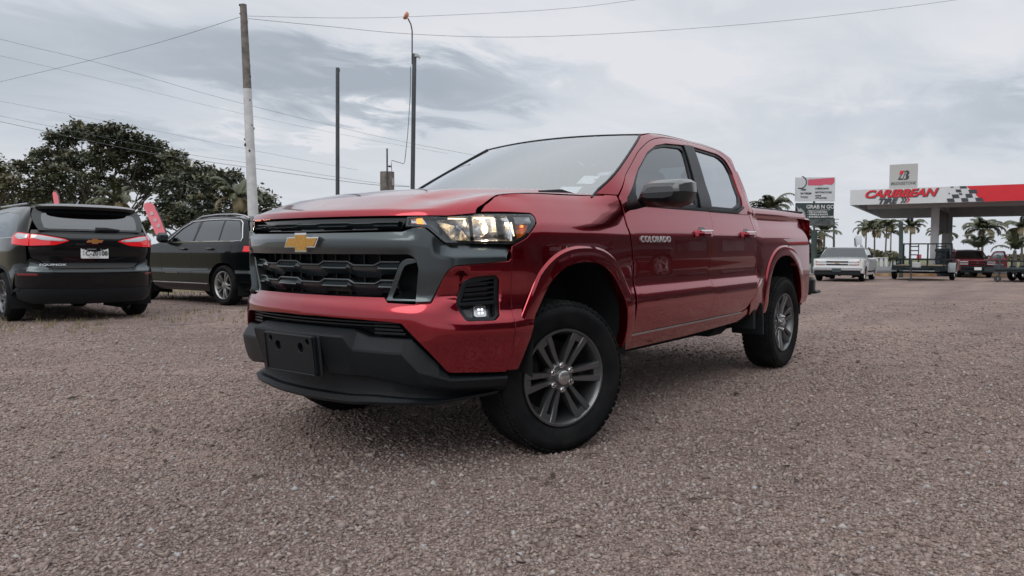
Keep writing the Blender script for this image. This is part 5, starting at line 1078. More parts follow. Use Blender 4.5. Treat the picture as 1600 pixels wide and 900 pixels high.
for t, a, q, s, al in (('TIRES', 1250, 296.5, 3.6, 'LEFT'), ('BATTERIES', 1250, 302.5, 3.6, 'LEFT'), ('TOOLS', 1250, 308.3, 3.6, 'LEFT'), ('LUBRICANTS', 1273, 294.8, 3.6, 'LEFT'), ('MOTORCYCLES', 1273, 300.8, 3.6, 'LEFT'), ('HOME', 1273, 306, 3.2, 'LEFT'), ('APPLIANCES', 1273, 309.6, 3.2, 'LEFT')):
    sign_text(SG, 'sign_letters', t, a, q, s, LETD, up_, bold=.004, align=al)
sign_text(SG, 'sign_letters', 'GRAB N GO', 1281, 323.5, 8.0, LETW, dn, bold=.005)
for t, q in (('\u2022 DELI & CAFETERIA', 331.5), ('\u2022 DRINKS & SNACKS', 335.3), ('\u2022 BURGERS & SMOOTHIES', 339.1)): sign_text(SG, 'sign_letters', t, 1261, q, 3.5, LETW, dn, bold=.004, align='LEFT')
V = [tuple(SP(a, q, .07)) for a, q in ((1262, 328.6), (1297, 327.6), (1297, 328.2), (1262, 329.2))]; MB().add(V, [(0, 1, 2, 3)]).obj('white_line', LETW, dn, fix=False)
c = SP(1246, 340, .073); V = [tuple(c+ex*px2(12)*math.cos(a)+UP*px2(15)*math.sin(a)) for a in np.linspace(-.9, 1.35, 12)]+[tuple(SP(1243.5, 352, .073)), tuple(SP(1243.5, 322, .073))]; MB().add(V, [tuple(range(14))]).obj('photo_print', mat('print_grey', (.30, .33, .34), .5, noise=(3, .3, (.5, .5, .5))), dn, fix=False)
V = [tuple(SP(a, q, .070)) for a, q in ((1262, 343), (1301.5, 342), (1301.5, 352.5), (1262, 352.5))]; MB().add(V, [(0, 1, 2, 3)]).obj('photo_print', mat('print_teal', (.07, .10, .10), .5, noise=(4, .4, (.16, .18, .17))), dn, fix=False)
# distant utility pole, tank
b = at(1303, 80); U2 = empty('utility_pole', b, 0, 'thin distant utility pole with short crossarms, right of the roadside signs', 'pole'); MB().tube([(0, 0, 0), rel(pt(1303, 341, 80), b)], [.13, .09], 8).obj('shaft', METG, U2)
for q, w in ((342.5, 8), (348, 6)): MB().tube([rel(pt(1303, q, 80), b), rel(pt(1303+w, q, 80), b)], .035, 5).obj('crossarm', METG, U2)
b = at(1341, 66); TK = empty('water_tank', b, 0, 'small white water tank on a stand above the white pickup', 'tank'); MB().lathe([(0, 0), (.27, 0), (.27, .75), (.2, .86), (0, .9)], 20, 'Z', rel(pt(1341, 383, 66), b)).obj('tank', mat('tank_white', (.62, .66, .70), .5), TK)
st = MB(); 
for a in (-.25, .25):
    for c_ in (-.25, .25): st.tube([(a, c_, 0), (a*.9, c_*.9, pt(1341, 383, 66).z-b.z)], .035, 5)
st.obj('stand', METG, TK); MB().tube([rel(pt(1336, 384, 65.6), b), rel(pt(1335.5, 372, 65.6), b)], .05, 6).obj('pipe', METG, TK)
# white fence pillars under the palms
for i in range(3):
    o = MB().box((0, 0, .45), (.30, .30, .95), bev=.03).box((0, 0, .96), (.40, .40, .08)).obj('fence_pillar', mat('pillar_white', (.62, .63, .63), .7)); o.location = at(1369.5+i*7.5, 82+i*.4); tag(o, ('left', 'middle', 'right')[i]+' one of three white fence pillars below the palm cluster', 'pillar', 'white fence pillars')
for (px, row, w, h, lb) in ((1409, 402, 5, 12, 'small pink sign just right of the green post'), (1436, 402, 7, 9, 'small pink sign seen through the trailer ramp')):
    Dd = 88; b = at(px, Dd); r = empty('small_sign', b, 0, lb, 'sign'); e_ = Vector((RT.x, RT.y, 0)); c = pt(px, row, Dd)-b; k = Dd/1190
    board(r, 'sign_board', c, e_, w*k, h*k, .06, PINKR); MB().tube([(0, 0, 0), tuple(c)], .04, 5).obj('sign_leg', METG, r)
# ------------------------------------------------------------------ filling station canopy
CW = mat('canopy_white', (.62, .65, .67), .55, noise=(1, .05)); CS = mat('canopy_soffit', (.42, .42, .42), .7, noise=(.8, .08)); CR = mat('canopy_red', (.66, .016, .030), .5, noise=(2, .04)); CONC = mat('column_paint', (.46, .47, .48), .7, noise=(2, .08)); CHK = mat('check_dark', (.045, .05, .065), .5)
O_ = at(1328, 42.5); Lr = at(1600, 38.3); CEX = Vector((Lr.x-O_.x, Lr.y-O_.y, 0)).normalized(); CEX = (CEX-UP*CEX.dot(UP)).normalized(); CEY = UP.cross(CEX)
if CEY.dot(Vector((FW.x, FW.y, 0))) < 0: CEY = -CEY
zb = pt(1328, 320.5, 42.5); CN = empty('canopy', O_, 0, 'filling station canopy with white and red fascia on square columns', 'canopy')
def cp(u, v, w): return Vector((zb.x, zb.y, zb.z))-O_+CEX*u+CEY*v+UP*w
LEN, DEP, HF = 26.0, 17.0, 1190 and 23.2*42.5/1190
def cbox(name, u0, u1, v0, v1, w0, w1, m, par=CN):
    V = [tuple(cp(u, v, w)) for u in (u0, u1) for v in (v0, v1) for w in (w0, w1)]; return MB().add(V, [(0, 1, 3, 2), (4, 6, 7, 5), (0, 4, 5, 1), (2, 3, 7, 6), (0, 2, 6, 4), (1, 5, 7, 3)]).obj(name, m, par)
fa = cbox('front_fascia', 0, LEN, 0, .15, 0, HF, CW); cbox('left_fascia', -.003, .15, .153, DEP, .002, HF-.002, CW); cbox('rear_fascia', .153, LEN, DEP-.15, DEP, .003, HF, CW); cbox('right_fascia', LEN+.003, LEN+.15, 0, DEP, 0, HF, CW)
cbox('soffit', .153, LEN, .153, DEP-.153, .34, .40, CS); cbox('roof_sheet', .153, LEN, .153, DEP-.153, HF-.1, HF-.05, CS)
for v in (2.4, 9.4): cbox('beam', .6, LEN, v, v+.35, -.10 if v < 3 else -.30, .338, CONC)
for u in (4.2, 12, 20): cbox('beam', u+.06, u+.34, 2.76, 9.38, -.06, .337, CONC)
def column(u, v, wd):
    g = cp(u+wd/2, v+wd/2, 0)+O_; h = g.z-float(gz(g.x, g.y)); return cbox('column', u, u+wd, v, v+wd, -h-.2, -.102 if v < 5 else -.302, CONC)
def solve_u(px, v):
    lo, hi = 0, 20
    for _ in range(40):
        m_ = (lo+hi)/2; g = cp(m_, v, 0)+O_; d, X = DX(g.x, g.y); lo, hi = (m_, hi) if 800+1190*float(X/d) < px else (lo, m_)
    return lo
u1 = solve_u(1452.5, 2.4); column(u1, 2.38, .40); u2 = solve_u(1472, 9.4); column(u2, 9.38, .5); column(u1+9, 2.38, .40); column(u2+9, 9.38, .5)
hb_ = empty('hanging_board', cp(u1+.25, 2.8, -.1)+O_, 0, 'brownish board hanging between the two canopy columns', 'board'); c0 = cp(u1+.25, 2.8, -.1)
V = [tuple(cp(u1+.2+(u2-u1)*t+dx, 2.9+6.4*t, w)-c0) for t in (0, 1) for dx in (0, .08) for w in (-.12, -1.35)]; MB().add(V, [(0, 1, 3, 2), (4, 6, 7, 5), (0, 4, 5, 1), (2, 3, 7, 6), (0, 2, 6, 4), (1, 5, 7, 3)]).obj('board_panel', mat('brown_board', (.10, .06, .06), .7, noise=(1, .2)), hb_)
k_ = lambda px: solve_u(px, 0)
ru = k_(1520); rd = MB(); V = [tuple(cp(u, -.006, w)) for u, w in ((k_(1506), HF-.004), (LEN, HF-.004), (LEN, .004), (k_(1532), .004))]; rd.add(V, [(0, 1, 2, 3)]).obj('red_stripe', CR, fa, fix=False)
ck = MB()
for (a0, a1, f0, f1) in ((1481.5, 1486, .93, 1.0), (1496, 1506.5, .85, 1.0), (1490, 1498, .62, .80), (1478.5, 1481, .52, .60), (1484.5, 1495, .26, .50), (1495, 1500, .45, .57), (1505.5, 1516, .26, .50), (1510, 1523, .52, .76), (1477, 1488, .02, .25), (1499, 1509.5, .02, .25), (1521, 1532.5, .02, .25)):
    u0, u1_ = k_(a0), k_(a1); s = .10*(u1_-u0); ck.add([tuple(cp(u, -.012, w*HF)) for u, w in ((u0+s, f0), (u1_+s, f0), (u1_-s, f1), (u0-s, f1))], [(0, 1, 2, 3)])
ck.obj('checks', CHK, fa, fix=False)
ccb = MB()
for (a0, a1, f0, f1) in ((1507, 1511, .52, .76), (1516, 1521, .26, .50), (1510, 1521, .02, .25)):
    u0, u1_ = k_(a0), k_(a1); ccb.add([tuple(cp(u, -.0095, w*HF)) for u, w in ((u0, f0), (u1_, f0), (u1_, f1), (u0, f1))], [(0, 1, 2, 3)])
ccb.obj('checks', CW, fa, fix=False)
def ctext(txt, px, f, size, m, **k): return text_on('fascia_letters', txt, tuple(cp(k_(px), -.018, HF*f)), CEX, UP, size, m, fa, **k)
ctext('CARIBBEAN', 1402, .645, .56, CHK, bold=.034, shear=.35, sx=1.18, ext=.006, space=.98); me = ctext('CARIBBEAN', 1401.2, .66, .56, CR, bold=.016, shear=.35, sx=1.18, ext=.016, space=.98)
ctext('TIRE', 1383, .18, .36, CHK, bold=.022, shear=.3, sx=1.25, ext=.010)
for i, m_ in enumerate((CHK, CHK, CR)):
    u = k_(1404.5+i*4.3); w = .10; q = MB(); 
    for s in (0, 1): V = [tuple(cp(u+a, -.02, HF*.24+c_)) for a, c_ in ((0, .15), (.09, .15), (.19, 0), (.10, 0))] if s == 0 else [tuple(cp(u+a, -.02, HF*.24+c_)) for a, c_ in ((.10, 0), (.19, 0), (.06, -.16), (-.03, -.16))]; q.add(V, [(0, 1, 2, 3)])
    q.obj('chevron', m_, fa, fix=False)
# tyre brand box on the roof
bx = empty('roof_sign', cp(k_(1407), 1.2, HF)+O_, 0, 'grey box sign with a red and black letter mark standing on the canopy roof', 'sign'); c0 = bx.location-O_
u0, u1_ = solve_u(1386, 1.2), solve_u(1429.5, 1.2); h_ = 1.42
V = [tuple(cp(u, v, w)-c0) for u in (u0, u1_) for v in (1.2, 1.5) for w in (HF-.2, HF+h_)]; sb = MB().add(V, [(0, 1, 3, 2), (4, 6, 7, 5), (0, 4, 5, 1), (2, 3, 7, 6), (0, 2, 6, 4), (1, 5, 7, 3)]).obj('sign_box', mat('sign_warm_grey', (.44, .44, .43), .6), bx)
uc = (u0+u1_)/2
text_on('sign_letters', 'BRIDGESTONE', tuple(cp(uc, 1.19, HF+.36)-c0), CEX, UP, .23, CHK, sb, bold=.001, shear=.2, ext=.004, space=1.06, sx=.78)
def bpoly(pts, m, o): MB().add([tuple(cp(uc+a, 1.19-o, HF+.80+c_)-c0) for a, c_ in pts], [tuple(range(len(pts)))]).obj('letter_mark', m, sb, fix=False)
bpoly([(-.16, .26), (.06, .26), (-.03, .12), (-.20, .02)], CR, .004); bpoly([(-.26, -.24), (-.02, -.24), (.13, .20), (.02, .26), (-.26, -.20)], CHK, .002)
bpoly([(.10, .26), (.22, .26), (.29, .20), (.29, .08), (.22, .02), (.29, -.06), (.27, -.18), (.18, -.24), (.0, -.24), (.04, -.18), (.12, -.18), (.14, -.03), (.10, .04), (.16, .08), (.17, .18), (.12, .20)], CHK, .006)
bpoly([(-.10, -.16), (-.03, -.16), (.075, .17), (.045, .19), (-.16, -.14)], mat('sign_warm_grey', (.44, .44, .43), .6), .009)
# green post under the canopy corner
b = at(1408, 38.0); o = MB().tube([(0, 0, 0), tuple(pt(1408, 346, 38.0)-b)], [.105, .095], 10).obj('green_post', mat('green_post', (.05, .075, .07), .7)); o.location = b; tag(o, 'dark green round post left of the canopy column, behind the ramp trailer', 'post')
# fuel pump behind the ramps
b = at(1472, 41.5); fp_ = empty('fuel_pump', b, 0, 'dark blue fuel pump beside the canopy column', 'fuel pump'); stand(fp_)
MB().box((0, 0, .65), (.45, .55, 1.3), bev=.04).box((0, 0, 1.4), (.5, .6, .2), bev=.04).obj('pump_body', mat('pump_blue', (.012, .020, .032), .5), fp_); MB().box((-.26, 0, 1.15), (.02, .5, .3)).obj('pump_display', GLOSSB, fp_); MB().tube([(-.2, .40, 1.2), (-.3, .48, .8), (-.2, .44, .5), (-.05, .42, 1.0)], .02, 6).obj('hose', TRIMB, fp_)
b = at(1300, 300)
# ------------------------------------------------------------------ building and wall opposite, mirrored in the pickup's doors
bw = empty('shop_building', (-16, 12.5, 0), math.radians(3), 'long low building that only shows mirrored in the red doors', 'building')
WL = mat('building_wall', (.07, .065, .065), .8, noise=(1, .15)); MB().box((0, 3, 2.6), (44, 6, 5.2)).obj('wall', WL, bw); MB().box((0, 2.8, 5.3), (45, 7, .25)).obj('roof', mat('roof_sheet_dark', (.10, .10, .10), .7), bw)
for i in range(7): MB().box((-14+i*4.6, -.02, 1.6), (2.6, .06, 1.7)).obj('window', GLOSSB, bw)
for i in range(3): MB().box((-11.6+i*9.2, -.02, 1.15), (1.1, .06, 2.2)).obj('door', mat('door_brown', (.10, .06, .04), .6), bw)

# ------------------------------------------------------------------ other vehicles
def ruled(name, sk, E, m, parent, bow=0.0, crown=0.0, nu=22, nv=12, thick=.01, y_in=.002, yscale=None, pw=2):
    """sheet across the car between its two side skins; E: (x, z) points of its edge"""
    E = np.array(E, float); k = np.r_[0, np.cumsum(np.hypot(*np.diff(E, axis=0).T))]; k /= k[-1]
    def f(U, V):
        u = np.asarray(U)*2-1; v = np.clip(V, 0, 1); x = np.interp(v, k, E[:, 0]); z = np.interp(v, k, E[:, 1]); y = sk.side(x, z, 0)[:, 1]-y_in
        if yscale: y = y*yscale
        b = bow(v) if callable(bow) else bow; c = crown(v) if callable(crown) else crown
        return np.stack([x+b*(1-np.abs(u)**pw)+(V-v)*(E[-1, 0]-E[0, 0]), u*y, z+c*(1-np.abs(u)**pw)+(V-v)*(E[-1, 1]-E[0, 1])], 1)
    o = gridsurf(name, f, nu, nv, m, parent, thick); o_ = (o, f); return o_
def emblem_cross(parent, f, k, mgold=GOLD, mrim=CHROME, th=.012):
    E_ = lambda g: [(-.134*k-g, -.024*k), (-.106*k-g, .026*k+g), (-.045*k-g, .026*k+g), (-.045*k-g, .046*k+g), (.045*k+g, .046*k+g), (.045*k+g, .026*k+g), (.134*k+g, .026*k+g), (.106*k+g, -.024*k-g), (.045*k+g, -.024*k-g), (.045*k+g, -.046*k-g), (-.045*k-g, -.046*k-g), (-.045*k-g, -.024*k-g)]
    o = MB().prism(E_(0), f, 0, th).obj('cross_emblem', mrim, parent, 30); MB().prism([(a*.9, b*.78) for a, b in E_(0)], f, th*.95, th*1.25).obj('gold_inlay', mgold, o, 30); return o
def star_spokes(n, twin, w0, w1):
    def fn(parent, rr, h, m):
        sp = MB(); hb = h-.03
        for k in range(n):
            for sg in ((-1, 1) if twin else (0,)):
                a0 = 2*PI*k/n; V = []
                for r, w, t, top, dp in ((.04, w0, .012, hb-.02, .05), (.10, w0, .022, hb-.008, .045), (rr*.7, (w0+w1)/2, .035, hb-.0, .04), (rr-.01, w1, .055, hb-.002, .04)):
                    for dx, dy in ((-w, -dp), (-w, -.004), (w, -.004), (w, -dp)):
                        x, z = r, sg*t+dx; ca, sa = math.cos(a0), math.sin(a0); V.append((x*ca-z*sa, top+dy, x*sa+z*ca))
                sp.add(V, [(i*4+j, i*4+(j+1) % 4, i*4+4+(j+1) % 4, i*4+4+j) for i in range(3) for j in range(4)])
        sp.lathe([(0, hb+.006), (.03, hb+.004), (.034, hb-.01), (.06, hb-.012), (.075, hb-.04)], 24); sp.obj('spokes', m, parent, 28)
        ln = MB()
        for k in range(5): w = 2*PI*k/5+.3; ln.lathe([(0, hb-.0), (.009, hb-.002), (.010, hb-.02)], 6, c=(.055*math.cos(w), 0, .055*math.sin(w)))
        o = ln.obj('lug_nuts', CHROMED, parent, 30); o['kind'] = 'stuff'
    return fn
def set_wheels(root, spots, R, W_, rim, fn, m, n=36, treads=0):
    first = None
    for x, y in spots:
        w = empty('wheel', (x, y, R), 0 if y > 0 else PI); w.parent = root
        if first:
            for ch in first.children: copy_tree(ch, w)
        else: wheel_parts(w, R, W_, rim, fn, m, n=n, treads=treads); first = w
        w.rotation_euler.y = random.uniform(0, 1)
def liner(root, arcs, y=.9, yi=.5, top=.0):
    for q in (1, -1):
        for A_ in arcs:
            cx, ax, z0, bz = A_; L = [(cx+ax*1.02, .2)]+[(cx+ax*1.02*math.copysign(abs(math.cos(w))**(2/2.4), math.cos(w)), z0+bz*1.02*abs(math.sin(w))**(2/2.4)) for w in np.linspace(0, PI, 15)]+[(cx-ax*1.02, .2)]
            V = [(x, q*yy, z) for x, z in L for yy in (y, yi)]; wh = MB(); wh.add(V, [(2*i, 2*i+1, 2*i+3, 2*i+2) for i in range(len(L)-1)]); wh.box((cx, q*yi, (z0+bz)/2+.1), (ax*2.05, .01, z0+bz-.1)); wh.obj('wheel_house', DARK, root, 30, fix=False)
# ---- black SUV seen from behind (built tail first: +X is its tail)
def build_suv_rear():
    P = [(.90, 0), (.89, .25), (.86, .48), (.79, .67), (.67, .79), (.50, .862), (.25, .90), (0, .912), (-1.0, .92), (-2.7, .905), (-3.1, .88), (-3.45, .80), (-3.66, .6)]
    tail = [(.22, -.14), (.30, -.06), (.40, -.01), (.52, .015), (.62, .030), (.70, .042), (.735, .036), (.765, -.002), (.85, -.034), (.93, -.034), (1.0, -.012), (1.08, .0), (1.17, -.004), (1.24, -.03), (1.30, -.06), (1.45, -.16), (1.6, -.26), (1.7, -.34)]
    corn = [(.22, -.12), (.30, -.05), (.40, -.01), (.52, .01), (.70, .016), (.735, .012), (.80, -.012), (.95, -.004), (1.08, .012), (1.18, -.0), (1.28, -.045), (1.4, -.09), (1.55, -.16), (1.64, -.23), (1.7, -.30)]
    side = [(.22, -.10), (.30, -.03), (.42, .0), (.60, .004), (.72, -.004), (.90, .006), (1.02, .010), (1.10, -.006), (1.2, -.03), (1.3, -.06), (1.4, -.10), (1.52, -.165), (1.60, -.22), (1.66, -.29), (1.7, -.4)]
    A1 = (0, .42, .36, .40); A2 = (-2.725, .42, .36, .40)
    sk = Skin(P, [(0, tail), (.50, tail), (.88, corn), (('x', .35), side), (('x', -3.6), side)], (), flare=((-.3, 0, 1), (0, 0, 0)))
    root = empty('suv', (0, 0, 0), 0, 'black SUV seen from behind with a white number plate, at the left edge', 'SUV', 'black SUVs parked on the left')
    sd = sk.side; sym = lambda P_: P_+[(-s, z)+tuple(r) for s, z, *r in P_[::-1]]
    for q in (1, -1):
        ar = [p for p in sk.arch_line(A1, .30) if p[1] > .3]; ar2 = [p for p in sk.arch_line(A2, .30) if p[1] > .3]
        sx = sk.sx
        # side from the tail lamp forward, in (s, z)
        SO = [(.80, 1.29), (.80, 1.16), (.82, .76), (.95, .72)]+[(sx(.55), .72), (sx(.45), .45)]+[(sx(x), z) for x, z in ar if z > .42]+[(sx(-.45), .42), (sx(-2.28), .42)]+[(sx(x), z) for x, z in ar2 if z > .42]+[(sx(-3.18), .45), (sx(-3.6), .5), (sx(-3.62), .80), (sx(-3.45), .98), (sx(-2.3), 1.12), (sx(-2.1), 1.20), (sx(-1.3), 1.60), (sx(-.4), 1.655), (sx(.3), 1.635), (sx(.58), 1.60), (.80, 1.44)]
        win = [(sx(.42), 1.20), (sx(.50), 1.26, .03), (sx(.42), 1.44, .06), (sx(.25), 1.53, .06), (sx(-.4), 1.575), (sx(-1.2), 1.55, .1), (sx(-1.95), 1.20, .03), (sx(-1.9), 1.145), (sx(-.2), 1.17)]
        panel('side_panel', SO, sk, BLACKP, root, step=.05, mir=q, holes=[win], bstep=.04, thick=.03)
        panel('side_windows', win, sk, PRIVG, root, step=.1, mir=q, off=-.006, gap=-.003)
        panel('window_trim', [(sx(.46), 1.188), (sx(.46), 1.200), (sx(-1.9), 1.145), (sx(-1.9), 1.133)], sk, CHROMED, root, step=.1, mir=q, gap=0, off=.004)
        cl = [(.93, .44), (sx(.46), .44)]+[(sx(x), z) for x, z in sk.arch_line(A1, .3, grow=-.0) if z > .3]+[(sx(-.43), .24), (sx(-2.28), .24)]+[(sx(x), z) for x, z in sk.arch_line(A2, .3) if z > .3]+[(sx(-3.2), .26), (sx(-3.2), .5)]+[(sx(x), z) for x, z in sk.arch_line(A2, .42, grow=.05)[::-1] if z > .4]+[(sx(-2.2), .42), (sx(-.5), .42)]+[(sx(x), z) for x, z in sk.arch_line(A1, .42, grow=.05)[::-1] if z > .4]+[(sx(.50), .47), (.93, .49)]
        panel('sill_cladding', cl, sk, TRIMB, root, step=.06, mir=q, off=.004, gap=0)
        for x in (-.55, -1.45):     # door handles
            MB().box(tuple(sd([x], [1.04], .03)[0]*np.array([1, q, 1])), (.20, .03, .03), bev=.01).obj('door_handle', BLACKP, root)
        MB().tube([tuple(sd([x], [1.652], .0)[0]*np.array([1, q, 1])+np.array([0, -q*.03, .035])) for x in (.15, -.2, -.8, -1.3)], .014, 6).obj('roof_rail', CHROMED, root)
        # tail lamp: outer part on the side, inner part on the lid
        lo = [(.765, 1.245, .02), (1.00, 1.27, .05), (1.10, 1.20, .02), (1.06, 1.10, .02), (.765, 1.075)]
        o = panel('tail_lamp', lo, sk, REDL, root, step=.03, mir=q, off=.010, thick=.04, gap=.002); panel('clear_part', [(.785, 1.235, .01), (.98, 1.252, .03), (1.00, 1.21, .02), (.90, 1.165, .02), (.785, 1.18)], sk, CLEARW, o, step=.03, mir=q, off=.016, thick=.01, gap=0)
        li = [(.755, 1.245), (.755, 1.075), (.46, 1.09, .03), (.30, 1.15, .02), (.36, 1.18, .02), (.62, 1.235, .03)]
        o = panel('tail_lamp', li, sk, REDL, root, step=.03, mir=q, off=.010, thick=.04, gap=.002); panel('clear_part', [(.74, 1.232), (.74, 1.19), (.60, 1.155, .02), (.40, 1.143, .01), (.33, 1.155, .01), (.40, 1.175), (.62, 1.222, .02)], sk, CLEARW, o, step=.03, mir=q, off=.016, thick=.01, gap=0)
        panel('reflector', [(.66, .665), (.66, .690), (.95, .695), (.93, .665)], sk, REDD, root, step=.05, mir=q, off=.006, gap=0)
    lid = [(.0001, .765), (.42, .765), (.52, .775, .05), (.64, .86), (.76, .905, .03), (.775, 1.06), (.46, 1.085, .03), (.29, 1.15, .02), (.35, 1.185, .02), (.62, 1.24, .03), (.775, 1.25), (.775, 1.30), (.0001, 1.30)]
    def lid_off(s, z): a = np.abs(s); return .012*np.clip((z-.96)/.012, 0, 1)*np.clip((1.06-z)/.08, 0, 1)
    panel('tailgate', sym(lid), sk, BLACKP, root, off=lid_off, step=.022, bstep=.03, thick=.03)
    panel('rear_bumper', sym([(.0001, .47), (.93, .49), (1.00, .52), (1.00, .71), (.86, .745), (.80, .88, .02), (.77, .90), (.655, .855), (.53, .772, .05), (.42, .762), (.0001, .762)]), sk, BLACKP, root, step=.035, bstep=.035, thick=.04)
    panel('bumper_ledge', sym([(.0001, .735), (.50, .735), (.60, .80), (.77, .855, .02), (.80, .72), (.0001, .70)]), sk, FRAMEG, root, off=.005, step=.03, gap=0)
    panel('lower_bumper', sym([(.0001, .25), (.80, .27), (1.0, .34), (1.0, .50), (.93, .485), (.0001, .468)]), sk, TRIMB, root, step=.05, thick=.05)
    panel('dark_band', sym([(.0001, 1.185), (.30, 1.185), (.62, 1.243), (.70, 1.255), (.0001, 1.25)]), sk, GLOSSB, root, off=.004, step=.05, gap=0)
    # rear glass, spoiler, roof
    o, gf = ruled('rear_window_frame', sk, [(.795, 1.295), (.74, 1.38), (.64, 1.52), (.60, 1.60)], GLOSSB, root, bow=.07, thick=.02)
    def gf2(u, v, o=0): p = gf((np.asarray(u)+1)/2, np.asarray(v)); return p+np.stack([0*p[:, 0]+.006+o, 0*p[:, 0], 0*p[:, 0]+.004], 1)
    panel('rear_window', [(-.88, .06, .08), (.88, .06, .08), (.84, .80, .08), (-.84, .80, .08)], gf2, PRIVG, root, step=.1, gap=0, thick=.003)
    V = []; F = []; n = 20
    for i in range(n+1):
        u = -1+2*i/n; w = .655-.03*abs(u)**3; b = .10*(1-u*u); e = .0 if abs(u) < .92 else 1
        for x, z in ((.40+b*.3, 1.672+.014*(1-u*u)), (.60+b, 1.668+.012*(1-u*u)), (.715+b-.10*abs(u)**6, 1.640), (.70+b-.10*abs(u)**6, 1.600), (.61+b*.5, 1.585)): V.append((x, u*w, z-.015*abs(u)**4))
    for i in range(n):
        for k in range(4): F.append((i*5+k, i*5+k+1, i*5+6+k, i*5+5+k))
    MB().add(V, F).obj('spoiler', BLACKP, root, 30); MB().box((.790, 0, 1.615), (.012, .30, .018)).obj('brake_light', REDD, root)
    ruled('roof', sk, [(.55, 1.625), (.30, 1.645), (-.4, 1.665), (-1.25, 1.625), (-1.38, 1.58)], BLACKP, root, bow=lambda v: .1*(v < .5)-.1*(v > .5), crown=.035, nv=16)
    ruled('windscreen', sk, [(-1.40, 1.575), (-2.15, 1.17)], PRIVG, root, bow=-.15, crown=.02); ruled('hood', sk, [(-2.17, 1.15), (-2.6, 1.09), (-3.2, 1.01), (-3.55, .88)], BLACKP, root, bow=lambda v: -.15-.1*v, crown=.05); ruled('nose', sk, [(-3.56, .86), (-3.62, .7), (-3.62, .3)], GLOSSB, root, bow=-.12)
    MB().tube([tuple(sk([x], [.868+.055*(abs(x)/.42)**2], .002)[0]) for x in np.linspace(-.42, .42, 20)], .006, 5).obj('crease_shade_line', DARK, root)  # dark tube drawn in for the shaded crease, no groove in the lid
    # plate, emblem, lettering, wiper, antenna
    pf = lambda u, v, t: tuple(sk([u], [v], 0)[0]*np.array([0, 1, 1])+np.array([sk([0.0], [v], 0)[0][0]+t+.012, 0, 0]))
    pb = MB().prism(round_poly([(-.17, .905), (.17, .905), (.17, 1.062), (-.17, 1.062)], .012), lambda u, v, t: (.885+t+(.98-v)*.06, u, v), 0, .012).obj('number_plate', PAPER, root, 30)
    # from behind, the tail-first frame's left is on the left: letters run towards -Y... seen from +X, right is +Y
    text_on('plate_characters', 'C-20108', (.902, .022, .975), (0, 1, 0), (0, 0, 1), .098, LETD, pb, bold=.002, ext=.002, sx=.80)
    pm = MB()
    for y0, y1, z0, h_ in ((-.14, -.125, 1.035, .012), (-.10, .02, 1.036, .010), (.07, .085, 1.036, .012), (.10, .115, 1.03, .012), (-.145, -.132, 1.0, .03), (-.145, -.132, .96, .02), (-.08, .0, .925, .006), (.01, .06, .925, .006)): pm.box((.902+(.98-z0)*.06-.001, (y0+y1)/2, z0), (.003, y1-y0, h_))
    pm.obj('plate_marks', mat('plate_grey', (.28, .28, .30), .6), pb)
    emblem_cross(root, lambda u, v, t: (.903+t, u, 1.148+v), .82)
    me = text_mesh('EQUINOX', .062, shear=.1, ext=.003, bold=.0012, space=1.05, sx=1.05); V = np.array([v.co[:] for v in me.vertices]); Pq = sk(-.50+V[:, 0], .815+V[:, 1]*.62, .008+V[:, 2])
    for v, p in zip(me.vertices, Pq): v.co = p
    link('name_badge', me, CHROMED, root)
    w = MB(); w.tube([(.845, .03, 1.315), (.86, .16, 1.322), (.853, .33, 1.312)], [.034, .026, .014], 8); w.obj('rear_wiper', TRIMG, root)
    fin = MB(); fin.add([(.25, -.03, 1.68), (.25, .03, 1.68), (.05, 0, 1.69), (.27, 0, 1.765), (.20, 0, 1.765)], [(0, 1, 3), (0, 3, 4), (1, 4, 3), (0, 4, 2), (1, 2, 4)]); fin.obj('roof_antenna', BLACKP, root)
    set_wheels(root, [(0, .79), (0, -.79), (-2.725, .79), (-2.725, -.79)], .355, .235, .235, star_spokes(5, True, .014, .018), ALLOY)
    liner(root, (A1, A2), y=.89); ub = MB(); ub.box((-1.35, 0, .40), (3.9, 1.5, .2)); ub.box((.55, 0, .45), (.4, 1.3, .22)); ub.tube([(.2, -.5, .28), (.6, -.5, .30), (.78, -.5, .31)], .05, 8); ub.tube([(0, -.7, .33), (0, .7, .33)], .05, 8); ub.obj('underbody', DARK, root)
    MB().box((-.9, 0, .95), (2.2, 1.3, .5)).obj('cabin_floor', DARK, root); return root
def place(root, px, D, az, lx, ly, flip=False, dz=0.0):
    """put the local point (lx, ly) of a thing at column px and distance D, its +X turned az from the direction ahead"""
    stand(root, az); v = at(px, D); M_ = root.rotation_euler.to_matrix(); root.location = v-(M_ @ Vector((lx, ly, 0)))+Vector((0, 0, dz)); return root
EQ = build_suv_rear()
# tail-first frame: its +X points back towards the camera
EQ.scale = (1, 1.06, 1); place(EQ, 203, 12.1, math.radians(-46)+PI, 0, .80)
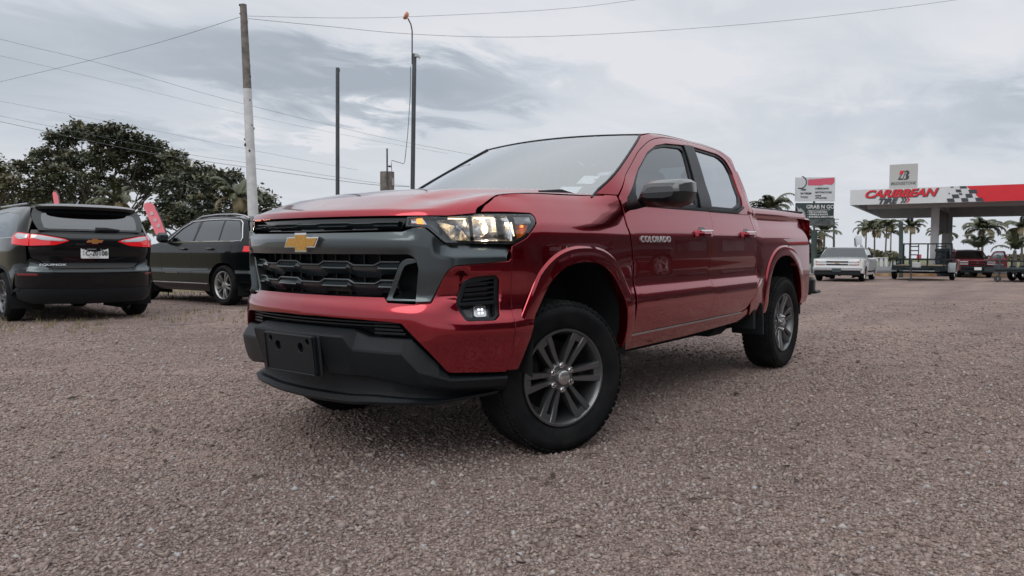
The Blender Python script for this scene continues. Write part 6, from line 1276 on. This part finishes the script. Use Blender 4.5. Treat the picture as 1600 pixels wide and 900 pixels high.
# ---- generic side-on car used for the second SUV and the far pickups
def build_gc():
    P = [(.84, 0), (.83, .25), (.79, .5), (.70, .7), (.55, .82), (.3, .90), (0, .925), (-1.0, .93), (-2.9, .93), (-3.3, .91), (-3.6, .85), (-3.80, .72)]
    side = [(.22, -.12), (.30, -.04), (.42, -.0), (.56, .006), (.62, .010), (.655, -.006), (.70, -.008), (.85, .0), (1.02, .010), (1.06, .002), (1.16, -.02), (1.2, -.035), (1.4, -.11), (1.58, -.185), (1.68, -.25), (1.73, -.32), (1.76, -.42)]
    sk = Skin(P, [(0, side), (5.5, side)], ()); A1 = (0, .44, .38, .43); A2 = (-2.915, .44, .38, .43); sd = sk.side
    root = empty('suv', (0, 0, 0), 0, 'black SUV seen side-on with bright window trim, right beside the red pickup', 'SUV', 'black SUVs parked on the left')
    for q in (1, -1):
        a1 = [p for p in sk.arch_line(A1, .3) if p[1] > .42]; a2 = [p for p in sk.arch_line(A2, .3) if p[1] > .42]
        top = [(.72, 1.0), (.2, 1.10), (-.55, 1.18), (-.75, 1.22), (-1.30, 1.53), (-1.62, 1.65, .1), (-2.2, 1.70), (-3.0, 1.685), (-3.45, 1.60), (-3.62, 1.30), (-3.72, 1.10)]
        tailp = [(-3.76, .8), (-3.72, .42)]
        body = [(-3.72, .42)]+a2[::-1]+[(-2.46, .42), (-.46, .42)]+a1[::-1]+[(.46, .42), (.68, .42), (.76, .6), (.76, .85)]+top+[(-3.76, .8)]
        w1 = [(-.98, 1.225), (-1.36, 1.475), (-1.66, 1.60, .05), (-1.93, 1.620), (-1.86, 1.22)]
        w2 = [(-1.92, 1.22), (-1.99, 1.622), (-2.70, 1.625), (-2.72, 1.225)]
        w3 = [(-2.76, 1.225), (-2.745, 1.625), (-3.22, 1.600, .09), (-3.42, 1.25, .05), (-3.38, 1.225)]
        # front guard, doors and rear guard as panels of their own
        cutA = -.80; fr = [p for p in body]
        def clip(Pl, x0, x1):
            def half(Q, s, c):
                out = []
                for i in range(len(Q)):
                    a, b = Q[i-1][:2], Q[i][:2]; ia, ib = s*(a[0]-c) >= 0, s*(b[0]-c) >= 0
                    if ia != ib: t = (c-a[0])/(b[0]-a[0]); out.append((c, a[1]+(b[1]-a[1])*t))
                    if ib: out.append(b)
                return out
            return half(half(Pl, 1, x0), -1, x1)
        for nm, x0, x1, wl in (('front_guard', -.78, 2, []), ('front_door', -1.90, -.78, [w1]), ('rear_door', -2.735, -1.90, [w2]), ('rear_guard', -5, -2.735, [w3])):
            hs = [round_poly(w, .02) for w in wl]; pl = clip(body, x0, x1)
            panel(nm, pl, sd, BLACKP, root, step=.05, mir=q, holes=hs, bstep=.04, thick=.03)
        for w in (w1, w2, w3): panel('side_window', round_poly(w, .02), sd, PRIVG, root, step=.1, mir=q, off=-.006, gap=-.003)
        tr = [(-.96, 1.215), (-1.36, 1.488), (-1.66, 1.617), (-2.2, 1.643), (-2.74, 1.645), (-3.24, 1.616), (-3.33, 1.56), (-3.44, 1.28), (-3.42, 1.215), (-.96, 1.205)]
        MB().tube([tuple(sd([x], [z], .006)[0]*np.array([1, q, 1])) for x, z in densify(tr, .12)+[tr[0]]], .011, 6).obj('chrome_window_trim', CHROME, root)
        panel('sill_strip_or_glint', [(-.47, .395), (-.47, .412), (-2.44, .412), (-2.44, .395)], sd, CHROME, root, step=.1, mir=q, off=.012, gap=0)
        panel('lower_sill', [(-.46, .25), (-.46, .42), (-2.46, .42), (-2.46, .25)], sd, BLACKP, root, step=.1, mir=q, off=-.01, gap=0)
        panel('crease_highlight', [(-.86, .655), (-.86, .685), (-1.88, .690), (-2.50, .705), (-2.44, .665), (-1.88, .655)], sd, FRAMEG, root, step=.05, mir=q, off=.008, gap=0)  # graphite band painted in as the bright highlight on the crease
        for x in (-1.62, -2.53): MB().box(tuple(sd([x], [1.075], .03)[0]*np.array([1, q, 1])), (.22, .03, .035), bev=.01).obj('door_handle', BLACKP, root)
        mo = MB().box(tuple(sd([-1.02], [1.30], .17)[0]*np.array([1, q, 1])), (.13, .24, .20), bev=.05).obj('wing_mirror', GLOSSB, root); MB().box(tuple(sd([-1.0], [1.22], .06)[0]*np.array([1, q, 1])), (.08, .14, .05), bev=.015).obj('mirror_arm', TRIMG, mo)
        MB().tube([tuple(sd([x], [1.725], .0)[0]*np.array([1, q, 1])+np.array([0, 0, h])) for x, h in ((-1.60, -.06), (-1.80, -.005), (-2.3, .022), (-2.9, .015), (-3.2, -.02), (-3.35, -.07))], .016, 6).obj('roof_rail', CHROMED, root)
        panel('tail_lamp', [(-3.50, 1.02), (-3.52, 1.13), (-3.72, 1.12), (-3.72, 1.02)], sd, REDL, root, step=.05, mir=q, off=.008, gap=0)
        panel('headlight', [(.50, .90), (.48, 1.0), (.72, .98), (.74, .90)], sd, CLEARW, root, step=.05, mir=q, off=.006, gap=0)
        panel('fuel_flap', round_poly([(-3.02, 1.0), (-3.02, 1.17), (-3.19, 1.17), (-3.19, 1.0)], .03), sd, BLACKP, root, step=.05, mir=q, off=.004, gap=0)
        me = text_mesh('GRAND CHEROKEE', .05, ext=.002, bold=.001); V = np.array([v.co[:] for v in me.vertices]); Pq = sd(-1.18-V[:, 0] if q > 0 else -1.18+V[:, 0], .60+V[:, 1]*.7, .006+V[:, 2])
        if q < 0: Pq[:, 1] *= -1
        for v, p in zip(me.vertices, Pq): v.co = p
        link('name_badge', me, CHROMED, root)
    ruled('roof', sk, [(-1.58, 1.625), (-1.75, 1.68), (-2.2, 1.705), (-3.0, 1.69), (-3.46, 1.60)], BLACKP, root, crown=.04, nv=16)
    ruled('windscreen', sk, [(-.72, 1.21), (-1.30, 1.53), (-1.58, 1.64)], PRIVG, root, bow=.12, crown=.02); ruled('hood', sk, [(.70, .98), (.55, 1.04), (.2, 1.10), (-.55, 1.18), (-.72, 1.20)], BLACKP, root, bow=lambda v: .12*(1-v)+.1*v, crown=.06)
    ruled('rear_window', sk, [(-3.47, 1.585), (-3.63, 1.28)], PRIVG, root, bow=-.08); ruled('tailgate', sk, [(-3.63, 1.28), (-3.72, 1.10), (-3.77, .8), (-3.72, .40)], BLACKP, root, bow=-.08)
    ruled('grille', sk, [(.72, .98), (.77, .85), (.77, .55), (.70, .36)], GLOSSB, root, bow=.07); MB().box((-3.52, 0, 1.635), (.22, 1.15, .03), bev=.01, ry=.1).obj('spoiler', BLACKP, root)
    set_wheels(root, [(0, .80), (-2.915, .80), (0, -.80), (-2.915, -.80)], .385, .265, .262, star_spokes(5, True, .015, .022), ALLOYB); liner(root, (A1, A2), y=.90)
    ub = MB(); ub.box((-1.4, 0, .40), (4.2, 1.5, .2)); ub.box((-1.5, 0, .9), (3, 1.4, .5)); ub.obj('underbody', DARK, root); return root
GC = build_gc(); place(GC, 346, 14.35, math.radians(-54), -2.915, .93)
# ---- far pickups
def build_far_pickup(name, label, paint, L=5.2, wid=.98, H=1.55, whl=.33, open_door=False, quad=True, two_tone=None):
    P = [(.92, 0), (.91, .4), (.88, .7), (.80, .86), (.6, .93), (0, .95), (-3.6, .95), (-4.2, .93), (-4.3, .90)]; P = [(x, y*wid/.95) for x, y in P]
    side = [(.2, -.06), (.32, -.02), (.45, 0), (.9, .0), (.98, -.008), (1.04, -.04), (1.25, -.12), (1.45, -.2), (1.52, -.24), (1.56, -.32)]
    sk = Skin(P, [(0, side), (5.5, side)], ()); sd = sk.side; A1 = (0, .40, .30, .40); A2 = (-3.3, .40, .30, .40)
    root = empty('pickup_truck', (0, 0, 0), 0, label, 'pickup truck')
    for q in (1, -1):
        a1 = [p for p in sk.arch_line(A1, .3) if p[1] > .3]; a2 = [p for p in sk.arch_line(A2, .3) if p[1] > .3]
        body = [(-4.2, .35)]+a2[::-1]+[(-2.9, .28), (-.42, .28)]+a1[::-1]+[(.42, .35), (.80, .38), (.84, .55), (.84, .86), (.80, .98), (-.55, 1.04), (-.62, 1.05), (-1.10, 1.42), (-1.25, 1.50), (-2.05, 1.52), (-2.20, 1.47), (-2.32, 1.08), (-2.40, 1.06), (-4.22, 1.05)]
        w = round_poly([(-.82, 1.07), (-1.20, 1.38), (-1.30, 1.44, .04), (-1.95, 1.46, .03), (-2.05, 1.07)], .02)
        if open_door and q > 0:
            body2 = [(-4.2, .35)]+a2[::-1]+[(-2.9, .28), (-1.75, .28), (-1.75, 1.50), (-2.05, 1.52), (-2.20, 1.47), (-2.32, 1.08), (-2.40, 1.06), (-4.22, 1.05)]
            panel('cargo_side', body2, sd, paint, root, step=.1, mir=q, thick=.03)
            panel('front_fender', [(-.60, .28)]+a1[::-1]+[(.42, .35), (.80, .38), (.84, .55), (.84, .86), (.80, .98), (-.55, 1.04), (-.60, 1.04)], sd, paint, root, step=.1, mir=q, thick=.03)
            panel('pillar', [(-.60, 1.04), (-1.10, 1.42), (-1.25, 1.50), (-1.75, 1.515), (-1.75, 1.47), (-1.27, 1.45), (-1.14, 1.37), (-.70, 1.02)], sd, paint, root, step=.08, mir=q, thick=.03)
        else:
            panel('body_side', body, sd, paint, root, step=.09, mir=q, holes=[w], thick=.03); panel('side_window', w, sd, PRIVG, root, step=.12, mir=q, off=-.008, gap=-.002)
            panel('window_post', [(-1.42, 1.07), (-1.46, 1.45), (-1.50, 1.45), (-1.46, 1.07)], sd, paint, root, step=.1, mir=q, gap=0, off=.001); MB().box(tuple(sd([-.95], [1.12], .11)[0]*np.array([1, q, 1])), (.12, .20, .14), bev=.03).obj('wing_mirror', TRIMG, root)
        panel('sill_strip_or_glint', [(-.5, .40), (-.5, .47), (-2.85, .47), (-2.85, .40)], sd, TRIMG if two_tone is None else two_tone, root, step=.2, mir=q, off=.008, gap=0)
        MB().box(tuple(sd([-1.3], [.92], .015)[0]*np.array([1, q, 1])), (.14, .03, .03)).obj('door_handle', TRIMG, root)
    ruled('hood', sk, [(.80, .97), (.5, 1.0), (-.3, 1.035), (-.60, 1.05)], paint, root, bow=lambda v: .06*(1-v)+.1*v, crown=.03); ruled('roof', sk, [(-1.22, 1.495), (-1.5, 1.52), (-2.0, 1.525), (-2.2, 1.47)], paint, root, crown=.03)
    ruled('windscreen', sk, [(-.63, 1.06), (-1.20, 1.485)], glass_mat('far_glass', (.12, .14, .14), .06), root, bow=.10, crown=.01); ruled('cab_back', sk, [(-2.2, 1.47), (-2.32, 1.0), (-2.33, .6)], PRIVG, root); MB().box((-3.3, 0, .75), (1.9, 1.7, .06)).box((-4.2, 0, .82), (.05, 1.74, .46)).box((-1.4, 0, .7), (1.9, 1.4, .4)).obj('bed', paint, root)
    MB().tube([(-.64, .1, 1.10), (-.75, .55, 1.16)], .012, 4).tube([(-.64, -.55, 1.10), (-.75, -.1, 1.16)], .012, 4).obj('wipers', TRIMG, root)
    # nose
    fx = .925; nm = MB().box((fx-.06, 0, .80), (.10, 1.64*wid/.95, .34), bev=.03).obj('grille_panel', paint, root)
    for z, h in ((.865, .060), (.745, .060)):
        g = MB().box((fx, 0, z), (.03, .84, h), bev=.008).obj('grille_slot', DARK, nm)
        for q in (1, -1):
            l = MB().box((fx+.002, q*.60, z), (.03, .32, h), bev=.008).obj('headlight', CLEARW, nm)
            MB().box((fx-.015, q*.79, z), (.07, .07, h), bev=.01, rz=-q*.4).obj('corner_light', AMBER if quad else CLEARW, nm)
            if quad and z < .8: MB().box((fx+.010, q*.60, z-.012), (.022, .28, .03)).obj('marker_light', REDD, nm)
    if quad: emblem_cross(nm, lambda u, v, t: (fx+.01+t, u, .806+v), .7)
    else: MB().lathe([(.05, 0), (.065, .0), (.065, .02), (.05, .02)], 16, 'X', (fx+.015, 0, .83)).obj('round_emblem', CHROMED, nm)
    bp = MB().box((fx+.02, 0, .54), (.16, 1.80*wid/.95, .13), bev=.035).obj('front_bumper', CHROMED if quad else TRIMG, root); MB().box((fx+.00, 0, .38), (.12, 1.70*wid/.95, .20), bev=.03).obj('front_valance', TRIMG, root)
    MB().box((fx+.105, 0, .50), (.015, .34, .15)).obj('number_plate', SIGND if quad else PAPER, bp); MB().box((fx+.02, 0, .62), (.14, 1.78*wid/.95, .035), bev=.01).obj('bumper_top', paint if quad else TRIMG, bp)
    set_wheels(root, [(0, .80*wid/.95), (-3.3, .80*wid/.95), (0, -.80*wid/.95), (-3.3, -.80*wid/.95)], whl, .22, .20, star_spokes(6, False, .03, .035), ALLOYB, 24); liner(root, (A1, A2), y=.9*wid/.95)
    MB().box((-1.7, 0, .36), (4.6, 1.4, .16)).obj('chassis', DARK, root)
    if open_door:
        h = sd([-.62], [.6], 0)[0]; dr = empty('open_door', (h[0], h[1]+.01, 0), math.radians(-62)); dr.parent = root
        def df(u, v, o=0): return np.stack([-np.asarray(u), o+.0*np.asarray(u)-.25*np.clip(np.asarray(v)-1.0, 0, 1), np.asarray(v)], 1)
        MB_ = [(.0, .30), (.0, 1.05), (.36, 1.42), (.50, 1.47, .05), (1.05, 1.47, .08), (1.12, 1.05), (1.12, .45), (1.0, .30)]; hw = [(.12, 1.06), (.42, 1.38, .03), (.98, 1.41, .05), (1.04, 1.06)]
        panel('door_skin', MB_, df, paint, dr, step=.1, holes=[hw], thick=.05, rr=.004); panel('door_frame_inner', hw, lambda u, v, o=0: df(u, v, o), glass_mat('rear_glass', (.35, .38, .4), .05), dr, step=.2, off=-.02, gap=-.003, thick=.003)
    return root
WT = build_far_pickup('white', 'old white pickup with stacked headlights and chrome bumper, parked facing the camera', WHITEP); s = 1.0; WT.scale = (s, s, .93); place(WT, 1308, 30.9, math.radians(31.5)+PI, .92*s, 0)
RT2 = build_far_pickup('red', 'dark red old pickup with its front door standing open, behind the flat trailer', RED2, wid=.86, whl=.36, open_door=True, quad=False); RT2.scale = (.93, .93, .93); place(RT2, 1528, 38.0, math.radians(20)+PI, .92, 0)
# ---- ramp trailer and flat trailer
TRG = mat('trailer_green', (.016, .026, .028), .8, noise=(5, .2), spec=.2); PLANK = mat('weathered_plank', (.26, .19, .13), .9, noise=(3, .25))
def trailer_wheel(root, x, y, R=.33):
    w = empty('wheel', (x, y, R), 0 if y > 0 else PI); w.parent = root; wheel_parts(w, R, .20, .19, star_spokes(5, False, .03, .04), CHROMED, n=24, treads=0, disc=False); return w
def build_ramp_trailer():
    # +X towards its rear (away from the camera), tongue towards the camera
    root = empty('utility_trailer', (0, 0, 0), 0, 'dark green utility trailer with its tall ladder ramp gate folded up', 'trailer')
    L_, W2, zd = 3.6, .98, .58
    fr = MB(); 
    for y in (-W2, W2): fr.box((L_/2, y, zd-.03), (L_, .08, .20)); fr.box((L_/2, y, zd+.34), (L_, .07, .07))
    for x in (0, L_): fr.box((x, 0, zd-.03), (.08, 2*W2, .20))
    fr.box((0, 0, zd+.34), (.07, 2*W2, .07)); fr.obj('frame', TRG, root)
    for x in (0, 1.2, 2.4, L_):
        for y in (-W2, W2): MB().box((x, y, zd+.2), (.05, .05, .30)).obj('side_post', TRG, root)
    for y in (-.35, .3): MB().box((0, y, zd+.2), (.045, .045, .30)).obj('side_post', TRG, root)
    for i in range(9): MB().box((L_/2, -.86+i*.215, zd+.075), (L_-.1, .195, .03)).obj('plank', PLANK, root)
    tg = MB(); tg.tube([(-1.35, 0, zd-.06), (0, -.55, zd-.03)], .04, 6).tube([(-1.35, 0, zd-.06), (0, .55, zd-.03)], .04, 6).box((-1.42, 0, zd-.03), (.25, .09, .08)).obj('tongue', TRG, root)
    MB().box((-.55, 0, zd+.10), (.30, .34, .22), bev=.02).obj('battery_box', mat('pale_plastic', (.45, .46, .47), .5), root); MB().tube([(-1.2, .12, .06), (-1.2, .12, .95)], .035, 8).box((-1.2, .12, .03), (.16, .16, .02)).obj('jack', METG, root)
    for q in (1, -1):
        trailer_wheel(root, 2.0, q*1.16); f = MB(); V = []
        for i in range(11):
            a = PI*i/10; 
            for y in (1.02, 1.31): V.append((2.0+.43*math.cos(a), q*y, .36+.42*math.sin(a)))
        f.add(V, [(2*i, 2*i+2, 2*i+3, 2*i+1) for i in range(10)]).obj('mudguard', mat('fender_grey', (.20, .22, .23), .5), root, fix=False)
    MB().tube([(2.0, -1.1, .33), (2.0, 1.1, .33)], .04, 8).obj('axle', TRG, root)
    g = empty('ramp_gate', (L_+.06, 0, zd+.05)); g.parent = root; gb = MB(); z1 = 1.02
    for y in (-1.0, 1.0, -.02): gb.box((0, y, z1/2), (.065, .065, z1))
    gb.box((0, 0, z1), (.05, 2.05, .06)); gb.box((0, 0, .02), (.05, 2.05, .06)); gb.obj('gate_frame', TRG, g)
    for yc in (-.56, .56):
        for dy in (-.19, .19): MB().box((-.01, yc+dy, z1/2), (.045, .04, z1-.04)).obj('ladder_rail', TRG, g)
        for k in range(5): MB().box((-.01, yc, .10+k*.20), (.05, .36, .05)).obj('ladder_rung', TRG, g)
    return root
UT = build_ramp_trailer(); place(UT, 1424, 32.0, math.radians(34), -1.2, .12)
def build_flat_trailer():
    root = empty('flatbed_trailer', (0, 0, 0), 0, 'low dark flatbed trailer with rail and jockey wheel at the right edge', 'trailer')
    L_, W_ = 5.5, 2.1; zd = .55; fr = MB()
    fr.box((0, -L_/2+.2, zd-.05), (W_, L_, .16)); fr.obj('deck', mat('deck_dark', (.03, .04, .045), .6, noise=(3, .3)), root)
    for x in (-W_/2, W_/2): MB().box((x, -L_/2+.2, zd+.32), (.05, L_, .05)).obj('rail', TRG, root)
    MB().box((0, .18, zd+.32), (W_, .05, .05)).obj('rail', TRG, root)
    for i in range(6):
        for x in (-W_/2, W_/2): MB().box((x, .16-i*1.06, zd+.17), (.05, .06, .30)).obj('stake', TRG, root)
    MB().box((-W_/2-.01, -L_/2+.2, zd+.06), (.02, L_, .06)).obj('reflective_strip', PAPER, root)
    MB().tube([(-.5, .2, zd-.06), (0, 1.35, zd-.04)], .045, 6).tube([(.5, .2, zd-.06), (0, 1.35, zd-.04)], .045, 6).obj('tongue', TRG, root)
    j = MB().tube([(.0, 1.05, .18), (.0, 1.05, 1.05)], .04, 8).tube([(0, 1.05, 1.0), (.14, 1.05, 1.06)], .015, 6).obj('jack', METG, root); w = MB(); w.lathe([(.05, -.03), (.14, -.03), (.15, 0), (.14, .03), (.05, .03)], 20, 'Y', (.06, 1.05, .15)); w.obj('jockey_wheel', METG, root)
    MB().box((.1, .9, .62), (.28, .30, .28), bev=.04).obj('winch', METG, root)
    for q in (1, -1):
        for y in (-2.2, -3.0): w = trailer_wheel(root, q*1.12, y, .33); w.rotation_euler = (0, 0, -PI/2 if q > 0 else PI/2)
    return root
FT = build_flat_trailer(); place(FT, 1562, 31.5, math.radians(-30), .0, 1.05)

c2 = copy_tree(GC); c2.location = (-12.5, 7.6, 0); c2.rotation_euler = (0, 0, math.radians(184)); c2['label'] = 'black SUV that only shows mirrored in the red doors'; c2['group'] = 'black SUVs parked outside the view'
